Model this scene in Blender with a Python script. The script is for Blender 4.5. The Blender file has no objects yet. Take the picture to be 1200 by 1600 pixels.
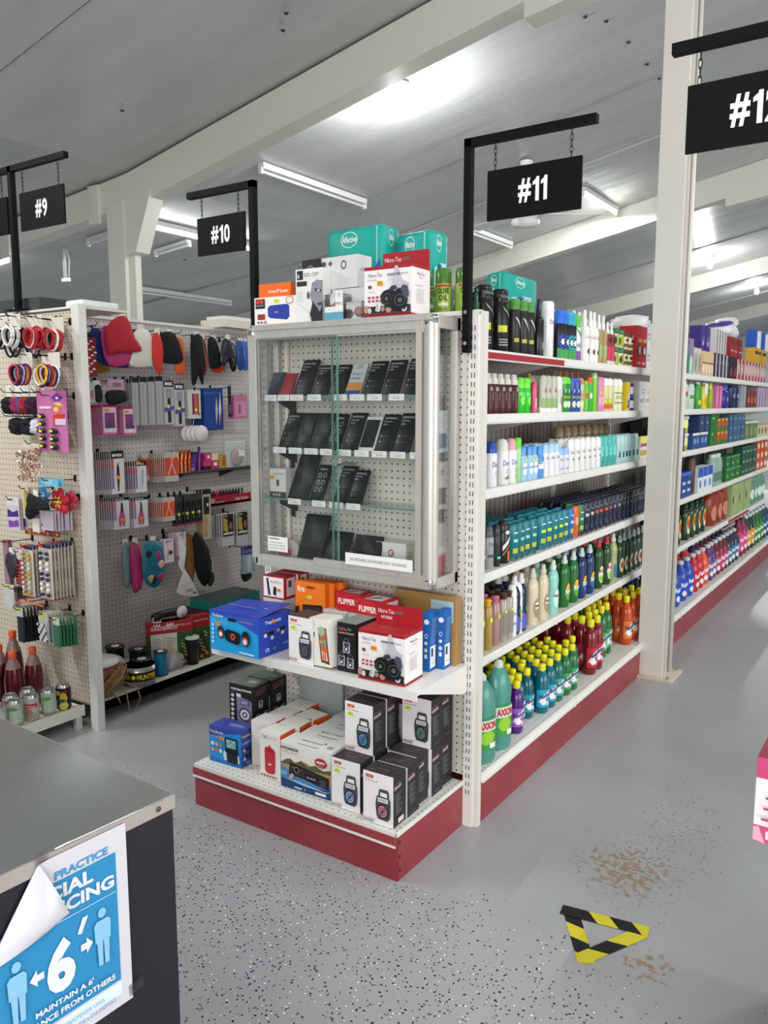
import bpy, bmesh, math, random
from mathutils import Vector, Matrix
S = bpy.context.scene
COL = S.collection
R = math.radians
PI = math.pi
random.seed(7)

# ---------------------------------------------------------------- camera, world, lights, exposure
cam_d = bpy.data.cameras.new('camera'); cam = bpy.data.objects.new('camera', cam_d); COL.objects.link(cam)
cam_d.sensor_fit = 'VERTICAL'; cam_d.sensor_height = 36; cam_d.lens = 1270/1600*36
cam_d.clip_start = .02; cam_d.clip_end = 200
cam.location = (0, 0, 1.5); cam.rotation_euler = (R(90)-math.atan2(170, 1270), 0, R(33.9))
S.camera = cam
S.view_settings.view_transform = 'Standard'; S.view_settings.look = 'None'
S.view_settings.gamma = 1; S.view_settings.use_curve_mapping = False
S.view_settings.exposure = 0.55
S.cycles.transparent_max_bounces = 24; S.cycles.max_bounces = 8

W = bpy.data.worlds.new('world'); S.world = W; W.use_nodes = True
W.node_tree.nodes['Background'].inputs[0].default_value = (.95, .97, 1, 1)
W.node_tree.nodes['Background'].inputs[1].default_value = .55

def area(name, loc, rot, sx, sy, power, col=(1, 1, 1), spread=180):
    l = bpy.data.lights.new(name, 'AREA'); l.shape = 'RECTANGLE'; l.size = sx; l.size_y = sy
    l.energy = power; l.color = col; l.spread = R(spread)
    o = bpy.data.objects.new(name, l); COL.objects.link(o); o.location = loc; o.rotation_euler = rot
    return o
# daylight through the open shop front behind the camera; added fill from the right
area('storefront_daylight', (2.6, -3.9, 1.9), (R(90), 0, 0), 6, 2.6, 210, (1, .985, .96))
area('added_side_light', (6.8, 3.5, 1.6), (R(90), 0, R(90)), 7, 2.4, 150, (1, .99, .97))

# ---------------------------------------------------------------- helpers
def lin(h):
    h = h.lstrip('#'); c = [int(h[i:i+2], 16)/255 for i in (0, 2, 4)]
    return tuple(x/12.92 if x <= .04045 else ((x+.055)/1.055)**2.4 for x in c)+(1,)
_m = {}
def M(c, rough=.45, metal=0, spec=.32, coat=0):
    k = (c, rough, metal, spec, coat)
    if k in _m: return _m[k]
    m = bpy.data.materials.new('paint_'+c.lstrip('#')); m.use_nodes = True
    b = m.node_tree.nodes['Principled BSDF']
    b.inputs['Base Color'].default_value = lin(c); b.inputs['Roughness'].default_value = rough
    b.inputs['Metallic'].default_value = metal; b.inputs['Specular IOR Level'].default_value = spec
    b.inputs['Coat Weight'].default_value = coat
    m.diffuse_color = lin(c); _m[k] = m
    return m
def Mt(m): return M(m) if isinstance(m, str) else m
def newmat(name):
    m = bpy.data.materials.new(name); m.use_nodes = True
    return m, m.node_tree.nodes, m.node_tree.links, m.node_tree.nodes['Principled BSDF']
def emis(name, col, s):
    m, n, l, b = newmat(name)
    b.inputs['Base Color'].default_value = (.9, .9, .9, 1)
    b.inputs['Emission Color'].default_value = col; b.inputs['Emission Strength'].default_value = s
    return m
def mth(n, l, op, a, b=None, clamp=False):
    x = n.new('ShaderNodeMath'); x.operation = op; x.use_clamp = clamp
    for i, v in enumerate((a, b)):
        if v is None: continue
        if isinstance(v, (int, float)): x.inputs[i].default_value = v
        else: l.new(v, x.inputs[i])
    return x.outputs[0]
def mixc(n, l, f, a, b):
    x = n.new('ShaderNodeMix'); x.data_type = 'RGBA'
    if isinstance(f, (int, float)): x.inputs[0].default_value = f
    else: l.new(f, x.inputs[0])
    for i, v in ((6, a), (7, b)):
        if isinstance(v, tuple): x.inputs[i].default_value = v
        else: l.new(v, x.inputs[i])
    return x.outputs[2]
def noise(n, l, vec, sc, det=3, rough=.5, out='Fac'):
    x = n.new('ShaderNodeTexNoise'); x.inputs['Scale'].default_value = sc; x.inputs['Detail'].default_value = det
    x.inputs['Roughness'].default_value = rough
    if vec is not None: l.new(vec, x.inputs['Vector'])
    return x.outputs[out]
def ramp(n, l, f, a, b):   # linear step between a and b
    x = n.new('ShaderNodeMapRange'); x.inputs[1].default_value = a; x.inputs[2].default_value = b
    l.new(f, x.inputs[0]); return x.outputs[0]

_gl = {}
def glyph(s, bold=.0):
    k = (s, bold)
    if k in _gl: return _gl[k]
    c = bpy.data.curves.new('t', 'FONT'); c.body = s; c.size = 1; c.resolution_u = 3; c.offset = bold
    o = bpy.data.objects.new('t', c); COL.objects.link(o); bpy.context.view_layer.update()
    me = o.evaluated_get(bpy.context.evaluated_depsgraph_get()).to_mesh()
    v = [(p.co.x, p.co.y) for p in me.vertices]; f = [tuple(p.vertices) for p in me.polygons]
    xs = [p[0] for p in v] or [0]; ys = [p[1] for p in v] or [0]
    x0, y0 = min(xs), min(ys); h = max(ys)-y0 or 1
    v = [((x-x0)/h, (y-y0)/h) for x, y in v]
    _gl[k] = (v, f, (max(xs)-x0)/h)
    o.evaluated_get(bpy.context.evaluated_depsgraph_get()).to_mesh_clear()
    bpy.data.objects.remove(o); bpy.data.curves.remove(c)
    return _gl[k]

class MB:
    def __init__(s): s.v = []; s.f = []; s.m = []; s.ms = []; s.sm = []
    def mi(s, m):
        m = Mt(m)
        if m not in s.ms: s.ms.append(m)
        return s.ms.index(m)
    def add(s, vs, fs, m, smooth=False):
        o = len(s.v); s.v += [tuple(v) for v in vs]; i = s.mi(m)
        for f in fs: s.f.append(tuple(o+k for k in f)); s.m.append(i); s.sm.append(smooth)
        return s
    def box(s, x0, x1, y0, y1, z0, z1, m, fm=None, bev=0):
        c = [(x0,y0,z0),(x1,y0,z0),(x1,y1,z0),(x0,y1,z0),(x0,y0,z1),(x1,y0,z1),(x1,y1,z1),(x0,y1,z1)]
        F = dict(B=(0,3,2,1), T=(4,5,6,7), F=(0,1,5,4), R=(1,2,6,5), K=(2,3,7,6), L=(3,0,4,7))
        if bev:
            bm = bmesh.new(); vs = [bm.verts.new(v) for v in c]
            for f in F.values(): bm.faces.new([vs[i] for i in f])
            bmesh.ops.bevel(bm, geom=bm.edges[:], offset=bev, segments=2, affect='EDGES', profile=.5)
            bm.verts.index_update()
            s.add([v.co[:] for v in bm.verts], [[v.index for v in f.verts] for f in bm.faces], m, True); bm.free()
            return s
        for k, f in F.items(): s.add([c[i] for i in f], [(0,1,2,3)], (fm or {}).get(k, m))
        return s
    def obox(s, mat, sx, sy, sz, m):   # box centred on a matrix
        c = [mat @ Vector((a*sx/2, b*sy/2, d*sz/2)) for a, b, d in ((-1,-1,-1),(1,-1,-1),(1,1,-1),(-1,1,-1),(-1,-1,1),(1,-1,1),(1,1,1),(-1,1,1))]
        return s.add(c, [(0,3,2,1),(4,5,6,7),(0,1,5,4),(1,2,6,5),(2,3,7,6),(3,0,4,7)], m)
    def poly(s, pts, m): return s.add(pts, [tuple(range(len(pts)))], m)
    def lathe(s, prof, m, n=14, c=(0,0,0), sx=1, sy=1, axis='Z'):
        vs = []; fs = []
        for r, z in prof:
            for k in range(n):
                a = 2*PI*k/n; p = (r*math.cos(a)*sx, r*math.sin(a)*sy, z)
                if axis == 'X': p = (p[2], p[0], p[1])
                if axis == 'Y': p = (p[0], p[2], p[1])
                vs.append((c[0]+p[0], c[1]+p[1], c[2]+p[2]))
        for i in range(len(prof)-1):
            if prof[i] == prof[i+1]: continue
            for k in range(n):
                k2 = (k+1) % n; fs.append((i*n+k, i*n+k2, (i+1)*n+k2, (i+1)*n+k))
        s.add(vs, fs, m, True)
        for i in (0, len(prof)-1):
            if prof[i][0] > 1e-4: s.add([vs[i*n+k] for k in range(n)], [tuple(range(n))], m)
        return s
    def tube(s, pts, r, m, n=6, closed=False):
        pts = [Vector(p) for p in pts]; N = len(pts); vs = []; fs = []; up = Vector((.13, .27, 1)).normalized()
        for i, p in enumerate(pts):
            if closed: t = pts[(i+1) % N]-pts[i-1]
            else: t = pts[min(i+1, N-1)]-pts[max(i-1, 0)]
            t.normalize(); a = t.cross(up)
            if a.length < .05: a = t.cross(Vector((1, .2, 0)))
            a.normalize(); b = t.cross(a)
            for k in range(n):
                w = 2*PI*k/n; vs.append(p+(a*math.cos(w)+b*math.sin(w))*r)
        for i in range(N if closed else N-1):
            j = (i+1) % N
            for k in range(n):
                k2 = (k+1) % n; fs.append((i*n+k, i*n+k2, j*n+k2, j*n+k))
        if not closed: fs += [tuple(range(n))[::-1], tuple((N-1)*n+k for k in range(n))]
        return s.add(vs, fs, m, True)
    def puff(s, out, t, m, O=(0,0,0), u=(1,0,0), v=(0,0,1), flat=.5, seed=0, wob=0):   # inflated outline, thickness t along n = u x v
        O, u, v = Vector(O), Vector(u), Vector(v); n = u.cross(v); rr = random.Random(seed)
        if len(out) < 20:      # round the outline (Catmull-Rom)
            q = []; N = len(out)
            for i in range(N):
                a, b, c, d = out[i-1], out[i], out[(i+1) % N], out[(i+2) % N]
                for t_ in (0, .33, .67): q.append(tuple(.5*(2*b[k]+(c[k]-a[k])*t_+(2*a[k]-5*b[k]+4*c[k]-d[k])*t_**2+(3*b[k]-a[k]-3*c[k]+d[k])*t_**3) for k in (0, 1)))
            out = q
        cx = sum(p[0] for p in out)/len(out); cy = sum(p[1] for p in out)/len(out); N = len(out)
        for sg in (1, -1):
            vs = []
            for q, h in ((1, 0), (.93, .45), (.75, .8), (.45, 1)):
                for p in out:
                    x = cx+(p[0]-cx)*q; y = cy+(p[1]-cy)*q
                    vs.append(O+u*x+v*y+n*(sg*t/2*(h+(rr.uniform(-wob, wob) if h else 0))))
            vs.append(O+u*cx+v*cy+n*(sg*t/2))
            fs = []
            for i in range(3):
                for k in range(N):
                    k2 = (k+1) % N; f = (i*N+k, i*N+k2, (i+1)*N+k2, (i+1)*N+k); fs.append(f if sg > 0 else f[::-1])
            for k in range(N):
                f = (3*N+k, 3*N+(k+1) % N, 4*N); fs.append(f if sg > 0 else f[::-1])
            s.add(vs, fs, m, True)
        return s
    def build(s, name, parent=None, loc=None, rz=0):
        me = bpy.data.meshes.new(name); me.from_pydata(s.v, [], s.f)
        for m in s.ms: me.materials.append(m)
        me.polygons.foreach_set('material_index', s.m); me.polygons.foreach_set('use_smooth', s.sm); me.update()
        o = bpy.data.objects.new(name, me); COL.objects.link(o)
        if parent: o.parent = parent
        if loc is not None: o.location = loc
        if rz: o.rotation_euler.z = rz
        return o
    # ---- flat printing. P = plane (origin, u vector, v vector) where u, v span the whole face
    def print(s, pl, cmds, eps=.00035, cyl=None):
        O, U, V = (Vector(a) for a in pl); n = U.cross(V).normalized(); lu, lv = U.length, V.length; k = 0
        def pt(u, v):
            if cyl:      # wrap around a cylinder of radius cyl about local z; u is arc length in metres from the centre line (+X)
                a = u/cyl[0]; r = cyl[0]+eps*k+(.0005 if t == 't' else 0); return (r*math.cos(a)*cyl[1], r*math.sin(a)*cyl[2], v)
            return O+U*u+V*v+n*eps*k
        for c in cmds:
            k += 1; t = c[0]
            if t == 'r':
                _, a, b, x, y, m = c; N = 6 if cyl else 1
                vs = []
                for i in range(N+1): vs += [pt(a+(x-a)*i/N, b), pt(a+(x-a)*i/N, y)]
                s.add(vs, [(2*i, 2*i+2, 2*i+3, 2*i+1) for i in range(N)], m)
            elif t in 'ep':
                q = [(c[1]+c[3]*math.cos(2*PI*i/16), c[2]+c[4]*math.sin(2*PI*i/16)) for i in range(16)] if t == 'e' else c[1]
                if not cyl: s.add([pt(*w) for w in q], [tuple(range(len(q)))], c[-1])
                else:       # slice into narrow upright strips that follow the curve
                    u0, u1 = min(w[0] for w in q), max(w[0] for w in q); N = max(2, min(10, int((u1-u0)/cyl[0]/.25)+1)); vs = []
                    for i in range(N+1):
                        uu = min(max(u0+(u1-u0)*i/N, u0+1e-6), u1-1e-6); ys = []
                        for (ax, ay), (bx, by) in zip(q, q[1:]+q[:1]):
                            if (ax-uu)*(bx-uu) <= 0 and ax != bx: ys.append(ay+(by-ay)*(uu-ax)/(bx-ax))
                        vs += [pt(uu, min(ys)), pt(uu, max(ys))]
                    s.add(vs, [(2*i, 2*i+2, 2*i+3, 2*i+1) for i in range(N)], c[-1])
            elif t == 'ring':
                _, a, b, ru, rv, w, m = c; N = 16
                s.add([pt(a+ru*q*math.cos(2*PI*i/N), b+rv*q*math.sin(2*PI*i/N)) for i in range(N) for q in (1, w)], [(2*i, (2*i+2) % (2*N), (2*i+3) % (2*N), 2*i+1) for i in range(N)], m)
            elif t == 't':     # ('t', u, v, height, text, colour, opts) height as fraction of v length
                _, a, b, h, tx, m = c[:6]; o = c[6] if len(c) > 6 else {}
                gv, gf, gw = glyph(tx, o.get('b', 0)); asp = 1 if cyl else lv/lu; xs = o.get('x', 1); sh = o.get('s', 0)
                W = gw*h*asp*xs
                if 'w' in o: xs *= o['w']/W; W = o['w']
                off = W/2 if o.get('c') else 0
                ca, sa = math.cos(R(o.get('rot', 0))), math.sin(R(o.get('rot', 0)))
                vs = []
                for x, y in gv:
                    px, py = x*h*asp*xs-off+sh*y*h*asp, y*h
                    if sa: px, py = px*ca-py*sa*asp, px*sa/asp+py*ca
                    vs.append(pt(a+px, b+py))
                s.add(vs, gf, m)
        return s

def props(o, label=None, cat=None, group=None, kind=None):
    if label: o['label'] = label
    if cat: o['category'] = cat
    if group: o['group'] = group
    if kind: o['kind'] = kind
    return o
def thing(name, label, cat, loc=(0,0,0), rz=0, group=None):
    o = bpy.data.objects.new(name, None); COL.objects.link(o); o.empty_display_size = .02
    o.location = loc; o.rotation_euler.z = rz
    return props(o, label, cat, group)
KIDS = {}
def dup(root, loc, rz=None, label=None, group=None, cat=None):
    if root.name not in KIDS: KIDS[root.name] = [(c, [g for g in c.children]) for c in root.children]
    r = root.copy(); COL.objects.link(r); r.location = loc
    if rz is not None: r.rotation_euler = (0, 0, rz)
    props(r, label, cat, group)
    for c, gs in KIDS[root.name]:
        q = c.copy(); COL.objects.link(q); q.parent = r
        for g in gs:
            d = g.copy(); COL.objects.link(d); d.parent = q
    return r
def struct(name, mb, parent=None): return props(mb.build(name, parent), kind='structure')
ORD = 'first second third fourth fifth sixth seventh eighth ninth tenth eleventh twelfth thirteenth fourteenth fifteenth sixteenth'.split()

# ---------------------------------------------------------------- shared materials
WHITE = M('#e4e1dc', .35); WHITE2 = M('#d9d6cf', .4); CREAM = M('#d8d5c8', .45); ALU = M('#b5b2ac', .3, .85); CHROME = M('#d8d8d8', .12, 1)
BLACK = M('#17181c', .4); DARK = M('#26272b', .5); RED = M('#a32a33', .42); INK = M('#1b1b1e', .6)
def pegboard(name, axis, base, hole=.0032):
    m, n, l, b = newmat(name)
    g = n.new('ShaderNodeNewGeometry'); sp = n.new('ShaderNodeSeparateXYZ'); l.new(g.outputs['Position'], sp.inputs[0])
    d = []
    for ax in (axis, 2):
        f = mth(n, l, 'DIVIDE', sp.outputs[ax], .0254); f = mth(n, l, 'ADD', f, 4000.0); f = mth(n, l, 'FRACT', f)
        f = mth(n, l, 'SUBTRACT', f, .5); d.append(mth(n, l, 'MULTIPLY', f, f))
    q = mth(n, l, 'ADD', d[0], d[1]); q = mth(n, l, 'LESS_THAN', q, (hole/.0254)**2)
    nz = noise(n, l, g.outputs['Position'], 3, 4)
    c = mixc(n, l, ramp(n, l, nz, .3, .7), lin(base), tuple(x*.93 for x in lin(base)[:3])+(1,))
    l.new(mixc(n, l, q, c, (.01, .01, .01, 1)), b.inputs['Base Color']); b.inputs['Roughness'].default_value = .5
    return m
PEG_Y = pegboard('pegboard_white', 0, '#d9d4cb'); PEG_X = pegboard('pegboard_grey_white', 1, '#cfcac6'); PEG_L = pegboard('pegboard_cream', 0, '#cdbfae')
def glassmat(name, tint=(.975, .985, .98, 1), refl=.55):
    m = bpy.data.materials.new(name); m.use_nodes = True; n = m.node_tree.nodes; l = m.node_tree.links
    n.remove(n['Principled BSDF'])
    t = n.new('ShaderNodeBsdfTransparent'); t.inputs[0].default_value = tint
    g = n.new('ShaderNodeBsdfGlossy'); g.inputs['Roughness'].default_value = .03
    fr = n.new('ShaderNodeFresnel'); fr.inputs[0].default_value = 1.45
    mx = n.new('ShaderNodeMixShader'); l.new(mth(n, l, 'MULTIPLY', fr.outputs[0], refl), mx.inputs[0])
    l.new(t.outputs[0], mx.inputs[1]); l.new(g.outputs[0], mx.inputs[2]); l.new(mx.outputs[0], n['Material Output'].inputs[0])
    return m
GLASS = glassmat('clear_glass'); GLASS_EDGE = M('#5f8f80', .15); BAGM = glassmat('clear_plastic', (.9, .9, .92, 1), 1.6)

# ---------------------------------------------------------------- structure: floor, roof, beams, columns
fl, n, l, b = newmat('grey_painted_floor')
g = n.new('ShaderNodeNewGeometry'); P = g.outputs['Position']; sp = n.new('ShaderNodeSeparateXYZ'); l.new(P, sp.inputs[0])
big = noise(n, l, P, 1.3, 4, .6)
base = mixc(n, l, ramp(n, l, big, .3, .7), lin('#939396'), lin('#a1a1a4'))
# coloured flakes strewn in the paint near the till
def flakes(sc, r, seed, col, prev, mask, keep):
    v = n.new('ShaderNodeTexVoronoi'); v.inputs['Scale'].default_value = sc; v.inputs['Randomness'].default_value = 1
    mp = n.new('ShaderNodeMapping'); mp.inputs['Location'].default_value = (seed, seed*1.7, 0); l.new(P, mp.inputs[0])
    ds = n.new('ShaderNodeVectorMath'); ds.operation = 'ADD'; l.new(mp.outputs[0], ds.inputs[0])
    nn = n.new('ShaderNodeTexNoise'); nn.inputs['Scale'].default_value = 180; l.new(P, nn.inputs['Vector'])
    s2 = n.new('ShaderNodeVectorMath'); s2.operation = 'SCALE'; s2.inputs['Scale'].default_value = .009; l.new(nn.outputs['Color'], s2.inputs[0])
    l.new(s2.outputs[0], ds.inputs[1]); l.new(ds.outputs[0], v.inputs['Vector'])
    a = mth(n, l, 'LESS_THAN', v.outputs['Distance'], r)
    cs = n.new('ShaderNodeSeparateColor'); l.new(v.outputs['Color'], cs.inputs[0])
    k = mth(n, l, 'LESS_THAN', cs.outputs[0], mth(n, l, 'MULTIPLY', mask, keep))
    return mixc(n, l, mth(n, l, 'MULTIPLY', a, k), prev, col)
edge = mth(n, l, 'ADD', sp.outputs[1], mth(n, l, 'MULTIPLY', noise(n, l, P, 5, 3), -.35))
mk = ramp(n, l, edge, 1.93, 1.62)
mk = mth(n, l, 'MULTIPLY', mk, ramp(n, l, sp.outputs[0], -.35, -.75))
c = flakes(70, .24, 3.1, lin('#202226'), base, mk, .6)
c = flakes(95, .26, 7.7, lin('#2e3034'), c, mk, .22)
c = flakes(80, .18, 11.3, lin('#f2f2f0'), c, mk, .22)
c = flakes(60, .16, 5.3, lin('#3a3c40'), c, ramp(n, l, edge, 4.5, 1.0), .03)
# worn-through patches
def spot(x, y, rx, ry):
    a = mth(n, l, 'DIVIDE', mth(n, l, 'SUBTRACT', sp.outputs[0], x), rx); b2 = mth(n, l, 'DIVIDE', mth(n, l, 'SUBTRACT', sp.outputs[1], y), ry)
    q = mth(n, l, 'ADD', mth(n, l, 'MULTIPLY', a, a), mth(n, l, 'MULTIPLY', b2, b2)); return ramp(n, l, q, 1.0, 0.0)
w1 = mth(n, l, 'ADD', spot(-.72, 2.47, .19, .20), mth(n, l, 'MULTIPLY', spot(-.53, 2.06, .09, .09), .9))
nz = noise(n, l, P, 42, 5, .65)
wear = mth(n, l, 'GREATER_THAN', mth(n, l, 'ADD', nz, mth(n, l, 'MULTIPLY', w1, .17)), .655)
wear = mth(n, l, 'MULTIPLY', wear, mth(n, l, 'GREATER_THAN', w1, .02))
c = mixc(n, l, wear, c, lin('#8f7b66'))
w2 = mth(n, l, 'ADD', spot(-.65, 2.75, .28, .75), mth(n, l, 'MULTIPLY', spot(-1.28, 1.98, .1, .1), .8))
nz2 = noise(n, l, P, 75, 4, .7)
sc2 = mth(n, l, 'GREATER_THAN', mth(n, l, 'ADD', nz2, mth(n, l, 'MULTIPLY', w2, .1)), .69)
c = mixc(n, l, mth(n, l, 'MULTIPLY', sc2, mth(n, l, 'GREATER_THAN', w2, .02)), c, lin('#5d5a56'))
l.new(c, b.inputs['Base Color']); b.inputs['Roughness'].default_value = .3; b.inputs['Specular IOR Level'].default_value = .45
l.new(ramp(n, l, big, .2, .8), b.inputs['Coat Weight']) if False else None
bp = n.new('ShaderNodeBump'); bp.inputs['Strength'].default_value = .06; bp.inputs['Distance'].default_value = .01
l.new(noise(n, l, P, 9, 3), bp.inputs['Height']); l.new(bp.outputs[0], b.inputs['Normal'])
f = MB(); f.box(-14, 7, -4, 26, -.1, 0, fl); struct('floor', f)

def zc(x): return 3.28+(.2 if x > -5.4 else .1)*(x+5.4)
cm, n, l, b = newmat('grey_metal_ceiling_sheet')
g = n.new('ShaderNodeNewGeometry'); P = g.outputs['Position']
st = n.new('ShaderNodeMapping'); st.inputs['Scale'].default_value = (.35, 2.2, 1); l.new(P, st.inputs[0])
c1 = noise(n, l, st.outputs[0], 1.6, 5, .6)
l.new(mixc(n, l, ramp(n, l, c1, .3, .7), lin('#b3b6b5'), lin('#c4c6c5')), b.inputs['Base Color'])
b.inputs['Metallic'].default_value = .2; b.inputs['Roughness'].default_value = .3
bp = n.new('ShaderNodeBump'); bp.inputs['Strength'].default_value = .5; bp.inputs['Distance'].default_value = .03
st2 = n.new('ShaderNodeMapping'); st2.inputs['Scale'].default_value = (.5, 1.6, 1); l.new(P, st2.inputs[0])
l.new(noise(n, l, st2.outputs[0], 1.5, 3, .55), bp.inputs['Height']); l.new(bp.outputs[0], b.inputs['Normal'])
mb = MB(); xs = [-14, -5.4, 7]
seams = [-4, -1.9, .6, 2.95, 4.42, 6.62, 7.85, 9.6, 10.7, 11.75, 12.85, 14.85, 16, 17.2, 18.5, 20, 21.3, 22.6, 26]
for j in range(len(seams)-1):
    y0, y1 = seams[j]+.012, seams[j+1]-.012; dz = (.0, .018)[j % 2]
    for a, bb in zip(xs, xs[1:]):
        vs = [(a, y0, zc(a)+dz), (bb, y0, zc(bb)+dz), (bb, y1, zc(bb)+dz), (a, y1, zc(a)+dz)]
        mb.add(vs+[(x, y, z+.05) for x, y, z in vs], [(0,3,2,1),(4,5,6,7),(0,1,5,4),(1,2,6,5),(2,3,7,6),(3,0,4,7)], cm)
for x, y in ((-4.63, 3.77), (-3.24, 3.82), (-3.36, 3.93), (-4.63, 4.56), (-3.23, 4.59), (-1.96, 5.51), (-2.04, 5.34), (-1.94, 5.91), (-1.94, 6.35), (-1.94, 6.67), (-7.13, 6.59), (-7.50, 8.64), (-4.63, 8.69), (-4.81, 12.01), (-1.92, 8.80)): mb.lathe([(.016, zc(x)-.004), (.010, zc(x)-.012), (0, zc(x)-.013)], M('#3a3b3b', .5), 8, (x, y, 0))
struct('ceiling', mb)
mb = MB()
for a, bb in zip(xs, xs[1:]):
    mb.add([(a,-4,zc(a)+.09),(bb,-4,zc(bb)+.09),(bb,26,zc(bb)+.09),(a,26,zc(a)+.09),(a,-4,zc(a)+.2),(bb,-4,zc(bb)+.2),(bb,26,zc(bb)+.2),(a,26,zc(a)+.2)],
           [(0,3,2,1),(4,5,6,7),(0,1,5,4),(1,2,6,5),(2,3,7,6),(3,0,4,7)], M('#1c1d1e', .9))
struct('roof_deck', mb)
beam_m = M('#d5d3c9', .38)
def prism(mb, prof, y0, y1, m):   # profile in XZ extruded along Y
    N = len(prof); vs = [(x, y0, z) for x, z in prof]+[(x, y1, z) for x, z in prof]
    mb.add(vs, [tuple(range(N)), tuple(range(N, 2*N))[::-1]]+[(i, (i+1) % N, N+(i+1) % N, N+i)[::-1] for i in range(N)], m)
for k, Y in enumerate((-.8, 4.45, 9.65, 14.85, 20.05)):
    mb = MB(); h = .27
    prof = [(-14, zc(-14)), (-14, zc(-14)-.2), (-5.6, zc(-5.6)-.24), (-5.45, zc(-5.45)-.27), (-2.03, zc(-2.03)-.27), (-2.03, zc(-2.03)-.36), (-1.25, zc(-1.25)-.4), (-1.0, zc(-1)-.4), (7, zc(7)-.3), (7, zc(7)), (-5.4, zc(-5.4))]
    prism(mb, prof, Y-.05, Y+.10, beam_m)
    for X in (-7.05, -5.78): mb.box(X-.06, X+.06, Y-.075, Y-.045, zc(X)-.3, zc(X), beam_m)
    struct('roof_beam', mb)
for Y in (4.45, 14.85):
    mb = MB(); mb.box(-5.62, -5.42, Y-.07, Y+.09, 0, zc(-5.4)-.2, beam_m); mb.box(-5.42, -5.36, Y-.02, Y+.04, 0, zc(-5.4)-.2, beam_m)
    mb.box(-5.64, -5.34, Y-.1, Y+.12, 0, .02, beam_m)
    prism(mb, [(-5.42, 3.1), (-5.42, 2.66), (-5.30, 2.68), (-5.1, 3.12)], Y-.06, Y+.08, beam_m)
    struct('steel_column', mb)
pm = M('#dcd8d0', .35)
mb = MB(); mb.box(-1.262, -1.13, 4.40, 4.54, .012, zc(-1.2)-.3, pm)
mb.box(-1.13, -1.118, 4.42, 4.52, .012, zc(-1.2)-.3, M('#c4c0b8', .3)); mb.tube([(-1.106, 4.47, .03), (-1.106, 4.47, 3.5)], .011, pm, 8)
mb.box(-1.31, -1.07, 4.36, 4.60, 0, .014, M('#cbbfae', .6))
for dx, dy in ((-.29, 4.385), (-.29, 4.57), (-.095, 4.385), (-.095, 4.57)): mb.lathe([(.008, 0), (.008, .014)], ALU, 8, (-1+dx, dy, .014))
struct('steel_column', mb)
wm, n, l, b = newmat('painted_wall')
g = n.new('ShaderNodeNewGeometry')
l.new(mixc(n, l, ramp(n, l, noise(n, l, g.outputs['Position'], 1.2, 4), .3, .7), lin('#c9d0d6'), lin('#d5dade')), b.inputs['Base Color'])
mb = MB(); mb.box(-14.1, 7, 25.9, 26, 0, 6, wm); struct('wall_back', mb)
mb = MB(); mb.box(-14.1, -14, -4, 26, 0, 3, wm); struct('wall_left', mb)
mb = MB(); mb.box(7, 7.1, 7.5, 26, 0, 6, wm); mb.box(7, 7.1, -4, 7.5, 2.9, 6, wm); struct('wall_right', mb)
mb = MB(); mb.box(-14, -5, -4.1, -4, 0, 3.5, wm); mb.box(-5, 7.1, -4.1, -4, 3.2, 6, wm); struct('wall_front', mb)

# ---------------------------------------------------------------- lamps on the ceiling
TUBE_ON = emis('lit_tube', (.95, 1, .98, 1), 14); TUBE_OFF = M('#dfe3e2', .3)
def tube_lamp(x, y0, y1, lit, label, axis='Y', hang=.06, power=22):
    L = y1-y0
    cx, cy = (x, (y0+y1)/2) if axis == 'Y' else ((y0+y1)/2, x)
    zz = zc(cx)-hang
    t = thing('tube_light', label, 'ceiling light', (cx, cy, zz), 0 if axis == 'Y' else PI/2)
    if axis == 'X': t.rotation_euler = (0, 0, -PI/2); t.rotation_euler[1] = 0
    mb = MB(); mb.box(-.03, .03, -L/2, L/2, .012, hang-.002 if axis == 'Y' else .04, M('#e8e8e4', .4)); mb.build('fixture_housing', t)
    for s in (-1, 1): MB().box(-.016, .016, s*L/2-.012, s*L/2+.012, -.03, .02, M('#e8e8e4', .4)).build('tube_socket', t)
    MB().lathe([(.0135, -L/2+.01), (.0135, L/2-.01)], TUBE_ON if lit else TUBE_OFF, 10, (0, 0, -.01), axis='Y').build('fluorescent_tube', t)
    if axis == 'X': t.rotation_euler = Matrix.Rotation(-math.atan(.2 if cx > -5.4 else .1), 3, 'Y').to_euler(); t.rotation_euler.rotate_axis('Z', PI/2)
    if lit and power:
        a = area('tube_light_glow', (cx, cy, zz-.04), (0, 0, 0), .05, L, power, (.95, 1, .97)); a.parent = t; a.location = (0, 0, -.04)
    return t
tube_lamp(-4.66, 5.15, 6.6, False, 'unlit bare tube light running along the ceiling above the boxes')
tube_lamp(-6.2, 5.15, 6.75, True, 'lit tube light glowing just left of the #10 sign', power=30)
tube_lamp(-3.19, 8.45, 9.5, True, 'lit tube light beside the ceiling fan, right of the #11 sign', power=45)
tube_lamp(5.0, -9.3, -7.95, True, 'lit crosswise tube light at the left edge behind the sign pole', 'X', power=30)
tube_lamp(6.03, -6.96, -6.45, False, 'short unlit tube crosswise below the lit tube', 'X')
tube_lamp(5.24, -7.02, -6.64, False, 'short unlit crosswise tube left of the white column', 'X')
tube_lamp(-2.9, 10.2, 11.6, True, 'lit tube light past the second beam, half behind the pillar', power=30)
tube_lamp(-4.47, 8.45, 9.45, False, 'unlit tube light under the fan, above the olive oil cans')
tube_lamp(-8.5, 7.1, 8.7, False, 'long faint unlit tube behind the white column')
BULB = emis('lit_bulb', (1, 1, .97, 1), 60)
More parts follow.
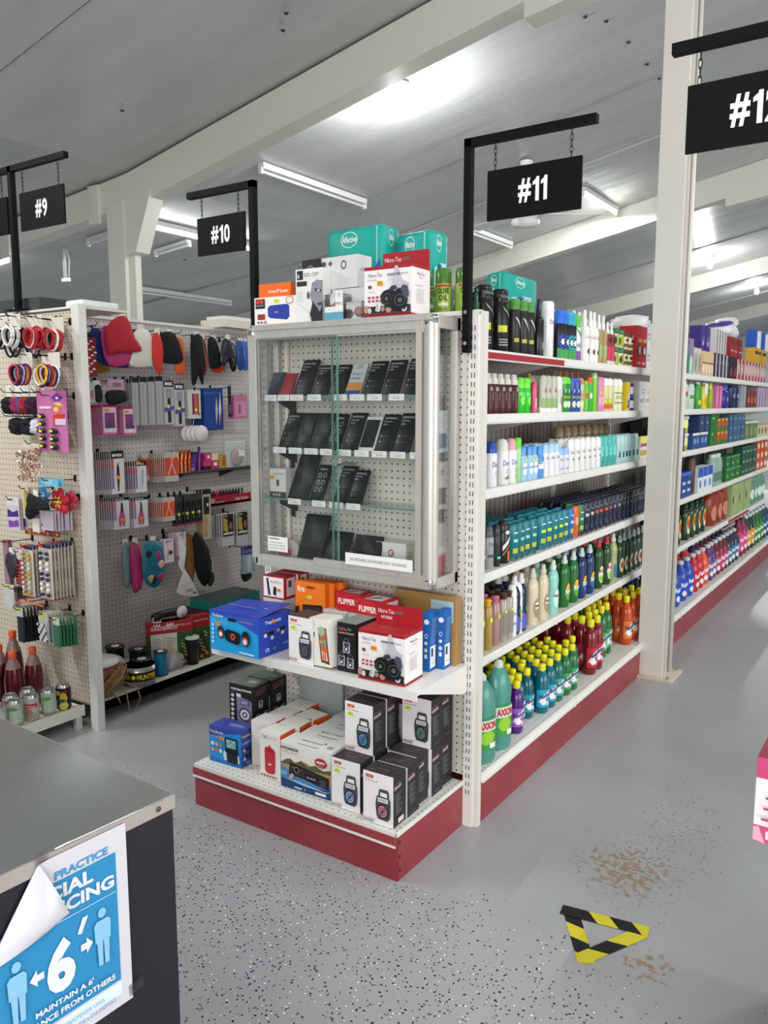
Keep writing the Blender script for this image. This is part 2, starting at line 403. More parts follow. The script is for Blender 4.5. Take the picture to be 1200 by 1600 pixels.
def bulb(x, y, label, power, drop=.14):
    zz = zc(x)
    t = thing('bulb_lamp', label, 'ceiling light', (x, y, zz))
    MB().lathe([(.055, 0), (.055, -.02), (.03, -.05), (.025, -drop+.05), (0, -drop+.05)], M('#eeeeea', .4), 14).build('lamp_holder', t)
    MB().lathe([(.018, -drop+.06), (.03, -drop+.04), (.042, -drop), (.03, -drop-.035), (0, -drop-.045)], BULB, 14).build('bulb', t)
    q = bpy.data.lights.new('bulb_glow', 'POINT'); q.energy = power; q.shadow_soft_size = .05
    o = bpy.data.objects.new('bulb_glow', q); COL.objects.link(o); o.parent = t; o.location = (0, 0, -drop-.11)
bulb(-3.25, 5.05, 'bright bare bulb glaring just behind the long white beam', 45, .16)
bulb(-3.05, 13.6, 'bright bare bulb far off to the right of the pillar', 40)
bulb(-3.0, 17.3, 'farthest bright bulb near the right edge of view', 30)
for x, y0, wd in ((2.2, 1.0, 'over the next aisle on the right'), (2.2, 5.0, 'over the right aisles beside the pillar'), (2.2, 9.5, 'over the right aisles past the second beam'), (-1.2, -2.2, 'behind the viewer'), (-4.5, -.2, 'behind the hair accessory board'),  # extra tube lights added out of view to brighten ceiling and aisles
                  (2.2, 14, 'far along the right aisles'), (-9.5, 11.5, 'far left over the back aisles'), (-9.5, 17, 'farthest left over the back aisles'), (1.5, 19, 'over the far right corner'), (-3.2, 21.5, 'near the back wall')):
    tube_lamp(x, y0, y0+1.4, True, 'lit tube light '+wd, power=60)
t = thing('ceiling_fan', 'white ceiling fan with three blades hanging behind the #11 sign', 'ceiling fan', (-3.28, 7.23, zc(-3.28)))
MB().lathe([(.06, 0), (.06, -.03), (.015, -.05), (.015, -.42)], M('#e6e6e2'), 12).build('downrod', t)
MB().lathe([(.03, -.42), (.11, -.44), (.11, -.49), (.085, -.50), (.085, -.52), (0, -.52)], M('#e9e9e6'), 20).build('motor', t)
MB().lathe([(.12, -.52), (.135, -.54), (.12, -.575), (0, -.585)], M('#f4f4f2', .3), 20).build('light_cover', t)
for a in (35, 155, 275):
    mb = MB(); mm = Matrix.Rotation(R(a), 4, 'Z')@Matrix.Translation((.44, 0, -.465))@Matrix.Rotation(R(10), 4, 'X'); mb.obox(mm, .68, .12, .008, M('#e2e4e4', .3)); mb.build('fan_blade', t)
t = thing('wall_bracket', 'white upright pipe bracket with a curved cable above the hair accessory board', 'bracket', (-7.5, 5.3, zc(-7.5)))
MB().tube([(0, 0, 0), (0, 0, -.3)], .018, M('#e9ece8'), 8).build('pipe', t)
MB().tube([(0, 0, -.005), (.05, 0, -.03), (.08, 0, -.12), (.07, 0, -.22), (.06, 0, -.3)], .006, M('#e9ece8')).build('cable', t)
MB().box(-.035, .06, -.02, .02, -.335, -.3, M('#e9ece8')).build('foot_bracket', t)

# ================================================================ shelving helpers
def upright(mb, x0, x1, y0, y1, zt, face):   # slotted post; face 'F' (towards -Y) or 'R' (towards +X)
    mb.box(x0, x1, y0, y1, 0, zt, WHITE)
    z = .12; e = .0006
    while z < zt-.04:
        for d in (-.0055, .0055):
            if face == 'F': cx = (x0+x1)/2+d; mb.add([(cx-.0016, y0-e, z), (cx+.0016, y0-e, z), (cx+.0016, y0-e, z+.017), (cx-.0016, y0-e, z+.017)], [(0,1,2,3)], INK)
            else: cy = (y0+y1)/2+d; mb.add([(x1+e, cy-.0016, z), (x1+e, cy+.0016, z), (x1+e, cy+.0016, z+.017), (x1+e, cy-.0016, z+.017)], [(0,1,2,3)], INK)
        z += .0305
def dotted_top(name, ax0=0, ax1=1):     # perforated base deck
    m, n, l, b = newmat(name); g = n.new('ShaderNodeNewGeometry'); sp = n.new('ShaderNodeSeparateXYZ'); l.new(g.outputs['Position'], sp.inputs[0])
    d = []
    for ax in (0, 1):
        f = mth(n, l, 'FRACT', mth(n, l, 'ADD', mth(n, l, 'DIVIDE', sp.outputs[ax], .0254), 4000.0)); f = mth(n, l, 'SUBTRACT', f, .5); d.append(mth(n, l, 'MULTIPLY', f, f))
    q = mth(n, l, 'LESS_THAN', mth(n, l, 'ADD', d[0], d[1]), .012)
    l.new(mixc(n, l, q, lin('#dcdad4'), (.03, .03, .03, 1)), b.inputs['Base Color']); b.inputs['Roughness'].default_value = .4
    return m
DECK = dotted_top('perforated_white_deck')
redk, n, l, b = newmat('scuffed_red_kickplate')
g = n.new('ShaderNodeNewGeometry')
l.new(mixc(n, l, ramp(n, l, noise(n, l, g.outputs['Position'], 4, 5, .6), .35, .65), lin('#8a2c35'), lin('#983a42')), b.inputs['Base Color']); b.inputs['Roughness'].default_value = .38

# ================================================================ end unit of aisle 11
X0, X1, Y0, YB = -2.205, -1.30, 2.004, 2.45
unit = thing('end_shelf_unit', 'white end shelving unit with a red base at the front of the row', 'shelving', (0, 0, 0))
mb = MB(); upright(mb, -2.222, -2.19, 2.435, 2.475, 1.80, 'F'); mb.build('upright_post', unit)
mb = MB(); upright(mb, -1.298, -1.262, 2.435, 2.475, 1.80, 'F'); mb.box(-1.262, -1.246, 2.445, 2.475, 0, 1.80, WHITE2); mb.build('upright_post', unit)
MB().box(-2.19, -1.298, 2.452, 2.462, .18, 1.79, PEG_Y).build('pegboard_panel', unit)
mb = MB(); mb.box(-2.222, -1.262, 2.44, 2.47, 1.79, 1.805, WHITE); mb.build('top_rail', unit)
mb = MB(); mb.box(X0, X1, Y0+.01, YB-.02, .02, .125, redk); mb.box(X0, X1, Y0+.004, Y0+.012, 0, .118, redk); mb.box(X1-.006, X1+.002, Y0+.008, YB-.012, 0, .15, redk)
mb.box(X0-.002, X0+.006, Y0+.008, YB-.012, 0, .15, redk)
for z in (.03, .075, .12): mb.box(X1+.002, X1+.003, Y0+.014, Y0+.02, z, z+.012, INK)
mb.build('red_base', unit)
mb = MB(); mb.box(X0, X1, Y0, YB-.012, .145, .163, WHITE, {'T': DECK}); mb.box(X0, X1, Y0-.006, Y0+.004, .12, .15, redk); mb.box(X0, X1, Y0-.009, Y0-.004, .117, .124, WHITE)
mb.box(X1-.003, X1+.003, Y0, YB-.012, .15, .166, WHITE); mb.build('base_deck', unit)
mb = MB(); mb.box(-2.19, -1.285, 2.10, 2.435, .585, .598, WHITE); mb.box(-2.19, -1.285, 2.095, 2.10, .568, .599, WHITE); mb.build('middle_shelf', unit)
for x in (-2.19, -1.288):
    mb = MB(); mb.add([(x, 2.12, .585), (x, 2.43, .585), (x, 2.43, .50), (x, 2.40, .50), (x+.004, 2.12, .585), (x+.004, 2.43, .585), (x+.004, 2.43, .50), (x+.004, 2.40, .50)],
       [(0,1,2,3), (7,6,5,4), (0,3,7,4), (1,0,4,5), (3,2,6,7), (2,1,5,6)], WHITE); mb.build('shelf_bracket', unit)

# ================================================================ printed cartons
def carton(name, label, cat, loc, w, d, h, rz=0, body='#eeeae6', fm=None, pr=None, group=None, sticker=None, bev=0):
    mb = MB(); mb.box(0, w, 0, d, 0, h, body, fm)
    pl = {'F': ((0,0,0), (w,0,0), (0,0,h)), 'R': ((w,0,0), (0,d,0), (0,0,h)), 'T': ((0,0,h), (w,0,0), (0,d,0)), 'L': ((0,d,0), (0,-d,0), (0,0,h))}
    by = {}
    for c in pr or []: by.setdefault(c[0], []).append(c[1:])
    for k, cs in by.items(): mb.print(pl[k], cs)
    o = mb.build(name, None, loc, R(rz)); props(o, label, cat, group)
    for st in sticker or []:
        f, u, v, col = st[:4]; su, sv = (.022, .012) if len(st) < 5 else st[4]
        O, U, V = (Vector(a) for a in pl[f]); nn = U.cross(V).normalized(); ca = R(random.uniform(-6, 6))
        uu, vv = U.normalized(), V.normalized(); uu, vv = uu*math.cos(ca)+vv*math.sin(ca), vv*math.cos(ca)-uu*math.sin(ca)
        p = O+U*u+V*v+nn*.004; q = MB(); q.add([p-uu*su/2-vv*sv/2, p+uu*su/2-vv*sv/2, p+uu*su/2+vv*sv/2, p-uu*su/2+vv*sv/2], [(0,1,2,3)], col)
        q.print((p-uu*su/2-vv*sv/2, uu*su, vv*sv), [('t', .15, .25, .5, '$8.99', '#7a6a20', {'w': .7})], .0003); q.build('price_sticker', o)
    return o
NEON, ORST = '#d8f030', '#f59a1e'
def spk(f, u0, v0, u1, v1, ring, body='#4b4852'):   # picture of a small square speaker with a carrying handle
    U = lambda a: u0+(u1-u0)*a
    V = lambda a: v0+(v1-v0)*a
    w, h = u1-u0, v1-v0
    return [(f, 'p', [(U(.22), V(.66)), (U(.26), V(.95)), (U(.34), V(1)), (U(.8), V(1)), (U(.88), V(.95)), (U(.9), V(.66))], body),
            (f, 'p', [(U(.34), V(.74)), (U(.36), V(.9)), (U(.76), V(.9)), (U(.8), V(.74))], '#efeae8'),
            (f, 'p', [(U(.12), V(.12)), (U(.06), V(.5)), (U(.12), V(.72)), (U(.2), V(.78)), (U(.88), V(.76)), (U(.98), V(.68)), (U(1), V(.4)), (U(.96), V(.1)), (U(.8), V(0)), (U(.25), V(.02))], body),
            (f, 'r', U(.2), V(.58), U(.84), V(.72), '#dcd8da')]+[(f, 'e', U(q), V(.65), w*.03, h*.025, '#3a3940') for q in (.32, .45, .58, .7)]+[
            (f, 'e', U(.52), V(.3), w*.34, h*.24, '#2c2b33'), (f, 'e', U(.52), V(.3), w*.27, h*.19, ring), (f, 'ring', U(.52), V(.3), w*.2, h*.14, .8, '#3a3a44'), (f, 'e', U(.52), V(.3), w*.09, h*.065, '#3a3a44'),
            (f, 'p', [(U(.2), V(.06)), (U(.8), V(.54)), (U(.84), V(.5)), (U(.24), V(.04))], '#55525c')]
def lines(f, u0, v0, u1, v1, n, col, th=.25, jit=.3):
    rr = random.Random(int(u0*1000)+n); dv = (v1-v0)/n
    return [(f, 'r', u0, v0+dv*i, u1-(u1-u0)*rr.uniform(0, jit), v0+dv*(i+th), col) for i in range(n)]
def spk_box(loc, label, ring, rz=0, w=.113, d=.078, h=.172, st=True, front=True):
    pr = [('F', 'r', .08, .88, .34, .94, '#c8202a'), ('F', 't', .1, .893, .03, 'BL-3009T', '#f4e8e6', {'w': .21})]
    pr += [('F', 'e', .1+.09*i, .835, .022, .013, '#8a8588') for i in range(5)]
    pr += spk('F', .4, .12, .93, .72, ring)
    pr += [('F', 't', .05, .098, .022, 'MULTIMEDIA', '#b8403a', {'w': .4}), ('F', 't', .05, .045, .045, 'SPEAKER', '#3a3a40', {'w': .34, 'b': .02})]
    pr += [('R', 't', .1, .8, .03, 'MULTIMEDIA', '#d84a50', {'w': .5, 'rot': 6}), ('R', 't', .08, .72, .06, 'SPEAKER', '#d8d4d4', {'w': .55, 'rot': 6, 'b': .02})]
    pr += [('R', 'r', .1, .62-.035*i, .62-.1*((i*7) % 3), .63-.035*i, '#8d8a90') for i in range(11)]
    pr += [('R', 'r', .28, .07, .72, .17, '#d9cfc6')] if ring == '#d98a94' else [('R', 'r', .2, .08, .6, .09, '#777378')]
    pr += [('T', 't', .3, .35, .14, 'SPEAKER', '#6c686c', {'w': .4}), ('T', 'e', .2, .25, .03, .05, '#66636a'), ('T', 'e', .3, .7, .03, .05, '#66636a'), ('T', 'e', .75, .7, .03, .05, '#66636a')]
    pr += [('L', 'r', .2, .2, .8, .8, '#cfcaca')]
    return carton('speaker_box', label, 'speaker box', loc, w, d, h, rz, '#f1ecec', {'R': '#2a282c', 'T': '#3b3537', 'K': '#2a282c'}, pr, 'small multimedia speaker boxes',
                  [('F', .22, .76, NEON)] if st else None)
zb = .1645; RB, RP, RG, RW = '#4a9fd0', '#d98a94', '#6d8f78', '#b8b0bc'
spk_box((-1.435, 2.016, zb), 'speaker box with a pink speaker picture, at the right front corner of the base', RP, 2, st=False)
spk_box((-1.435, 2.098, zb), 'speaker box directly behind the pink-speaker box, only its black top and side showing', RW, 2, st=False)
spk_box((-1.578, 2.036, zb), 'speaker box with a pale two-ring speaker, left of the pink-speaker box', '#8fb4d8', 2)
spk_box((-1.575, 2.118, zb), 'speaker box under the raised blue-speaker box', RW, 1, st=False)
spk_box((-1.452, 2.184, zb), 'speaker box with black top, third from the front along the right edge', RW, 1, st=False)
spk_box((-1.442, 2.266, zb), 'speaker box under the raised green-speaker box', RW, 1, st=False)
spk_box((-1.575, 2.202, zb), 'hidden lower speaker box behind the one under the blue-speaker box', RW, 1, st=False)
spk_box((-1.452, 2.350, zb), 'lower speaker box at the back right corner beside the post', RW, 0, st=False)
spk_box((-1.575, 2.108, zb+.1735), 'speaker box with a blue speaker, raised on top in the middle', RB, 1)
spk_box((-1.575, 2.19, zb+.1735), 'speaker box directly behind the raised blue-speaker box', RW, 2, st=False)
spk_box((-1.442, 2.26, zb+.1735), 'speaker box with a green speaker, raised on top at the right', RG, 1)
spk_box((-1.452, 2.350, zb+.1735), 'upper speaker box at the back right corner beside the post', RW, 0, st=False)
# car radio cartons
def radio(loc, label, full=True, rz=2):
    pr = [('F', 'r', 0, .30, 1, .66, '#b39468'), ('F', 'p', [(0, .55), (.25, .60), (.5, .66), (.75, .56), (1, .60), (1, .8), (0, .8)], '#e9e3d8'), ('F', 'p', [(0, .52), (.1, .62), (.2, .66), (.3, .58), (.42, .68), (.55, .58), (.7, .66), (.85, .58), (1, .64), (1, .54), (.5, .5)], '#5d5f3e'),
          ('F', 'p', [(0, 0), (1, 0), (1, .3), (.6, .24), (.3, .3), (0, .48)], '#3f86c4'), ('F', 'p', [(0, 0), (1, 0), (1, .2), (.5, .12), (0, .2)], '#20406e'),
          ('F', 'p', [(.1, .22), (.35, .2), (.9, .14), (1, .18), (.9, .12), (.4, .16)], '#c9d4dc'),
          ('F', 'p', [(.17, .33), (.19, .58), (.97, .46), (.97, .2)], '#1d1b20'), ('F', 'p', [(.20, .36), (.21, .55), (.94, .44), (.94, .23)], '#2e2c33'), ('F', 'e', .33, .45, .055, .08, '#0f0f12'), ('F', 'ring', .33, .45, .05, .07, .8, '#9a9aa4'),
          ('F', 'r', .22, .47, .28, .5, '#c23a30'), ('F', 'r', .4, .46, .45, .48, '#c23a30'), ('F', 'r', .5, .30, .76, .42, '#16171b'), ('F', 't', .54, .34, .04, '80-8:00', '#cfd6e6', {'w': .18}), ('F', 'r', .8, .24, .92, .40, '#46434b'),
          ('F', 'p', [(.18, .26), (.24, .36), (.29, .33), (.24, .24), (.2, .22)], '#d9a58c'), ('F', 't', .03, .34, .04, 'Touch', '#e8eef4', {'w': .1}), ('F', 't', .03, .29, .04, 'Panel', '#e8eef4', {'w': .1}),
          ('F', 't', .03, .86, .055, 'PREMIER', '#26222a', {'w': .36, 'b': .03}), ('F', 't', .03, .8, .02, 'Multimedia Car Radio', '#8b8790', {'w': .32}),
          ('F', 'e', .83, .76, .12, .1, '#a8232c'), ('F', 't', .745, .74, .06, '8000W', '#f5eceb', {'w': .17, 'b': .03}), ('F', 't', .78, .69, .025, 'P.M.P.O', '#f5eceb', {'w': .1}),
          ('F', 'r', .72, .06, .93, .12, '#e8edf2'), ('F', 'r', .3, .06, .45, .1, '#b9c9da'), ('F', 't', .5, .06, .04, 'II', '#e8edf2', {'w': .02})] if full else []
    pr += [('T', 'r', .1, .4, .12, .43, '#222'+'222'), ('T', 't', .28, .45, .1, 'PREMIER CAR RADIO', '#3a383c', {'w': .42}), ('T', 'r', .82, .3, .93, .55, '#9fa6ae'), ('T', 'e', .72, .62, .02, .05, '#a02a30'), ('T', 'r', .3, .1, .72, .14, '#8a888c')]
    return carton('car_radio_box', label, 'car radio box', loc, .215, .088, .165, rz, '#ece8e6', None, pr, 'car radio boxes')
radio((-1.815, 2.052, zb), 'car radio box with the road and dashboard picture, front of the base')
radio((-1.80, 2.144, zb), 'car radio box second from the front, its grey top showing', False, 3)
radio((-1.79, 2.236, zb), 'car radio box third from the front, its grey top showing', False, 1)
radio((-1.80, 2.328, zb), 'car radio box farthest back against the pegboard', False, 0)
# red cylinder speaker box and orange sided boxes
def tg(loc, label, full, rz=2):
    pr = []
    if full: pr = [('F', 't', .1, .86, .075, 'T&G', '#3f7f9c', {'w': .3, 'b': .01}), ('F', 't', .46, .9, .022, 'PORTABLE WIRELESS', '#9c9894', {'w': .42}), ('F', 't', .46, .86, .022, 'SPEAKER', '#9c9894', {'w': .34}),
        ('F', 'p', [(.28, .14), (.25, .2), (.24, .62), (.28, .68), (.44, .70), (.46, .74), (.53, .74), (.54, .70), (.7, .66), (.76, .6), (.74, .16), (.66, .12), (.4, .11)], '#c8323e'), ('F', 'e', .5, .62, .22, .055, '#b02832'), ('F', 'r', .42, .3, .56, .34, '#e8d0d0')]+[('F', 'e', .1+.14*i, .06, .045, .023, ('#404046', '#8a3036')[i == 5]) for i in range(6)]
    return carton('speaker_tube_box', label, 'speaker box', loc, .094, .085, .172, rz, '#f0ece6', {'L': '#e5652c', 'R': '#e8612a'}, pr, 'white boxes with orange sides')
tg((-1.925, 2.064, zb), 'white box with a red upright cylinder speaker picture', True)
tg((-2.018, 2.12, zb), 'box with a bright orange side, behind the blue phone-holder box', False, 3)
tg((-2.012, 2.212, zb), 'white-topped box second back in the orange-sided group', False, 3)
tg((-1.915, 2.155, zb), 'white-topped box behind the red cylinder speaker box', False, 5)
tg((-1.915, 2.25, zb), 'white-topped box third back behind the red cylinder speaker box', False, -6)
tg((-2.008, 2.306, zb), 'farthest back white-topped box of the orange-sided group', False, 2)
# blue TopSonic phone holder box
pr = [('F', 'p', [(0, 0), (1, 0), (1, .95), (0, .72)], '#2590d8'), ('F', 'p', [(0, 0), (1, 0), (1, .3), (.4, .1), (0, .15)], '#1c74c8'), ('F', 't', .03, .8, .09, 'TopSonic', '#e8e4ea', {'w': .42, 'b': .03}), ('F', 'e', .17, .84, .03, .05, '#e07a30'), ('F', 't', .05, .7, .03, 'CAR HOLDER', '#e59a6a', {'w': .3})]
pr += [('F', 'e', .11+.13*i, .52-.17*j, .05, .06, ('#e2e6ea', '#d8a0a8', '#b08a50')[(i+j) % 3]) for i in range(3) for j in range(2)]
pr += [('F', 'p', [(.52, .36), (.52, .78), (.9, .78), (.92, .36)], '#16161c'), ('F', 'p', [(.56, .5), (.56, .74), (.86, .74), (.86, .5)], '#6fa6b8'), ('F', 'r', .58, .66, .64, .71, '#d8e6e8'), ('F', 'r', .7, .6, .76, .65, '#e2c25e'), ('F', 'r', .62, .54, .68, .58, '#cfe0c8'), ('F', 'r', .78, .67, .83, .71, '#e8f0f0'), ('F', 'p', [(.5, .14), (.46, .3), (.5, .42), (.56, .36), (.58, .14)], '#cfd8e0'), ('F', 'r', .6, .1, .92, .36, '#1c1c22'), ('F', 'p', [(.93, .12), (.92, .36), (.97, .32), (.98, .14)], '#cfd8e0'),
       ('R', 't', .06, .78, .1, 'TopSonic', '#e8b8a0', {'w': .6, 'b': .03}), ('R', 't', .08, .62, .06, 'PHONE HOLDER', '#d8e0f0', {'w': .7}), ('R', 'r', .25, .42, .55, .52, '#16161c'), ('R', 'e', .2, .45, .07, .05, '#c8d0d8'), ('R', 'r', .25, .2, .6, .32, '#16161c'), ('R', 'e', .2, .22, .07, .05, '#c8d0d8'), ('R', 't', .3, .06, .05, 'MADE IN', '#c8d0e8', {'w': .4}),
       ('T', 'r', .42, .45, .85, .62, '#8a93c0'), ('T', 't', .45, .3, .09, 'TOPSONIC', '#9aa6dc', {'w': .4})]
carton('phone_holder_box', 'small blue box with a phone holder picture at the left end of the base', 'phone holder box', (-2.175, 2.058, zb), .153, .085, .138, 4, '#3a4aa2', {'R': '#2f4ba6'}, pr, None, [('F', .42, .72, ORST)])
carton('phone_holder_box', 'blue box hidden behind the phone holder box, carrying the black portable speaker box', 'phone holder box', (-2.178, 2.16, zb), .145, .09, .118, 2, '#3a4aa2')
# black portable speaker boxes
def portable(loc, label, rz):
    pr = [('F', 't', .08, .84, .055, 'PORTABLE SPEAKER', '#e6e6e6', {'w': .84, 'b': .03}), ('F', 't', .08, .79, .02, 'Big Sound', '#8a8a8a', {'w': .3})]
    pr += [('F', 'e', .14, .7-.12*i, .07, .045, '#c8ccc8') for i in range(6)]
    pr += [('F', 'p', [(.34, .04), (.32, .68), (.5, .7), (.9, .64), (.94, .6), (.95, .12), (.8, .04)], '#8a7c9a'), ('F', 'r', .46, .5, .86, .64, '#5a5866'), ('F', 'r', .5, .53, .78, .62, '#8f94c4'), ('F', 'e', .66, .27, .26, .18, '#4a4650'), ('F', 'e', .66, .27, .19, .13, '#d8d6d8'), ('F', 'e', .66, .27, .11, .075, '#55535a'), ('F', 'e', .66, .27, .05, .035, '#e8e8e8'), ('F', 'r', .34, .7, .52, .78, '#e2e2de')]
    pr += [('R', 't', .12, .82, .06, 'Small Size', '#c05058', {'w': .7, 'rot': 8}), ('R', 't', .12, .74, .06, 'Large Sound', '#a8888c', {'w': .7, 'rot': 8})]
    for cx, cy in ((.45, .5), (.22, .2), (.72, .2)): pr += [('R', 'r', cx-.13, cy-.09, cx+.13, cy+.09, '#b9bcb9'), ('R', 'r', cx-.09, cy+.02, cx+.09, cy+.07, '#2c2c30'), ('R', 'e', cx, cy-.03, .07, .045, '#2c2c30'), ('R', 'e', cx, cy-.03, .03, .02, '#e0e0e0')]
    pr += [('T', 'r', .5, .4, .85, .7, '#9aa89c')]
    return carton('portable_speaker_box', label, 'speaker box', loc, .12, .09, .155, rz, '#1e1d20', {'T': '#6c7a6e'}, pr, 'black portable speaker boxes')
portable((-2.17, 2.163, zb+.119), 'black portable speaker box stacked above the small blue box', 3)
portable((-2.165, 2.262, zb+.119), 'black portable speaker box behind its twin, partly hidden', 1)
carton('portable_speaker_box', 'black box under the rear portable speaker box', 'speaker box', (-2.168, 2.268, zb), .13, .1, .118, 1, '#1e1d20')
# clear plastic packs standing at the back of the base
t = thing('plastic_pack', 'clear plastic zip pack with blue folded liners standing at the back', 'pack', (-2.02, 2.40, zb))
MB().box(0, .21, 0, .02, .0, .11, '#5c7ea6', bev=.006).build('blue_liner', t); MB().box(0, .21, .0, .022, .11, .28, '#b9c2c4', bev=.008).build('clear_sleeve', t)
# black binocular shaped speaker cartons (red and white)
def nitro(loc, label, rz, flap=True, w=.176, d=.118, h=.168, group='red and white binocular speaker boxes'):
    pr = [('F', 'r', 0, .93, 1, 1, '#a4202a'), ('F', 'r', 0, 0, 1, .07, '#9c1c26'), ('F', 't', .09, .79, .075, 'Nitro-Tec', '#5c5a60', {'w': .3}), ('F', 't', .09, .72, .03, 'NT-P2201', '#7b7980', {'w': .18}),
          ('F', 'p', [(.58, .6), (.66, .98), (.72, .98), (.82, .7), (.96, .62), (.9, .5), (.6, .5)], '#c2c0c8'), ('F', 'p', [(.5, .74), (.56, .8), (.62, .7), (.58, .6)], '#d6d4da'),
          ('F', 'r', .5, .8, .76, .84, '#4b4a52'), ('F', 't', .51, .808, .025, 'PORTABLE', '#e8e8ec', {'w': .22}), ('F', 't', .78, .808, .025, 'SPEAKER', '#5a5962', {'w': .16}), ('F', 'e', .13, .6, .04, .035, '#6e3c34'), ('F', 'r', .09, .5, .24, .51, '#a8a6aa')]
    pr += [('F', 'r', .09+.09*i, .37-.07*j, .145+.09*i, .41-.07*j, '#a64048') for i in range(4) for j in range(2)]
    pr += [('F', 'r', 0, .07, 1, .21, '#2a2730'), ('F', 'e', .06, .16, .05, .08, '#b98a78'), ('F', 'e', .14, .13, .04, .06, '#d8c8bc'), ('F', 'e', .42, .15, .05, .05, '#a8897c'), ('F', 'e', .55, .13, .06, .06, '#c08272'), ('F', 'e', .88, .14, .055, .065, '#dfe6f0'), ('F', 'e', .88, .14, .03, .04, '#3a6a9c'),
           ('F', 'p', [(.5, .2), (.4, .27), (.38, .42), (.45, .5), (.6, .54), (.68, .48), (.78, .54), (.93, .46), (.95, .3), (.92, .14), (.7, .1)], '#1b1a20'), ('F', 'p', [(.55, .5), (.6, .58), (.7, .6), (.74, .52)], '#3a3848'), ('F', 'p', [(.8, .52), (.86, .6), (.95, .56), (.98, .4), (.92, .3)], '#4d4c64'),
           ('F', 'e', .52, .34, .1, .11, '#0e0e11'), ('F', 'ring', .52, .34, .1, .11, .8, '#3b4844'), ('F', 'e', .8, .3, .12, .12, '#0e0e11'), ('F', 'ring', .8, .3, .12, .12, .8, '#3f4f4a'), ('F', 'e', .8, .3, .05, .05, '#56605c'), ('F', 'e', .52, .34, .04, .045, '#56605c'),
           ('F', 'p', [(.28, .12), (.32, .3), (.41, .26), (.37, .09)], '#d9d8dc')]+[('F', 'r', .31+.025*i, .14+.04*j, .325+.025*i, .16+.04*j, '#77767c') for i in range(2) for j in range(3)]
    pr += [('R', 'r', 0, .94, 1, 1, '#a4202a'), ('R', 'r', 0, 0, 1, .05, '#9c1c26'), ('R', 't', .3, .8, .06, 'Nitro-Tec', '#6c6a70', {'w': .4}), ('R', 't', .4, .74, .03, 'NT-P2201', '#8b8990', {'w': .22}), ('R', 't', .22, .58, .03, 'Specifications', '#55545a', {'w': .36})]+lines('R', .22, .26, .75, .55, 9, '#a3a1a6', .2)
    pr += [('T', 't', .3, .4, .13, 'Nitro-Tec', '#c87078', {'w': .42}), ('T', 't', .62, .68, .06, 'Bluetooth speaker', '#c87078', {'w': .3})]
    o = carton('binocular_speaker_box', label, 'speaker box', loc, w, d, h, rz, '#efeaea', {'T': '#a8222c'}, pr, group, [('F', .35, .66, ORST, (.022, .015))])
    if flap:
        mb = MB(); mb.box(0, w, d-.006, d-.003, h, h+.062, '#a8202a'); mb.print(((0, d-.006, h), (w, 0, 0), (0, 0, .062)), [('t', .05, .5, .24, 'Nitro-Tec', '#efe8e8', {'w': .36}), ('t', .12, .2, .16, 'NT-P2201', '#efe8e8', {'w': .24, 'b': .02}), ('e', .52, .62, .09, .1, '#7a5a58')]); mb.build('hang_tab', o)
    return o
nitro((-1.518, 2.108, .599), 'red and white binocular speaker box on the middle shelf, right of centre', 3)
nitro((-1.66, 2.33, zb), 'red and white speaker box at the back of the base, half hidden', 0, True, h=.30)
# middle shelf front row
zs = .599
pr = [('F', 'r', 0, 0, 1, .93, '#1f9cdc'), ('F', 'p', [(0, .86), (.45, .9), (1, .6), (1, 1), (0, 1)], '#2d54b8'), ('F', 't', .05, .86, .08, 'TopSonic', '#e9e8ee', {'w': .24, 'b': .03}), ('F', 'e', .14, .9, .02, .035, '#e88a40'), ('F', 'r', .39, .82, .55, .9, '#14161c'), ('F', 't', .62, .84, .05, 'MULTIMEDIA', '#d58a98', {'w': .28})]+lines('F', .05, .7, .45, .82, 4, '#7ec4e8', .3)
pr += [('F', 'e', .08, .66-.11*i, .025, .04, '#b8dcf0') for i in range(5)]
pr += [('F', 'e', .25, .5, .07, .16, '#1b1a1e'), ('F', 'ring', .25, .47, .055, .1, .75, '#c04a3a'), ('F', 'e', .25, .46, .035, .065, '#e8e6e6'), ('F', 'p', [(.34, .36), (.34, .56), (.4, .62), (.62, .58), (.66, .52), (.65, .32), (.6, .26), (.4, .3)], '#131216'), ('F', 'e', .5, .44, .07, .12, '#26242a'), ('F', 'ring', .51, .45, .045, .08, .55, '#d8562c'), ('F', 'e', .77, .46, .085, .2, '#1b1a1e'), ('F', 'ring', .76, .4, .065, .11, .78, '#c04a3a'), ('F', 'e', .76, .39, .042, .075, '#dedce0'), ('F', 'r', .64, .07, .94, .11, '#c8e4f4')]
pr += [('R', 't', .2, .78, .11, 'TopSonic', '#e9e2ea', {'w': .5, 'b': .03}), ('R', 'e', .46, .83, .05, .05, '#e88a40'), ('R', 'r', .18, .52, .46, .6, '#15151a'), ('R', 'r', .56, .55, .82, .63, '#15151a'), ('R', 'e', .2, .54, .05, .05, '#d8dce4'), ('R', 'e', .59, .58, .05, .045, '#c88a7a'), ('R', 'e', .4, .44, .05, .05, '#d8dce4'), ('R', 'e', .72, .49, .05, .05, '#d8dce4'), ('R', 't', .18, .12, .09, 'CE', '#dfe6f6', {'w': .12, 'b': .02}), ('R', 'e', .46, .15, .05, .04, '#4aa06a'), ('R', 't', .72, .18, .05, 'MADE IN', '#c8d2ea', {'w': .25})]
pr += [('T', 'e', .3+.13*i, .78-.06*i, .035, .05, '#b9c8ec') for i in range(5)]+[('T', 't', .15, .32, .09, 'Multimedia Speaker', '#8fa2e0', {'w': .6}), ('T', 'p', [(.6, .7), (.7, .9), (.85, .85), (.75, .6)], '#4a5ccc')]
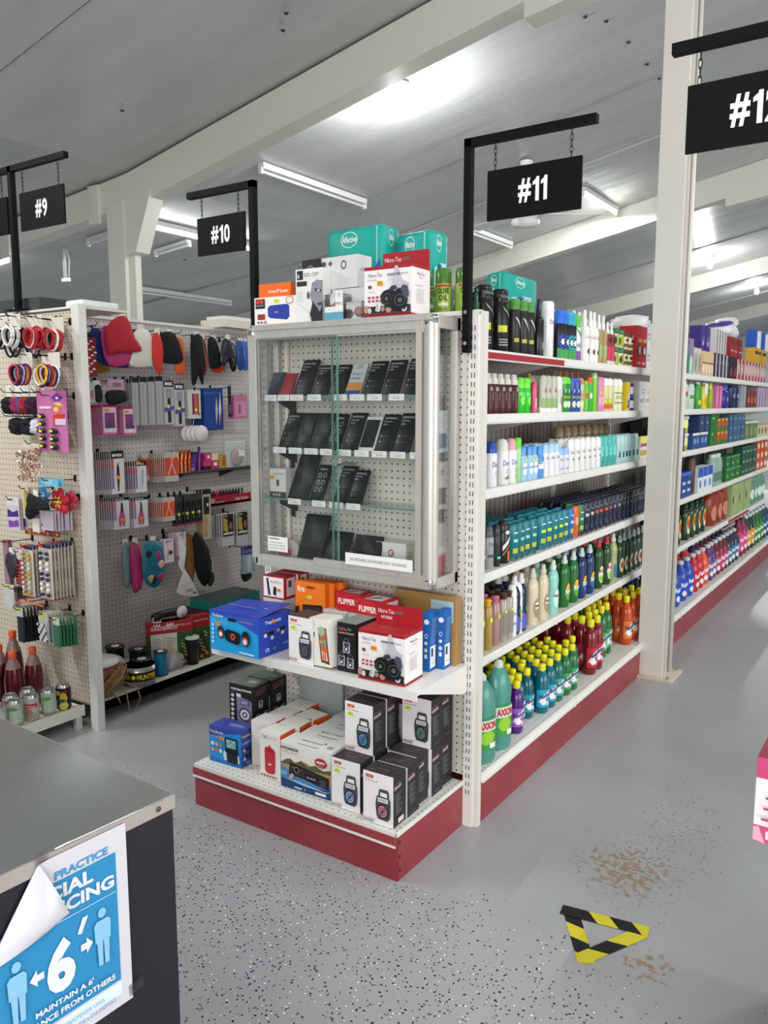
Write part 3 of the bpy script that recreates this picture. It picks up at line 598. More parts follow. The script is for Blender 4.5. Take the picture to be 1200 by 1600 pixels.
o = carton('speaker_system_box', 'large bright blue speaker system box overhanging the left end of the shelf', 'speaker box', (-2.163, 2.066, zs), .24, .175, .145, 0, '#2b48b4', None, pr, None, [('F', .19, .7, ORST)])
mb = MB(); mb.add([(0, 0, .1455), (.24, 0, .1455), (.246, .17, .168), (0, .175, .150), (0, 0, .1475), (.24, 0, .1475), (.246, .17, .1705), (0, .175, .1525)], [(0,1,2,3),(4,5,6,7),(0,1,5,4),(1,2,6,5),(2,3,7,6),(3,0,4,7)], '#2f43ae')
mb.print(((0, 0, .148), (.24, 0, 0), (0, .173, .004)), [('e', .3+.13*i, .78-.06*i, .035, .05, '#b9c8ec') for i in range(5)]+[('t', .15, .32, .09, 'Multimedia Speaker', '#8fa2e0', {'w': .6})], .002); mb.build('lid_flap', o)
spk_box((-1.827, 2.118, zs), 'speaker box with a grey speaker picture on the middle shelf', '#5f6066', -1, h=.165, d=.1)
pr = [('F', 't', .12, .88, .022, 'Infinix', '#77756f', {'w': .2}), ('F', 'p', [(.16, .62), (.18, .72), (.24, .72), (.22, .62)], '#4a4844'), ('F', 'p', [(.42, .82), (.85, .83), (.93, .06), (.5, .1)], '#1d1b1c'), ('F', 'p', [(.46, .8), (.82, .81), (.89, .1), (.54, .13)], '#e0672c'), ('F', 'p', [(.5, .62), (.7, .6), (.66, .4), (.52, .42)], '#5f8fb0'), ('F', 'e', .62, .76, .18, .1, '#a9c0a4'), ('F', 'p', [(.56, .34), (.82, .3), (.86, .14), (.6, .16)], '#eedfd8'), ('F', 'p', [(.66, .56), (.82, .6), (.8, .42)], '#7ab0a0'), ('F', 'r', .45, .5, .66, .56, ORST), ('F', 'r', .62, .17, .68, .32, '#e0672c'), ('F', 'r', .72, .16, .78, .3, '#c9502a'), ('R', 't', .6, .1, .03, 'LTE', '#8a8882', {'w': .2})]
o = carton('phone_box', 'tall white phone box with an orange abstract phone picture, leaning', 'phone box', (-1.722, 2.118, zs+.004), .088, .075, .163, -4, '#eeebe4', None, pr); o.rotation_euler[1] = R(-4)
MB().box(0, .088, .0, .075, .163, .167, '#e8e6df').build('lid', o)
pr = [('F', 't', .08, .84, .06, 'Small Size', '#d0606a', {'w': .42, 'b': .02}), ('F', 't', .56, .84, .06, 'Big', '#58a0c8', {'w': .2, 'b': .02}), ('F', 't', .08, .76, .06, 'Large Sound', '#d8b088', {'w': .8, 'b': .02})]
for cx, cy, s in ((.5, .52, 1), (.25, .24, .95), (.74, .22, .95)): pr += [('F', 'r', cx-.19*s, cy-.13*s, cx+.19*s, cy+.09*s, '#a9a7b0'), ('F', 'ring', cx, cy+.12*s, .13*s, .05*s, .75, '#6c6a74'), ('F', 'r', cx-.13*s, cy+.01, cx+.13*s, cy+.07*s, '#3c3a44'), ('F', 'e', cx, cy-.05*s, .12*s, .06*s, '#3c3a44'), ('F', 'e', cx, cy-.05*s, .06*s, .03*s, '#e8e6ea')]
carton('portable_speaker_box', 'slim black box with three small speakers pictured, on the middle shelf', 'speaker box', (-1.623, 2.132, zs), .078, .13, .17, 0, '#1d1c20', {'T': '#83918a'}, pr)
for i, (x, y, lb) in enumerate(((-1.378, 2.285, 'front of two thin blue tablet boxes standing on edge'), (-1.35, 2.335, 'rear of two thin blue tablet boxes standing on edge'))):
    pr = [('F', 'e', .55, .84, .4, .045, '#e8eef6'), ('F', 'ring', .5, .6, .25, .04, .7, '#d8e4f2'), ('F', 'e', .5, .48, .25, .03, '#d8e4f2'), ('F', 'e', .5, .36, .25, .035, '#c8d8ec'), ('F', 'r', .3, .22, .7, .29, '#d8e4f2'), ('R', 'r', .1, .05, .85, .42, '#e6e9ec'), ('R', 'r', .25, .24, .5, .38, '#2c2e34'), ('R', 't', .3, .12, .02, 'A7 Lite', '#444'+'444', {'w': .4})]+lines('R', .12, .46, .9, .9, 16, '#7fa6d4', .35, .4)
    carton('tablet_box', lb, 'tablet box', (x, y, zs), .026, .05, .205, 2, '#1f62ae', None, pr, 'thin blue tablet boxes')
pr = [('F', 'r', .6, .62, .96, .92, '#a9cdd4'), ('F', 't', .63, .85, .02, 'Samsung Electronics', '#5f8288', {'w': .25})]+lines('F', .63, .7, .8, .8, 3, '#2c3c40', .5, .1)
carton('cardboard_box', 'flat brown cardboard box with a pale blue label standing against the back', 'cardboard box', (-1.56, 2.392, zs), .25, .018, .243, 0, '#a9824f', None, pr, 'brown cardboard boxes')
carton('cardboard_box', 'second flat brown cardboard box behind the labelled one', 'cardboard box', (-1.56, 2.413, zs), .25, .018, .235, 0, '#b08a58', None, None, 'brown cardboard boxes')
# white flat boxes and FLIPPER boxes behind
k = 0
for x, y, n_ in ((-2.11, 2.3, 3), (-1.99, 2.30, 2), (-1.91, 2.25, 2), (-1.80, 2.28, 3), (-1.69, 2.28, 3), (-1.60, 2.24, 2)):
    for i in range(n_):
        wd = ('left end', 'second column', 'third column', 'fourth column', 'fifth column', 'right end')[k]
        pr = [('F', 'r', .0, .05, 1, .12, '#b8b8bc'), ('F', 't', .1, .4, .3, 'fire HD', '#55555a', {'w': .2}), ('T', 'r', .2, .2, .8, .6, '#d3d0cf')]
        carton('white_gadget_box', 'flat white gadget box, %s of the back row, %s from the bottom' % (wd, ORD[i]), 'gadget box', (x, y, zs+.052*i), .10, .12, .05, random.uniform(-4, 4), '#dedad8', None, pr, 'flat white gadget boxes')
    k += 1
def flip(loc, label, red, w=.108, d=.075, h=.085, rz=2):
    if red: pr = [('F', 't', .08, .35, .33, 'FLIPPER 2', '#f4e8e6', {'w': .84, 'b': .03}), ('T', 'r', .2, .15, .85, .85, '#c9c4c4'), ('T', 'p', [(.25, .3), (.6, .6), (.65, .5), (.3, .2)], '#4a3a3c'), ('R', 'r', .15, .1, .9, .9, '#d8d0d2')]+lines('R', .25, .2, .8, .8, 5, '#77707a', .3)
    else: pr = [('F', 'r', .04, .05, .95, .95, '#f0ecec'), ('F', 'p', [(.17, .88), (.26, .9), (.36, .12), (.26, .1)], '#28262a'), ('F', 'p', [(.5, .5), (.56, .55), (.63, .48), (.62, .12), (.52, .12), (.48, .2)], '#28262a'), ('F', 't', .38, .68, .11, 'FLIPPER 2', '#b87078', {'w': .5}), ('R', 'r', .15, .1, .85, .92, '#e3d8da'), ('R', 'r', .3, .5, .55, .8, '#5a484e')]
    return carton('remote_control_box', label, 'remote control box', loc, w, d, h, rz, '#c22232' if red else '#b81e2e', {'T': '#b03a44'} if not red else None, pr, 'red remote control boxes', [] if red else [('F', .76, .4, ORST, (.018, .012))])
flip((-2.112, 2.30, zs+.158), 'white-fronted remote control box at the left end, stacked high', False)
flip((-2.10, 2.372, zs+.158), 'white-fronted remote control box behind the one at the left end', False, d=.055, h=.09)
flip((-1.755, 2.30, zs+.158), 'left of the two solid red remote control boxes', True, h=.065)
flip((-1.63, 2.255, zs+.158), 'right of the two solid red remote control boxes', True, h=.065, w=.112, d=.10, rz=-3)
carton('white_gadget_box', 'white box directly under the right red remote control box', 'gadget box', (-1.625, 2.26, zs+.105), .10, .1, .052, 0, '#dedad8', None, None, 'flat white gadget boxes')
for i, dx in enumerate((0, .045, .088)):
    pr = [('F', 't', .07, .72, .16, 'fire', '#f8eee4', {'w': .24, 'b': .02}), ('F', 't', .32, .74, .08, '7', '#f0c8a0', {'w': .04}), ('F', 'e', .52, .86, .16, .035, '#8a3a14'), ('F', 'p', [(.25, 0), (.25, .38), (.9, .42), (.92, 0)], '#222226'), ('F', 'p', [(.3, .02), (.3, .32), (.86, .35), (.87, .02)], '#3a3a3e'), ('F', 'p', [(0, 0), (0, .3), (.12, .34), (.16, 0)], '#2a2a2e')] if i == 0 else []
    carton('tablet_box', ('front bright orange tablet box with a hanging slot', 'middle bright orange tablet box, only its edge showing', 'rear bright orange tablet box, only its edge showing')[i], 'tablet box', (-1.935+.02*i, 2.285+.028*i, zs+.105), .135, .024, .14, 3, '#ee7a22', {'R': '#e06e1c'}, pr, 'orange tablet boxes', [('F', .5, .6, NEON)] if i == 0 else None)

# ================================================================ glass display case hung on the end unit
cx0, cx1, cy0, cy1, cz0, cz1 = -2.145, -1.335, 2.285, 2.445, .88, 1.785
case = thing('display_case', 'aluminium framed glass display case of phones hung above the end shelves', 'display case', (0, 0, 0))
al, n, l, b = newmat('brushed_aluminium')
g = n.new('ShaderNodeNewGeometry'); mp = n.new('ShaderNodeMapping'); mp.inputs['Scale'].default_value = (3, 3, 1.2); l.new(g.outputs['Position'], mp.inputs[0])
l.new(mixc(n, l, ramp(n, l, noise(n, l, mp.outputs[0], 12, 4), .3, .7), lin('#bdb9b2'), lin('#c6c3bd')), b.inputs['Base Color']); b.inputs['Metallic'].default_value = .35; b.inputs['Roughness'].default_value = .3
mb = MB(); mb.box(cx0+.02, cx1-.02, cy0, cy0+.022, cz1-.048, cz1-.004, al); mb.box(cx0+.02, cx1-.02, cy0-.005, cy0+.01, cz1-.02, cz1, al); mb.box(cx0+.02, cx1-.02, cy0+.004, cy0+.02, cz1-.056, cz1-.044, al); mb.build('top_rail', case)
mb = MB(); mb.box(cx0+.02, cx1-.02, cy0, cy0+.022, cz0+.002, cz0+.048, al); mb.box(cx0+.02, cx1-.02, cy0-.006, cy0+.012, cz0+.004, cz0+.03, al); mb.box(cx0+.3, cx1-.06, cy0-.003, cy0+.01, cz0+.034, cz0+.06, al); mb.build('bottom_rail', case)
for x, nm in ((cx0, 0), (cx1-.075, 1)):
    mb = MB()
    if nm: mb.box(x, x+.022, cy0-.002, cy0+.02, cz0+.02, cz1-.02, al); mb.lathe([(.0265, cz0+.03), (.0265, cz1-.03)], al, 20, (x+.046, cy0+.022, 0))
    else: mb.box(x, x+.034, cy0-.004, cy0+.03, cz0+.02, cz1-.02, al)
    mb.build('corner_post', case)
    c_ = (x+(.046 if nm else .017), cy0+.022-.01*(1-nm), 0); r = .027 if nm else .022
    MB().lathe([(r, cz1-.034), (r, cz1-.014), (r*.8, cz1-.003), (0, cz1)], CHROME, 16, c_).build('corner_cap', case); MB().lathe([(r, cz0+.034), (r, cz0+.014), (r*.8, cz0+.002), (0, cz0)][::-1], CHROME, 16, c_).build('corner_cap', case)
for s, x in ((0, cx0), (1, cx1-.02)):
    mb = MB(); mb.box(x, x+.02, cy0+.02, cy1, cz1-.045, cz1-.004, al); mb.box(x, x+.02, cy0+.02, cy1, cz0+.004, cz0+.04, al); mb.box(x, x+.02, cy1-.018, cy1, cz0, cz1-.004, al); mb.build('side_frame', case)
    MB().box(x+.008, x+.011, cy0+.04, cy1-.015, cz0+.04, cz1-.045, GLASS).build('side_glass', case)
MB().box(cx0+.02, cx1-.02, cy0+.02, cy1, cz0+.004, cz0+.014, al).build('floor_panel', case)
MB().box(cx0+.02, cx1-.02, cy0+.02, cy1, cz1-.014, cz1-.006, M('#bab8b2', .5)).build('roof_panel', case)
d1 = MB().box(cx0+.034, -1.735, cy0+.004, cy0+.008, cz0+.045, cz1-.05, GLASS).build('sliding_glass_door', case); MB().box(-1.737, -1.733, cy0+.003, cy0+.009, cz0+.045, cz1-.05, GLASS_EDGE).build('glass_edge', d1)
d2 = MB().box(-1.765, cx1-.07, cy0+.013, cy0+.017, cz0+.05, cz1-.05, GLASS).build('sliding_glass_door', case); MB().box(-1.767, -1.763, cy0+.012, cy0+.018, cz0+.05, cz1-.05, GLASS_EDGE).build('glass_edge', d2)
mb = MB(); mb.lathe([(.013, -.02), (.013, .003)], CHROME, 14, (-1.725, cy0-.003, 1.295), axis='Y'); mb.box(-1.722, -1.642, cy0-.014, cy0-.007, 1.284, 1.297, M('#8d8a84', .3, .9)); mb.build('door_lock', case)
SH = {}
for i, z in enumerate((1.522, 1.328, 1.138)):
    s = MB().box(cx0+.03, cx1-.055, cy0+.03, cy1-.005, z, z+.006, GLASS, {'F': GLASS_EDGE}).build('glass_shelf', case)
    for x in (cx0+.09, cx1-.06):
        mb = MB(); mb.add([(x, cy0+.05, z), (x, cy1, z), (x, cy1, z-.06), (x, cy1-.03, z-.05), (x, cy0+.06, z-.02), (x+.003, cy0+.05, z), (x+.003, cy1, z), (x+.003, cy1, z-.06), (x+.003, cy1-.03, z-.05), (x+.003, cy0+.06, z-.02)],
            [(0,1,2,3,4), (9,8,7,6,5), (0,4,9,5), (4,3,8,9), (3,2,7,8)], BLACK); mb.build('shelf_bracket', case)
    MB().box(cx0+.07, cx0+.082, cy1-.012, cy1-.002, z-.08, z, BLACK).build('bracket_rail', case)
mb = MB(); mb.box(cx0+.055, cx0+.067, cy1-.02, cy1-.008, cz0+.015, cz1-.05, '#e8e0d4'); mb.build('inner_rail', case)
# phones: leaning back on each shelf. (x, width, height, colour, print)
def K(v): return 1.5+(v-1.5)*1.055
def phone(x, z, w, h, col, txt, label, name='phone_box', cat='phone box', lean=28, grp='phones in the display case', dx=0):
    if max(lin(col)[:3]) < .045: col = '#%02x%02x%02x' % tuple(int(int(col[i:i+2], 16)*.55) for i in (1, 3, 5))
    mb = MB(); mb.box(0, w, 0, .010, 0, h, M(col, .35, spec=.25), bev=.002)
    pl = ((0, -.0004, 0), (w, 0, 0), (0, 0, h)); c = []
    if txt == 'case': c = [('r', .1, .06, .9, .94, col)]
    elif txt == 'screen': c = [('r', .04, .1, .96, .9, '#14161a')]
    elif txt == 'white': c = [('r', .05, .1, .95, .9, '#14161a'), ('e', .5, .95, .05, .012, '#777'+'777')]
    elif txt == 'dots': c = [('t', .2, .84, .07, 'Add-on', '#c8ccc8', {'w': .55})]+[('ring', .3+.4*i, .7-.2*j, .13, .065, .82, '#b8c0b8') for i in range(2) for j in range(3)]
    elif txt == 'zte': c = [('r', 0, 0, 1, 1, '#b9bec2'), ('t', .3, .85, .09, 'ZTE', '#3c4248', {'w': .4}), ('t', .1, .62, .1, 'Quest 5', '#22262a', {'w': .7}), ('t', .1, .48, .1, 'ready!', '#22262a', {'w': .7}), ('r', 0, .12, 1, .4, '#c98a4a'), ('r', 0, 0, 1, .14, '#2f4f96')]
    elif txt == 'glow': c = [('r', .02, .35, .98, .96, '#161b1d'), ('p', [(.2, .9), (.35, .96), (.8, .6), (.6, .5)], '#2a3234'), ('p', [(.3, .7), (.5, .8), (.9, .5), (.5, .45)], '#323b3d')]
    elif txt: c = [('t', .1, .86, .055, 'SAMSUNG', '#c9cbd0', {'w': .72}), ('t', .1, .77, .05, 'Galaxy', '#c9cbd0', {'w': .5}), ('t', .1, .69, .05, txt, '#c9cbd0', {'w': .25}), ('e', .2, .4, .05, .02, '#9a9ca2'), ('r', .35, .395, .7, .405, '#6a6c72'), ('e', .2, .25, .05, .02, '#9a9ca2'), ('r', .35, .245, .65, .255, '#6a6c72')]
    mb.print(pl, c)
    o = mb.build(name, None, (x, cy0+.048, z)); o.rotation_euler = (R(-lean), 0, R(dx)); props(o, label, cat, grp)
    return o
def tag_card(x, z, w, label, h=.022):
    mb = MB(); mb.box(0, w, 0, .0008, 0, h, '#eceae4'); mb.print(((0, 0, 0), (w, 0, 0), (0, 0, h)), [('t', .08, .6, .2, 'Samsung A12', '#8d8d96', {'w': .6}), ('t', .3, .2, .26, '$179.99', '#5a5a68', {'w': .4})], .0002)
    o = mb.build('price_tag', None, (x, cy0+.028, z)); props(o, label, 'price tag', 'price tags on the display case shelves'); return o
def row(zi, ents, what):
    z = (1.528, 1.334, 1.144)[zi]
    for i, (x, w, h, col, txt, lb) in enumerate(ents):
        phone(x*1.055, z, w, h, col, txt, lb)
row(0, [(-1.995, .062, .10, '#2b3442', 'case', 'dark blue phone case at the left of the top row'), (-1.938, .055, .095, '#9c3038', 'case', 'red phone case in the top row'),
        (-1.872, .075, .15, '#2a2624', 'A11', 'tall dark phone box right of the red case'), (-1.79, .07, .125, '#242022', 'A01', 'dark phone box under the door seam, top row'), (-1.71, .058, .125, '#1f2124', 'A12', 'black phone box left of the silver one'),
        (-1.644, .062, .125, '#9ea4a8', 'zte', 'silver phone box with orange and blue foot'), (-1.572, .068, .135, '#1d2022', 'A02s', 'black phone box right of the silver one'), (-1.498, .068, .137, '#1c1c20', 'A20s', 'black phone box second from the right end, top row'), (-1.42, .068, .14, '#1a1a20', 'A32', 'tallest black phone box at the right end, top row')], 'top')
row(1, [(-1.945, .07, .148, '#1d2124', 'A10', 'black phone box at the left of the middle row'), (-1.875, .068, .147, '#25292c', 'glow', 'dark glossy phone box second in the middle row'), (-1.803, .07, .147, '#1f2225', 'glow', 'dark phone box third in the middle row'),
        (-1.733, .062, .145, '#15171a', 'dots', 'phone box printed with six round icons, middle row'), (-1.66, .068, .15, '#1d2a2a', 'A12', 'dark green-backed phone box in the middle row'), (-1.593, .066, .135, '#d9dadb', 'white', 'white framed phone on show in the middle row'), (-1.525, .068, .145, '#1a1c20', 'A11', 'black phone box right of the white phone'), (-1.455, .066, .15, '#1b181e', 'A02s', 'black phone box at the right end of the middle row')], 'mid')
row(2, [(-1.905, .095, .185, '#2a3a34', 'glow', 'large green-black tablet in the third row'), (-1.805, .06, .145, '#16201e', 'dots', 'phone box with six round icons, third row'), (-1.70, .068, .147, '#17181d', 'A11', 'taller black phone box in the third row'), (-1.64, .062, .132, '#17181d', 'A01', 'shorter black phone box in the third row')], 'low')
for zi, z, xs_ in ((0, 1.528, (-1.985, -1.93, -1.868, -1.79, -1.68, -1.61, -1.54, -1.455)), (1, 1.334, (-1.95, -1.878, -1.807, -1.737, -1.665, -1.592, -1.522, -1.45, -1.375)), (2, 1.144, (-1.885, -1.775, -1.70, -1.628))):
    for i, x in enumerate(xs_): tag_card(x*1.055, z-.019, .062, 'small white price tag, %s from the left on the %s glass shelf' % (ORD[i], ('top', 'second', 'third')[zi]))
zf = cz0+.015
phone(-1.975, zf, .115, .20, '#23262b', 'glow', 'large dark tablet leaning on the case floor', 'tablet', 'tablet', 22)
phone(-1.865, zf, .11, .15, '#1d2024', '', 'plain black tablet leaning under the door seam', 'tablet', 'tablet', 30)
phone(-1.72, zf+.01, .12, .13, '#20272c', 'glow', 'dark tablet behind the no returns notice', 'tablet', 'tablet', 20)
pr = [('F', 'ring', .5, .68, .1, .12, .62, '#d8453a'), ('F', 'p', [(.41, .58), (.44, .6), (.56, .58), (.6, .62), (.6, .69), (.5, .69), (.5, .66), (.56, .66), (.54, .62), (.48, .62)], '#3f78d8'), ('F', 't', .4, .38, .04, 'Nest Mini', '#9a9a98', {'w': .2})]+lines('R', .2, .2, .8, .8, 7, '#bdbab4', .25)
carton('smart_speaker_box', 'white box with a multicoloured letter, right end of the case floor', 'gadget box', (-1.625, 2.37, zf), .125, .06, .115, 0, '#e3e1dc', None, pr)
mb = MB(); mb.box(0, .28, 0, .001, 0, .042, '#ecebea'); mb.print(((0, 0, 0), (.28, 0, 0), (0, 0, .042)), [('t', .08, .36, .26, 'NO RETURNS ON PHONES ONLY EXCHANGE', '#2c2c34', {'w': .84})])
props(mb.build('notice', None, (-1.695, cy0-.0085, .935)), 'white notice strip about phone returns taped to the case front', 'notice')
mb = MB(); mb.box(0, .098, 0, .001, 0, .056, '#e9e8e4'); mb.print(((0, 0, 0), (.098, 0, 0), (0, 0, .056)), [('t', .08, .8, .12, 'Home Phones', '#2c2c34', {'w': .5, 'b': .03}), ('t', .08, .55, .08, '$23 Wired line $29.95', '#4c4c54', {'w': .7}), ('t', .08, .36, .08, '$31 Wireless $39.95', '#4c4c54', {'w': .8}), ('t', .08, .17, .08, '$45 Wireless $54.95', '#4c4c54', {'w': .8})])
props(mb.build('price_list', None, (-2.07, cy0+.0025, .945)), 'small white price list at the lower left of the case glass', 'price list')
pr = [('F', 'r', 0, 0, 1, .2, '#3a3a3c'), ('F', 't', .25, .8, .06, 'Chromecast', '#6a6a6c', {'w': .6}), ('F', 'r', .42, .4, .58, .62, '#4a4a44')]+[('F', 'ring', .25+.18*i, .1, .06, .05, .6, '#e8e8e8') for i in range(3)]
carton('gadget_box', 'small white gadget box with round icons, left of the third row', 'gadget box', (-2.092, 2.33, 1.144), .08, .03, .11, 0, '#d6d3ce', None, pr, None, [('F', .15, .7, ORST, (.02, .014))])
t = thing('phone_accessory_pack', 'bagged phone accessories lying behind the price list', 'pack', (-2.03, 2.36, zf))
MB().puff([(-.05, 0), (.05, 0), (.055, .05), (.03, .085), (-.04, .08)], .04, '#c9b9b6', wob=.15).build('bag', t); MB().box(-.03, .03, -.024, -.02, .01, .05, '#b0506a').build('insert_card', t)
pr = [('F', 'ring', .5, .78, .16, .06, .8, '#33343a'), ('F', 't', .42, .755, .06, '16', '#33343a', {'w': .14})]
for i, (z, h, c_, lb) in enumerate(((1.336, .14, '#c9d3dc', 'upper clear accessory pack hanging inside the right side glass'), (1.144, .16, '#d6ccd0', 'accessory pack with a round size mark inside the right side glass'), (zf, .2, '#cdbfc2', 'red and white packs standing inside the right side glass'))):
    o = carton('accessory_pack', lb, 'pack', (-1.388, 2.43, z), .07, .022, h, -90, c_, None, [('F', 'r', .1, .1, .9, .45, ('#4a6a8c', '#5a4850', '#b8303a')[i]), ('F', 'r', .2, .5, .8, .6, '#e8e4e4')]+(pr if i == 1 else []), 'packs inside the right side of the case')
    o.location.y = 2.405; o.rotation_euler.z = R(90); o.location = (-1.362, 2.345, z)

# ================================================================ goods standing on the case
zt = cz1+.0005
pr = [('F', 'p', [(.33, .3), (.32, .6), (.38, .7), (.78, .72), (.84, .66), (.84, .26), (.78, .16), (.4, .24)], '#2c3f9c'), ('F', 'r', .5, .42, .56, .48, '#e08090'), ('F', 'r', .03, .6, .26, .95, '#26242a'), ('F', 'r', .05, .78, .12, .92, '#d8452c'), ('F', 'r', .14, .78, .22, .92, '#d8452c'), ('F', 't', .05, .68, .06, 'PORTABLE', '#c8c4c4', {'w': .18}), ('F', 'r', .08, .2, .26, .4, '#a43038'), ('F', 'e', .1, .1, .025, .035, '#26242a'), ('F', 'e', .18, .1, .025, .035, '#26242a'), ('F', 'e', .27, .1, .03, .045, '#d8452c'), ('F', 'ring', .86, .85, .09, .14, .85, '#b0443c')]
carton('speaker_box', 'white box with a blue portable speaker picture, left end on top of the case', 'speaker box', (-2.125, 2.30, zt), .19, .11, .10, 4, '#f0ece8', {'R': '#dcdce8'}, pr, None, [('F', .55, .84, NEON)])
pr = [('F', 't', .3, .25, .3, 'Xtreme BT Speaker', '#f7e4d8', {'w': .62, 'b': .02})]
carton('speaker_box', 'orange speaker box lying on top of the white box at the left end', 'speaker box', (-2.12, 2.32, zt+.1008), .15, .08, .05, 2, '#ec6a24', None, pr)
pr = [('F', 'r', .05, .8, .28, .97, '#1c1c20'), ('F', 'r', .08, .83, .14, .9, '#c8c8c8'), ('F', 'r', .28, .82, .9, .95, '#ece8e6'), ('F', 't', .3, .845, .075, '50% OFF', '#2a2a30', {'w': .56}), ('F', 'r', .05, .68, .42, .77, '#2a2a2e'), ('F', 'p', [(.5, .1), (.62, .35), (.55, .5), (.62, .72), (.8, .78), (1, .75), (1, 0), (.6, 0)], '#2a2b31'), ('F', 'p', [(.55, .45), (.62, .7), (.78, .78), (1, .76), (1, .35), (.9, .18), (.75, .3)], '#8d8e98'), ('F', 'p', [(.72, .62), (.95, .6), (.95, .55), (.75, .56)], '#26272c'), ('F', 'e', .85, .58, .06, .02, '#c8c8d0'), ('F', 'p', [(.8, .34), (.98, .36), (.98, .31), (.84, .3)], '#4a4048'), ('F', 'e', .48, .5, .05, .07, '#55555c'), ('F', 'p', [(.1, .36), (.48, .22), (.6, .05), (.57, .05), (.46, .2), (.1, .34)], '#cfcfd6')]+lines('F', .07, .4, .3, .6, 6, '#a8a6a4', .2)
carton('earphone_box', 'tall white earphone box with a face picture and half price sticker', 'earphone box', (-1.925, 2.30, zt), .118, .05, .185, 3, '#e8e4e0', None, pr)
carton('earphone_box', 'black earphone packet behind the face picture box', 'earphone box', (-1.94, 2.355, zt), .085, .02, .225, 0, '#1b1b1f', None, [('F', 'ring', .45, .8, .25, .12, .7, '#6a6a70'), ('F', 'r', .1, .3, .9, .5, '#3a3a40')], None)
o = carton('earphone_box', 'upper white headphone box in the wrapped stack', 'headphone box', (-1.865, 2.36, zt+.115), .175, .08, .11, -3, '#d3d3d5', {'T': '#c6c6c8'}, [('F', 'e', .12, .8, .07, .09, '#4a4a50'), ('F', 'e', .3, .8, .05, .07, '#5a5a60'), ('R', 't', .2, .5, .1, 'ACOUSTIX', '#55555c', {'w': .6}), ('F', 'ring', .65, .72, .07, .14, .7, '#3a3a40')], 'wrapped headphone boxes')
carton('earphone_box', 'lower white headphone box in the wrapped stack', 'headphone box', (-1.80, 2.35, zt), .21, .08, .112, 0, '#cfcfd2', None, [('F', 'e', .82, .55, .02, .05, '#333'+'333'), ('F', 'e', .9, .45, .02, .05, '#4a7aa8'), ('F', 't', .72, .2, .1, 'BASS', '#3a3a40', {'w': .14})], 'wrapped headphone boxes')
def clearpack(x, y, w, h, ball, label, card):
    t = thing('bath_sponge_pack', label, 'gift pack', (x, y, zt))
    MB().box(0, w, 0, .045, 0, h, BAGM).build('clear_box', t)
    MB().lathe([(0, -h*.3), (h*.16, -h*.26), (h*.28, -h*.1), (h*.3, 0), (h*.26, h*.15), (h*.14, h*.27), (0, h*.3)], '#d9a09a', 14, (w/2, .024, h*.45)).build('pink_sponge', t)
    if card: mb = MB(); mb.box(0, w, -.0015, -.0005, 0, h*.3, '#5f9fc0'); mb.box(0, w, -.002, -.0005, h*.3, h*.52, '#e3e0dc'); mb.box(w*.62, w, -.004, -.0025, h*.35, h*1.1, '#ebe8e2'); mb.print(((w*.62, -.004, h*.35), (w*.38, 0, 0), (0, 0, h*.75)), [('t', .3, .7, .2, '1/2', '#333'+'338'[:3], {'w': .4}), ('t', .1, .3, .13, 'PRICE', '#333333', {'w': .8})]); mb.build('half_price_card', t)
clearpack(-1.79, 2.295, .08, .088, 1, 'clear pack of a pink item with a half price card', True)
clearpack(-1.702, 2.30, .075, .058, 1, 'small clear pack with a pink ball right of the half price card', False)
nitro((-1.625, 2.30, zt), 'red and white binocular speaker box standing on top of the case', 1, True, w=.185, d=.12, h=.165)
# shelves of diaper packs behind the case
def diaper(loc, w, d, h, label, rz=0, on=True):
    t = thing('diaper_pack', label, 'diaper pack', loc, R(rz), 'teal diaper packs')
    mb = MB(); mb.box(0, w, 0, d, 0, h, '#18a59a', bev=.02)
    for f, pl in (('F', ((0, -.0006, 0), (w, 0, 0), (0, 0, h))), ('R', ((w+.0006, 0, 0), (0, d, 0), (0, 0, h)))):
        mb.print(pl, [('ring', .42, .8, .15, .13, .88, '#bfe8e2'), ('t', .3, .755, .1, 'Affective', '#eaf8f6', {'w': .25, 'b': .02}), ('p', [(.14, .12), (.14, .42), (.3, .45), (.42, .3), (.42, .12)], '#8fd4cc'), ('r', .46, .12, .76, .5, '#b4dcdc'), ('p', [(.8, .06), (.88, .34), (.96, .45), (.96, .06)], '#2d56b4'), ('e', .45, .44, .06, .04, '#4a5fb0')]+[('r', .5, .18+.06*i, .72, .2+.06*i, '#6fb0b4') for i in range(5)], .0012)
    mb.build('pack', t); MB().box(w-.03, w-.026, -.004, d+.004, .02, h-.01, '#8fcfca').build('pack_seam', t)
diaper((-2.02, 2.60, 1.931), .27, .12, .235, 'nearest teal diaper pack above the headphone boxes')
diaper((-2.02, 2.60, 1.695), .27, .12, .235, 'teal diaper pack underneath the nearest one')
diaper((-1.735, 2.66, 1.895), .17, .11, .235, 'teal diaper pack behind the red and white box on the case', -8)
diaper((-1.735, 2.66, 1.695), .17, .11, .199, 'teal diaper pack supporting the one behind the red and white box', -8)
diaper((-1.74, 3.42, 1.90), .10, .36, .19, 'teal diaper pack high above the black hair spray cans')
diaper((-1.74, 3.42, 1.695), .10, .36, .204, 'lower teal diaper pack under the one above the hair sprays')
diaper((-1.72, 3.20, 1.83), .08, .2, .17, 'crumpled teal diaper pack lying lower beside the tall one', 4)

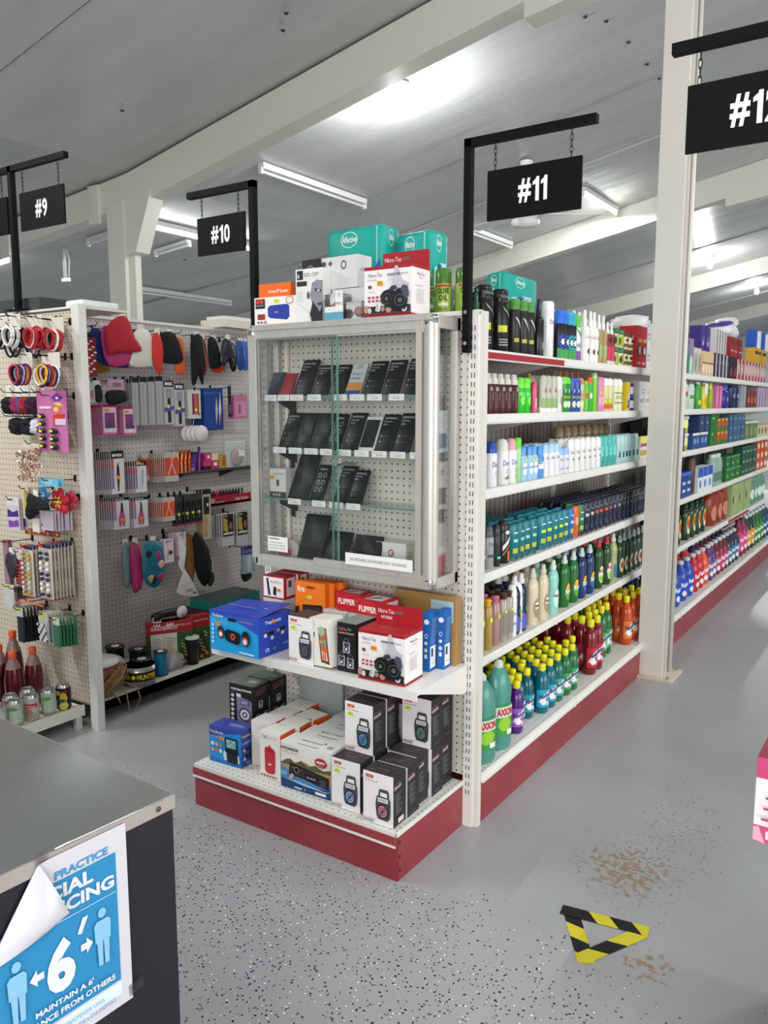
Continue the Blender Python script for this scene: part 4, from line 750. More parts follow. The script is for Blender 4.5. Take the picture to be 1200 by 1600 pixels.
# ================================================================ the long shelf row of aisle 11
SZ = dict(A=1.69, B=1.46, C=1.185, D=.87, E=.55, F=.19)
SEC = [2.477+.914*i for i in range(9)]
XS, XF, XB = -1.75, -1.345, -1.25
wire, n, l, b = newmat('slatted_dark_back_panel')
g = n.new('ShaderNodeNewGeometry'); sp = n.new('ShaderNodeSeparateXYZ'); l.new(g.outputs['Position'], sp.inputs[0])
s_ = mth(n, l, 'FRACT', mth(n, l, 'DIVIDE', sp.outputs[1], .052)); s_ = mth(n, l, 'LESS_THAN', s_, .12)
l.new(mixc(n, l, s_, mixc(n, l, ramp(n, l, noise(n, l, g.outputs['Position'], 2, 2), .4, .6), lin('#6b5552'), lin('#8b8a86')), lin('#c5c2bc')), b.inputs['Base Color'])
names = ('nearest', 'second', 'third', 'fourth', 'fifth', 'sixth', 'seventh', 'farthest')
for i in range(8):
    y0, y1 = SEC[i], SEC[i+1]
    u = thing('shelf_unit', 'white shelf unit with red kickplate, %s along the long row from the display case' % ORD[i], 'shelving', (0, 0, 0), 0, 'shelf units of the long row')
    mb = MB(); upright(mb, XS-.02, XS+.0195, y1-.036, y1-.001, 1.78, 'R'); mb.build('upright_post', u)
    if i == 0: mb = MB(); upright(mb, XS-.02, XS+.0195, y0, y0+.03, 1.78, 'R'); mb.build('upright_post', u)
    MB().box(XS-.006, XS+.006, y0+.032 if i == 0 else y0+.001, y1-.037, .19, 1.76, wire).build('back_panel', u)
    mb = MB(); mb.box(XB-.012, XB-.002, y0+.001, y1-.001, 0, .155, redk); mb.box(XS, XB-.012, y0+.002, y1-.002, .02, .15, redk); mb.build('red_kickplate', u)
    mb = MB(); mb.box(XS+.02, XB, y0+.001, y1-.002, .172, .19, WHITE, {'T': DECK}); mb.box(XB, XB+.004, y0+.001, y1-.002, .158, .191, WHITE); mb.box(XB+.004, XB+.012, y0+.001, y1-.002, .155, .166, WHITE)
    mb.box(XB-.02, XB+.013, y1-.01, y1-.003, .15, .1925, WHITE); mb.build('base_deck', u)
    for k in 'ABCDE':
        z = SZ[k]; mb = MB(); mb.box(XS+.02, XF, y0+.001, y1-.002, z-.014, z, WHITE2)
        mb.box(XF, XF+.003, y0+.001, y1-.002, z-.036, z+.001, WHITE); mb.box(XF+.003, XF+.007, y0+.004, y1-.008, z-.03, z-.008, RED if (k == 'A' and i == 0) or (k == 'E' and i == 5) else M('#e9e7e2', .3)); mb.box(XF-.01, XF+.009, y1-.008, y1-.003, z-.037, z+.002, WHITE)
        s = mb.build('shelf', u)
        for yy in (y0+.024, y1-.028):
            mb = MB(); q = [(XS+.02, z-.014), (XF-.05, z-.014), (XF-.07, z-.03), (XS+.12, z-.075), (XS+.02, z-.10)]
            mb.add([(x, yy, zz) for x, zz in q]+[(x, yy+.003, zz) for x, zz in q], [(0,1,2,3,4), (9,8,7,6,5)]+[(j, j+5, (j+1) % 5+5, (j+1) % 5) for j in range(5)], WHITE2); mb.build('shelf_bracket', u)
# the side of the row facing aisle 10: top shelves only are seen over the end unit
u = thing('top_shelf_unit', 'white top shelf on the aisle ten side carrying the nearest diaper packs', 'shelving', (0, 0, 0))
mb = MB(); mb.box(-2.2, XS-.021, 2.48, 3.39, 1.68, 1.694, WHITE2); mb.box(-2.204, -2.2, 2.48, 3.39, 1.66, 1.695, WHITE); mb.build('shelf', u)
mb = MB(); mb.box(-2.2, XS-.021, 2.48, 3.39, .172, .19, WHITE2); mb.box(-2.2, -2.19, 2.48, 3.39, 0, .172, redk); mb.box(XS-.03, XS-.021, 2.48, 3.39, .19, 1.68, wire); mb.build('base_deck', u)

# ---------------------------------------------------------------- bottle makers: every maker returns a dict used by put()
def proto(parts, sx=1, sy=1, n=14, prints=None):
    return dict(parts=parts, sx=sx, sy=sy, n=n, prints=prints)
def make(name, sp, loc, label, cat, group, rz=0):
    t = thing(name, label, cat, loc, rz, group)
    for i, (pn, prof, m) in enumerate(sp['parts']):
        mb = MB(); k = sp['sx'], sp['sy']
        if pn in ('cap', 'pump', 'nozzle') and sp.get('rc', True): k = ((k[0]+1)/2, (k[1]+1)/2) if sp['sx'] != 1 and not sp.get('oc') else k
        mb.lathe(prof, m, sp['n'], (0, 0, 0), k[0], k[1])
        if i == 0 and sp['prints']: mb.print(((0,0,0), (0,1,0), (0,0,1)), sp['prints'][1], .0006, (sp['prints'][0]+.0006, sp['sx'], sp['sy']))
        mb.build(pn, t)
    return t
def c_(m): return M(m, .3, coat=.2)
def aero(r, h, body, cap, pr=(), cf=.2, rough=.3):
    z = h*(1-cf)
    return proto([('body', [(r*.9, 0), (r, .004), (r, z-.004), (r*.96, z)], M(body, rough, .1)), ('cap', [(r*.93, z), (r*.95, h-.012), (r*.8, h-.003), (0, h)], c_(cap))], prints=(r, list(pr)))
def slim(r, h, body, cap, pr=(), dome='#00'):    # deodorant can with rounded shoulder
    z = h*.74
    return proto([('body', [(r*.92, 0), (r, .004), (r, z-.006), (r*.92, z)], c_(body)), ('cap', [(r*.92, z), (r*.92, z+.008), (r*.88, h*.9), (r*.6, h*.985), (0, h)], c_(cap))], prints=(r, list(pr)))
def spray(r, h, body, cap, pr=(), top='#f0eeea'):
    z = h*.7
    return proto([('body', [(r*.92, 0), (r, .005), (r, z*.9), (r*.75, z*.97), (r*.42, z)], c_(body)), ('nozzle', [(r*.45, z), (r*.47, h*.82), (r*.3, h*.84), (r*.3, h*.97), (r*.2, h), (0, h)], c_(cap))], prints=(r, list(pr)))
def pumpcap(r, h, body, cap, pr=(), cf=.27):
    z = h*(1-cf)
    return proto([('body', [(r*.9, 0), (r, .004), (r, z-.012), (r*.82, z)], c_(body)), ('cap', [(r*.86, z), (r*.86, z+cf*h*.45), (r*.68, z+cf*h*.5), (r*.64, h-.003), (0, h)], c_(cap))], prints=(r, list(pr)))
def flat(w, t, h, body, cap, pr=(), cf=.2, inv=False):   # oval bottle; w = width along the shelf
    r = w/2; z = h*(1-cf)
    if inv: d = proto([('body', [(r*.9, z*0+h*cf), (r, h*cf+.006), (r*.97, h*.85), (r*.75, h*.97), (0, h)], c_(body)), ('cap', [(r*.85, 0), (r*.88, h*cf)], c_(cap))], sx=t/w, prints=(r, list(pr)))
    elif .13 < cf <= .22: d = proto([('body', [(r*.9, 0), (r, .005), (r, z)], c_(body)), ('cap', [(r*1.01, z), (r*1.01, z+(h-z)*.35), (r*.86, z+(h-z)*.75), (r*.5, h*.993), (0, h)], c_(cap))], sx=t/w, prints=(r, list(pr)))
    else: d = proto([('body', [(r*.88, 0), (r, .008), (r, z*.82), (r*.8, z*.97), (r*.6, z)], c_(body)), ('cap', [(r*.66, z), (r*.68, h-.006), (r*.5, h), (0, h)], c_(cap))], sx=t/w, prints=(r, list(pr)))
    d['oc'] = True; return d
def stick(w, t, h, body, cap, pr=()):
    r = w/2; d = proto([('body', [(r*.9, 0), (r, .004), (r, h*.72)], c_(body)), ('cap', [(r*.96, h*.72), (r*.96, h*.88), (r*.72, h*.98), (0, h)], c_(cap))], sx=t/w, prints=(r, list(pr))); d['oc'] = True; return d
def wash(w, t, h, body, cap, pr=()):       # squared body wash bottle standing on its cap
    mb = ('body', [(.68*w/2, h*.13), (w*.5, h*.16), (w*.52, h*.75), (w*.5, h*.94), (w*.42, h*.99), (0, h)], c_(body))
    d = proto([mb, ('cap', [(w*.44, 0), (w*.46, h*.13), (w*.34, h*.135)], c_(cap))], sx=t/w, n=12, prints=(w/2*1.02, list(pr))); d['oc'] = True; return d
def dish(r, h, body, cap, pr=(), t=.75, waist=.86):
    return dict(proto([('body', [(r*.86, 0), (r, .01), (r, h*.25), (r*waist, h*.48), (r*.97, h*.62), (r*.88, h*.72), (r*.62, h*.79), (r*.42, h*.81), (r*.36, h*.84)], M(body, .15, coat=.4)), ('cap', [(r*.48, h*.82), (r*.5, h*.885), (r*.36, h*.895), (r*.34, h*.95), (r*.3, h*.985), (0, h)], c_(cap))], sx=t, prints=(r, list(pr))))
def oval(w, h, m, z0=.02, a0=0): return ('e', a0, z0+h/2, w/2, h/2, m)
def fab(r, h, liq, lab, txt='#f2f0f4', cap='#e8dc1c'):
    dk = '#%02x%02x%02x' % tuple(int(int(liq[i:i+2], 16)*.55) for i in (1, 3, 5))
    pr = [('r', -r*1.25, h*.14, r*1.25, h*.5, lab), ('p', [(-r*1.1, h*.22), (r*1.15, h*.42), (r*1.15, h*.52), (-r*.4, h*.40)], '#e9e6ee'), ('e', -r*.3, h*.25, r*.5, h*.06, '#f2f0f2'), ('e', r*.35, h*.22, r*.35, h*.045, '#d8b8dc'), ('t', -r*.75, h*.31, h*.085, 'Fabuloso', '#2a2c6e', {'w': r*1.75, 'rot': 20, 'b': .03})]
    return proto([('body', [(r*.8, 0), (r*.98, .006), (r, h*.14), (r*.96, h*.3), (r, h*.5), (r*.99, h*.62), (r*.88, h*.73), (r*.6, h*.81), (r*.44, h*.85), (r*.42, h*.88)], M(liq, .12, coat=.5)), ('cap', [(r*.5, h*.87), (r*.52, h*.97), (r*.44, h), (0, h)], c_(cap))], prints=(r*1.01, pr), n=16)
def tx(r, h, s, c, z=.5, w=1.2, hh=.1, rot=0, b=.02): return ('t', 0, h*z, h*hh, s, c, {'w': r*w, 'c': True, 'b': b, 'rot': rot})
def txv(r, h, s, c, z=.3, ln=.4, th=.3): return ('t', r*th/2, h*z, .012, s, c, {'rot': 90, 'b': .01})
LIM = dict(A=9, B=.188, C=.232, D=.272, E=.276, F=.318)
def put(sp, name, shelf, desc, cat, ys, x=None, rows=1, dx=.06, group=None, face=-12, start='near end', z=None, jit=.004, rowoff=0, where=None):
    """one product in a line along the shelf (and rows behind it), every one its own object"""
    z = SZ[shelf] if z is None else z
    H = max(q[1] for p_ in sp['parts'] for q in p_[1]); lim = LIM[shelf]-(z-SZ[shelf])
    if H > lim: k = lim/H; sp = dict(sp, parts=[(a, [(r_, z_*k) for r_, z_ in b], c) for a, b, c in sp['parts']])
    r = max(p[0] for q in sp['parts'] for p in q[1][:3])
    x = (XF-.012-r*sp['sx'] if shelf != 'F' else XB-.03-r) if x is None else x
    wh = where or {'A': 'on top shelf', 'B': 'on second shelf', 'C': 'on third shelf', 'D': 'on fourth shelf', 'E': 'on fifth shelf', 'F': 'on base shelf'}[shelf]
    first = None; n = len(ys)
    for rr in range(rows):
        for i, y in enumerate(ys):
            lab = desc+' '+wh
            if n > 1: lab += ', %s along' % ORD[i]
            if rows > 1: lab += ', '+('front row', 'second row', 'third row', 'fourth row', 'fifth row')[rr]
            lc = (x-dx*rr+random.uniform(-jit, 0), y+rowoff*(rr % 2)+random.uniform(-jit, jit), z)
            rot = R(face+random.uniform(-9, 9))
            if first is None: first = make(name, sp, lc, lab, cat, group or (desc+'s '+wh), rot)
            else: dup(first, lc, rot, lab)
    return first
def rng(a, n, s): return [a+s*i for i in range(n)]
def carts(name, desc, cat, shelf, ys, w, d, h, body, pr=None, x=None, z=None, fm=None, stack=1, group=None, where=None):
    wh = where or {'A': 'on top shelf', 'B': 'on second shelf', 'C': 'on third shelf', 'D': 'on fourth shelf', 'E': 'on fifth shelf', 'F': 'on base shelf'}[shelf]
    z = SZ[shelf] if z is None else z; x = XF-.012 if x is None else x; first = None; h = min(h, (LIM[shelf]-(z-SZ[shelf]))/stack-.0005) if w < .35 else h
    for k in range(stack):
        for i, y in enumerate(ys):
            lab = desc+' '+wh+(', %s along' % ORD[i] if len(ys) > 1 else '')+((', lower', ', upper', ', topmost')[k] if stack > 1 else '')
            lc = (x, y, z+k*(h+.0005)); rz = R(90+random.uniform(-2, 2))
            if first is None: first = carton(name, lab, cat, lc, w, d, h, 0, body, fm, pr, group or (desc+'s '+wh)); first.rotation_euler.z = rz
            else: dup(first, lc, rz, lab)
    return first

SB, SC = 'spray_can', 'spray can'
r = .036; tre = [('r', -r, .075, r*.1, .1, '#c8cc2c'), ('t', -r*.2, .2, .012, 'TRESemme', '#8d8f92', {'w': .05, 'c': 1}), ('p', [(-.02, .17), (.02, .13), (.03, .12), (-.015, .16)], '#c8cacc')]+[('r', -r*.9, .045-.01*i, r*.1, .05-.01*i, '#9a9a9a') for i in range(3)]
put(spray(.024, .2, '#dfe3d4', '#1d4f38', [('r', -.02, .02, .02, .12, '#e9ebdf'), ('t', 0, .1, .014, 'Olive', '#2a3a2c', {'w': .034, 'c': 1}), ('t', 0, .075, .012, 'OIL', '#2a3a2c', {'w': .028, 'c': 1}), oval(.03, .03, '#8fae3c', .03)]), 'hair_oil_bottle', 'A', 'pale bottle with dark green cap', 'bottle', [2.645])
put(aero(r, .237, '#1d1a1b', '#121214', tre), SB, 'A', 'tall black hair spray can', SC, [2.73, 2.86], rows=2, dx=.085)
put(aero(.0245, .212, '#2b2826', '#4f8f3c', [('r', -.02, .045, .002, .06, '#a9b43a'), ('p', [(-.018, .14), (.015, .09), (.022, .09), (-.01, .14)], '#b8bab8')]), SB, 'A', 'dark can with green cap', SC, [2.965, 3.035, 3.105], rows=2, dx=.055)
put(spray(.0235, .235, '#141416', '#101012', [('r', -.004, .03, .018, .06, '#8d8d8d')]), 'spray_bottle', 'A', 'plain black pump bottle', 'bottle', [3.195])
put(aero(.026, .237, '#e6e4e6', '#eeedf0', [('t', 0, .14, .018, 'Dove', '#6a6a78', {'w': .036, 'c': 1}), ('e', .018, .1, .008, .016, '#b88a4a')], cf=.16), SB, 'A', 'tall white can', SC, [3.30])
for y, cp, cc, dsc in ((3.425, '#2f6fd8', '#2a3f9c', 'black can with bright blue cap'), (3.525, '#2fa6c4', '#1f9aa6', 'black can with teal cap')):
    put(aero(.026, .213, '#1c1e26', cp, [('ring', .0, .075, .024, .034, .6, cc), ('e', 0, .075, .012, .014, '#e0e6ee'), ('p', [(-.026, .004), (.026, .004), (.026, .03), (-.026, .05)], '#3f9a4a')], cf=.28), SB, 'A', dsc, SC, [y, y+.045], rows=1)
put(aero(.026, .208, '#e8e8ea', '#5fc23a', [('p', [(-.02, .15), (.02, .12), (.01, .105)], '#4fa03a'), ('r', -.026, .004, .026, .045, '#8a4aa8'), ('t', 0, .06, .02, 'V05', '#33333a', {'w': .03, 'c': 1})], cf=.28), SB, 'A', 'white and purple can with light green cap', SC, [3.63])
put(spray(.0245, .24, '#efedea', '#f4f2ee', [('r', -.02, .03, .02, .15, '#e9e6e2'), ('t', 0, .11, .014, 'Curls', '#b06a6a', {'w': .03, 'c': 1}), ('e', .006, .05, .013, .013, '#6a3a22')]), 'spray_bottle', 'A', 'white spray bottle', 'bottle', [3.735, 3.81, 3.86], rows=2, dx=.055)
put(spray(.022, .235, '#a88f62', '#efeee4', [('r', -.014, .03, .014, .09, '#9fb072')]), 'spray_bottle', 'A', 'amber spray bottle', 'bottle', [3.925, 3.985])
put(spray(.02, .21, '#d8cfc8', '#f0eeea', [('r', -.02, .02, .02, .09, '#c8385a'), ('r', -.02, .09, .02, .15, '#8a3030'), ('e', 0, .12, .012, .016, '#1c1a1a')]), 'spray_bottle', 'A', 'slim white-topped bottle with red label', 'bottle', [4.045, 4.095])
jr = proto([('jar', [(.032, 0), (.035, .004), (.035, .066)], c_('#e2d3bc')), ('lid', [(.037, .066), (.037, .092), (0, .093)], c_('#2a6a3a'))], prints=(.035, [('r', -.01, .005, .034, .062, '#8fb03a'), ('e', .012, .034, .012, .02, '#c8a02a'), ('e', -.018, .034, .01, .02, '#20262a')]))
put(jr, 'hair_cream_jar', 'A', 'green lidded jar, lower,', 'jar', [4.165, 4.245]); put(jr, 'hair_cream_jar', 'A', 'green lidded jar, upper,', 'jar', [4.165, 4.245], z=SZ['A']+.0935)
jr2 = proto([('jar', [(.03, 0), (.032, .004), (.032, .066)], c_('#d9c79c')), ('lid', [(.034, .066), (.034, .088), (0, .089)], c_('#4a3020'))], prints=(.032, [('r', -.03, .012, .03, .03, '#5a5048'), ('e', 0, .048, .012, .01, '#2a2018')]))
put(jr2, 'hair_cream_jar', 'A', 'cream brown-lidded jar, lower,', 'jar', [4.33, 4.41]); put(jr2, 'hair_cream_jar', 'A', 'cream brown-lidded jar, upper,', 'jar', [4.33, 4.41], z=SZ['A']+.0895)
carts('relaxer_kit_box', 'red hair relaxer box', 'hair product box', 'A', [4.46, 4.55], .082, .1, .225, '#b3202c', [('F', 'r', .3, .62, 1, .7, '#e8b83a'), ('F', 't', .32, .63, .05, 'Dark & Lovely', '#2a2022', {'w': .6}), ('F', 'e', .5, .42, .38, .14, '#26262c'), ('F', 'e', .6, .42, .2, .1, '#c8ccd8'), ('F', 'r', .2, .1, .8, .14, '#e0c0c0')])
carts('relaxer_kit_box', 'white hair treatment box', 'hair product box', 'A', [4.65, 4.735, 4.82], .078, .1, .115, '#dfdde2', [('F', 't', .2, .6, .14, 'Affirm', '#c8303c', {'w': .6}), ('F', 'ring', .5, .68, .4, .2, .94, '#8a8a94'), ('F', 't', .15, .4, .07, 'treatment', '#5a5a64', {'w': .6})], stack=2)
# above: OLIVE OIL spray cans on the aisle ten side, just behind the case
oo = aero(.031, .172, '#9dbb52', '#4a7c2e', [('r', -.03, .106, .03, .113, '#b8442c'), ('t', 0, .082, .019, 'OLIVE', '#26381c', {'w': .042, 'c': 1, 'b': .02}), ('t', 0, .058, .019, 'OIL', '#26381c', {'w': .03, 'c': 1, 'b': .02}), ('r', -.016, .04, .018, .05, '#dfe6c8'), ('t', 0, .025, .007, 'SHEEN SPRAY', '#3a5a2a', {'w': .036, 'c': 1})], cf=.32)
put(oo, SB, 'A', 'lime green olive oil can with dark green cap', SC, [2.58], x=-1.475, face=-55, where='left of the #11 sign pole, nearest', z=1.80)
put(oo, SB, 'A', 'lime green olive oil can', SC, [2.60], x=-1.405, face=-50, where='half behind the #11 sign pole', z=1.80)
put(oo, SB, 'A', 'lime green olive oil can', SC, [2.60], x=-1.56, face=-40, where='squeezed behind the red and white box', z=1.80)
carts('shelf_riser', 'white cardboard riser under the olive oil cans', 'riser', 'A', [2.545], .12, .3, .108, '#cfccc6', x=-1.36, where='behind the case')
# second shelf
put(pumpcap(.0205, .152, '#4a1c1a', '#d3cec9', [('r', -.012, .02, .014, .075, '#5e3a38'), ('r', -.008, .085, .012, .1, '#8f8a9a')]), 'styling_foam_bottle', 'B', 'maroon bottle with white pump cap', 'bottle', rng(2.675, 6, .056), rows=2, dx=.05)
gl = [('e', .004, .05, .016, .018, '#8fe85a'), ('t', 0, .07, .012, 'FRUCTIS', '#dff7c8', {'w': .034, 'c': 1})]
put(dict(aero(.0235, .143, '#2fbf2c', '#6fdc3a', gl, cf=.3)), 'hair_cream_jar', 'B', 'bright green tub with lime lid', 'jar', [3.025, 3.075])
put(aero(.0135, .128, '#d85a78', '#d8406a', [('r', -.008, .02, .01, .06, '#e8a0b0')]), 'spray_can', 'B', 'thin pink can', SC, [3.145])
put(spray(.02, .165, '#8f9a68', '#a8a24a'), 'hair_oil_bottle', 'B', 'olive glass bottle with gold cap', 'bottle', [3.19], x=-1.41)
put(flat(.052, .03, .158, '#b9b7a8', '#f2f0ee', [('r', -.022, .02, .022, .06, '#8fae6a'), ('t', 0, .085, .02, 'k', '#9c3a4a', {'c': 1, 'w': .012})], .16, True), 'shampoo_bottle', 'B', 'white-topped pale bottle', 'bottle', rng(3.24, 3, .055), rows=2, dx=.045)
def kk(c1, c2, c3): return flat(.052, .03, .157, c1, c2, [('r', -.02, .055, .022, .1, c3), ('t', 0, .085, .016, 'F', '#f0f0f0', {'c': 1, 'w': .01}), ('t', 0, .06, .012, 'FIVE', '#e8e040', {'c': 1, 'w': .026}), oval(.03, .03, '#dfe6b8', .02)], .2)
def upside(sp, capcol):    # bottle whose coloured top is rounded
    return sp
put(flat(.054, .03, .157, '#e3dfda', '#e9e7e4', [('r', -.022, .04, .022, .1, '#cfcac4'), ('e', .008, .05, .012, .02, '#a08a6a')], .2), 'shampoo_bottle', 'B', 'silver-white bottle with coconut picture', 'bottle', [3.405])
put(kk('#1d8f3a', '#6fd83a', '#17752f'), 'shampoo_bottle', 'B', 'dark green bottle with lime cap', 'bottle', [3.475, 3.51])
put(kk('#26489c', '#2f58b8', '#1f3c88'), 'shampoo_bottle', 'B', 'navy bottle with blue cap', 'bottle', [3.57, 3.625])
put(kk('#d8c8b8', '#ef7d2c', '#b8a08a'), 'shampoo_bottle', 'B', 'tan bottle with orange cap', 'bottle', [3.68])
put(spray(.022, .19, '#cdd6c0', '#e07a3a'), 'spray_bottle', 'B', 'tall pump bottle with orange top standing behind', 'bottle', rng(3.62, 4, .075), x=-1.45)
put(flat(.036, .03, .145, '#6fc22f', '#7fd23f', [oval(.02, .03, '#e0562c', .06)], .1), 'hair_gel_bottle', 'B', 'lime green bottle', 'bottle', [3.745])
put(flat(.038, .03, .165, '#2fae3c', '#e0602c', [oval(.022, .03, '#dfe8d0', .06)], .2), 'hair_gel_bottle', 'B', 'green bottle with orange cap', 'bottle', [3.80])
put(flat(.036, .03, .19, '#6fd02f', '#a8d8a0', [], .16), 'hair_gel_bottle', 'B', 'tall lime bottle with pale cap', 'bottle', [3.86])
put(flat(.034, .03, .168, '#d88ab0', '#e08ab8', [('r', -.012, .03, .012, .07, '#e8b0c8'), ('e', 0, .09, .008, .008, '#e8e040')], .14), 'shampoo_bottle', 'B', 'pink bottle', 'bottle', [3.925, 3.965])
put(flat(.056, .04, .166, '#d8cf9c', '#efece6', [('r', -.026, .012, .026, .035, '#e0562c'), ('r', -.026, .035, .026, .06, '#a8c04a'), ('e', -.014, .05, .01, .008, '#e8d83a')], .22), 'hair_lotion_bottle', 'B', 'cream bottle with orange foot', 'bottle', [4.03, 4.095])
put(flat(.056, .04, .166, '#dfe0b4', '#efece6', [('r', -.026, .04, .026, .044, '#5a4a2a'), ('r', -.026, .09, .026, .094, '#5a4a2a'), oval(.03, .02, '#a8b070', .06)], .22), 'hair_lotion_bottle', 'B', 'pale yellow-green bottle', 'bottle', [4.18, 4.245])
put(aero(.012, .19, '#c8202c', '#d8303c', cf=.3), 'spray_can', 'B', 'slim red-capped can standing behind', SC, [4.02, 4.07], x=-1.43)
carts('hair_kit_box', 'yellow and blue box', 'hair product box', 'B', [4.315], .065, .04, .15, '#e2c02c', [('F', 'r', .5, .1, 1, .6, '#5a7ab8'), ('F', 'e', .7, .5, .2, .14, '#e8ecf4'), ('F', 'e', .3, .15, .12, .05, '#d83a2c')])
put(aero(.025, .158, '#e4e4ea', '#2848b0', cf=.28), SB, 'B', 'can with a big blue cap', SC, [4.36], x=-1.43)
jn = proto([('jar', [(.03, 0), (.032, .004), (.032, .05), (.03, .055)], c_('#e3e1e2')), ('lid', [(.033, .055), (.033, .072), (0, .073)], c_('#223a78'))], prints=(.032, [('r', -.03, .002, .03, .014, '#223a78')]))
put(jn, 'hair_cream_jar', 'B', 'white jar with navy lid, lower,', 'jar', [4.45]); put(jn, 'hair_cream_jar', 'B', 'white jar with navy lid, upper,', 'jar', [4.45], z=SZ['B']+.0735)
carts('hair_kit_box', 'white numbered treatment box', 'hair product box', 'B', [4.54, 4.65, 4.76], .1, .08, .16, '#d3d3d2', [('F', 'r', .2, .2, .5, .5, '#efeeee'), ('F', 'r', .28, .26, .42, .42, '#5a3a4a'), ('F', 't', .62, .3, .12, '2', '#26262a', {'b': .04}), ('F', 'r', .6, .6, .9, .63, '#8a8a8a'), ('F', 'r', .6, .7, .85, .73, '#8a8a8a')])
# third shelf
def dv(cap, r=.0255, h=.172, sp=(), body='#e6e5e9'): return slim(r, h, body, cap, [('t', 0, .075, .02, 'Dove', '#4a5a8a', {'w': .036, 'c': 1}), ('r', -.006, .055, .018, .058, '#8d93a8'), ('r', -.004, .045, .014, .048, '#a8adc0')]+list(sp))
put(dv('#2c4aa8'), 'deodorant_can', 'C', 'white deodorant can with blue cap', 'deodorant', [2.655, 2.70, 2.785])
put(dv('#d5dacb', .0275, .178, [('e', .008, .03, .008, .008, '#e0562c'), ('e', -.004, .026, .006, .006, '#4a8a3a')]), 'deodorant_can', 'C', 'large white deodorant can with cream cap', 'deodorant', [2.885])
put(dv('#e0a0ac', .0255, .178, [('e', .006, .028, .009, .009, '#a8d83a')]), 'deodorant_can', 'C', 'white deodorant can with pink cap', 'deodorant', [2.955])
put(aero(.019, .18, '#9fcf9a', '#5fd83a', cf=.25), 'deodorant_can', 'C', 'light green spray can', 'deodorant', [3.01])
put(flat(.046, .03, .138, '#9cc4ea', '#5f9fe0', [('e', 0, .05, .016, .026, '#e4ecf6'), ('t', 0, .05, .012, 'Suave', '#3a4a9a', {'w': .03, 'c': 1, 'rot': 8}), ('e', .004, .085, .009, .006, '#d8e83a')], .25), 'deodorant_stick', 'C', 'light blue oval bottle', 'deodorant', [3.06, 3.12, 3.17], rows=2, dx=.045)
put(flat(.046, .03, .135, '#4a8fd8', '#4f9ae0', [('r', -.018, .04, .018, .06, '#e6eef8'), ('e', .006, .066, .008, .006, '#d8e83a')], .25), 'deodorant_stick', 'C', 'mid blue oval bottle', 'deodorant', [3.225], rows=2, dx=.045)
put(stick(.05, .032, .142, '#e6e5e8', '#a8cdec', [('t', .004, .075, .014, 'Dove', '#4a5a8a', {'w': .026, 'c': 1})]), 'deodorant_stick', 'C', 'white stick with pale blue cap', 'deodorant', [3.29, 3.345, 3.405], rows=3, dx=.045)
put(stick(.046, .03, .118, '#dcdce4', '#8fb8e8', [('t', .002, .06, .012, 'Dove', '#4a5a8a', {'w': .024, 'c': 1}), ('r', -.01, .02, .012, .028, '#a8a8c0')]), 'deodorant_stick', 'C', 'short white stick with blue cap', 'deodorant', [3.46, 3.515], rows=2, dx=.045)
put(stick(.052, .032, .152, '#e8e7e5', '#eeedea', [('t', .004, .085, .014, 'Dove', '#6a6a78', {'w': .026, 'c': 1}), ('e', .008, .06, .008, .006, '#a05a3a')]), 'deodorant_stick', 'C', 'all white deodorant stick', 'deodorant', rng(3.575, 6, .072), rows=3, dx=.045)
put(wash(.05, .03, .15, '#4fb8b4', '#3f9f9c', [('r', -.012, .05, .014, .1, '#6fd0cc'), ('e', .008, .06, .008, .005, '#d8e83a')]), 'lotion_bottle', 'C', 'turquoise bottle', 'bottle', rng(3.99, 4, .06), rows=2, dx=.045)
put(stick(.05, .032, .15, '#a9cfd2', '#b4d4d8', [('r', -.008, .03, .01, .06, '#2f4a50'), ('e', .002, .1, .007, .005, '#d8e83a')]), 'deodorant_stick', 'C', 'pale aqua stick', 'deodorant', rng(4.25, 6, .062), rows=2, dx=.045)
put(proto([('body', [(.024, 0), (.026, .01), (.018, .09), (.022, .13)], c_('#b9a78c')), ('cap', [(.026, .13), (.027, .16), (.024, .19), (0, .205)], c_('#9c8468'))]), 'lotion_bottle', 'C', 'beige round-topped bottle standing behind', 'bottle', rng(3.82, 8, .10), x=-1.53)
put(stick(.034, .028, .13, '#e9e3d4', '#e6e070', [('r', -.008, .02, .01, .05, '#c8a03a'), ('r', -.008, .07, .01, .09, '#a84a5a')]), 'deodorant_stick', 'C', 'small white and yellow stick', 'deodorant', rng(4.64, 6, .042))
t = thing('clear_pack', 'clear crinkled plastic packs lying deep on the third shelf', 'pack', (-1.62, 2.95, SZ['C']))
MB().box(-.08, .08, -.2, .2, 0, .05, '#50575c', bev=.01).build('dark_tray', t); MB().puff([(-.18, 0), (.18, 0), (.17, .05), (.0, .075), (-.17, .05)], .12, '#9aa4a8', (0, 0, .05), (0, 1, 0), (0, 0, 1), wob=.3, seed=4).build('plastic_wrap', t)
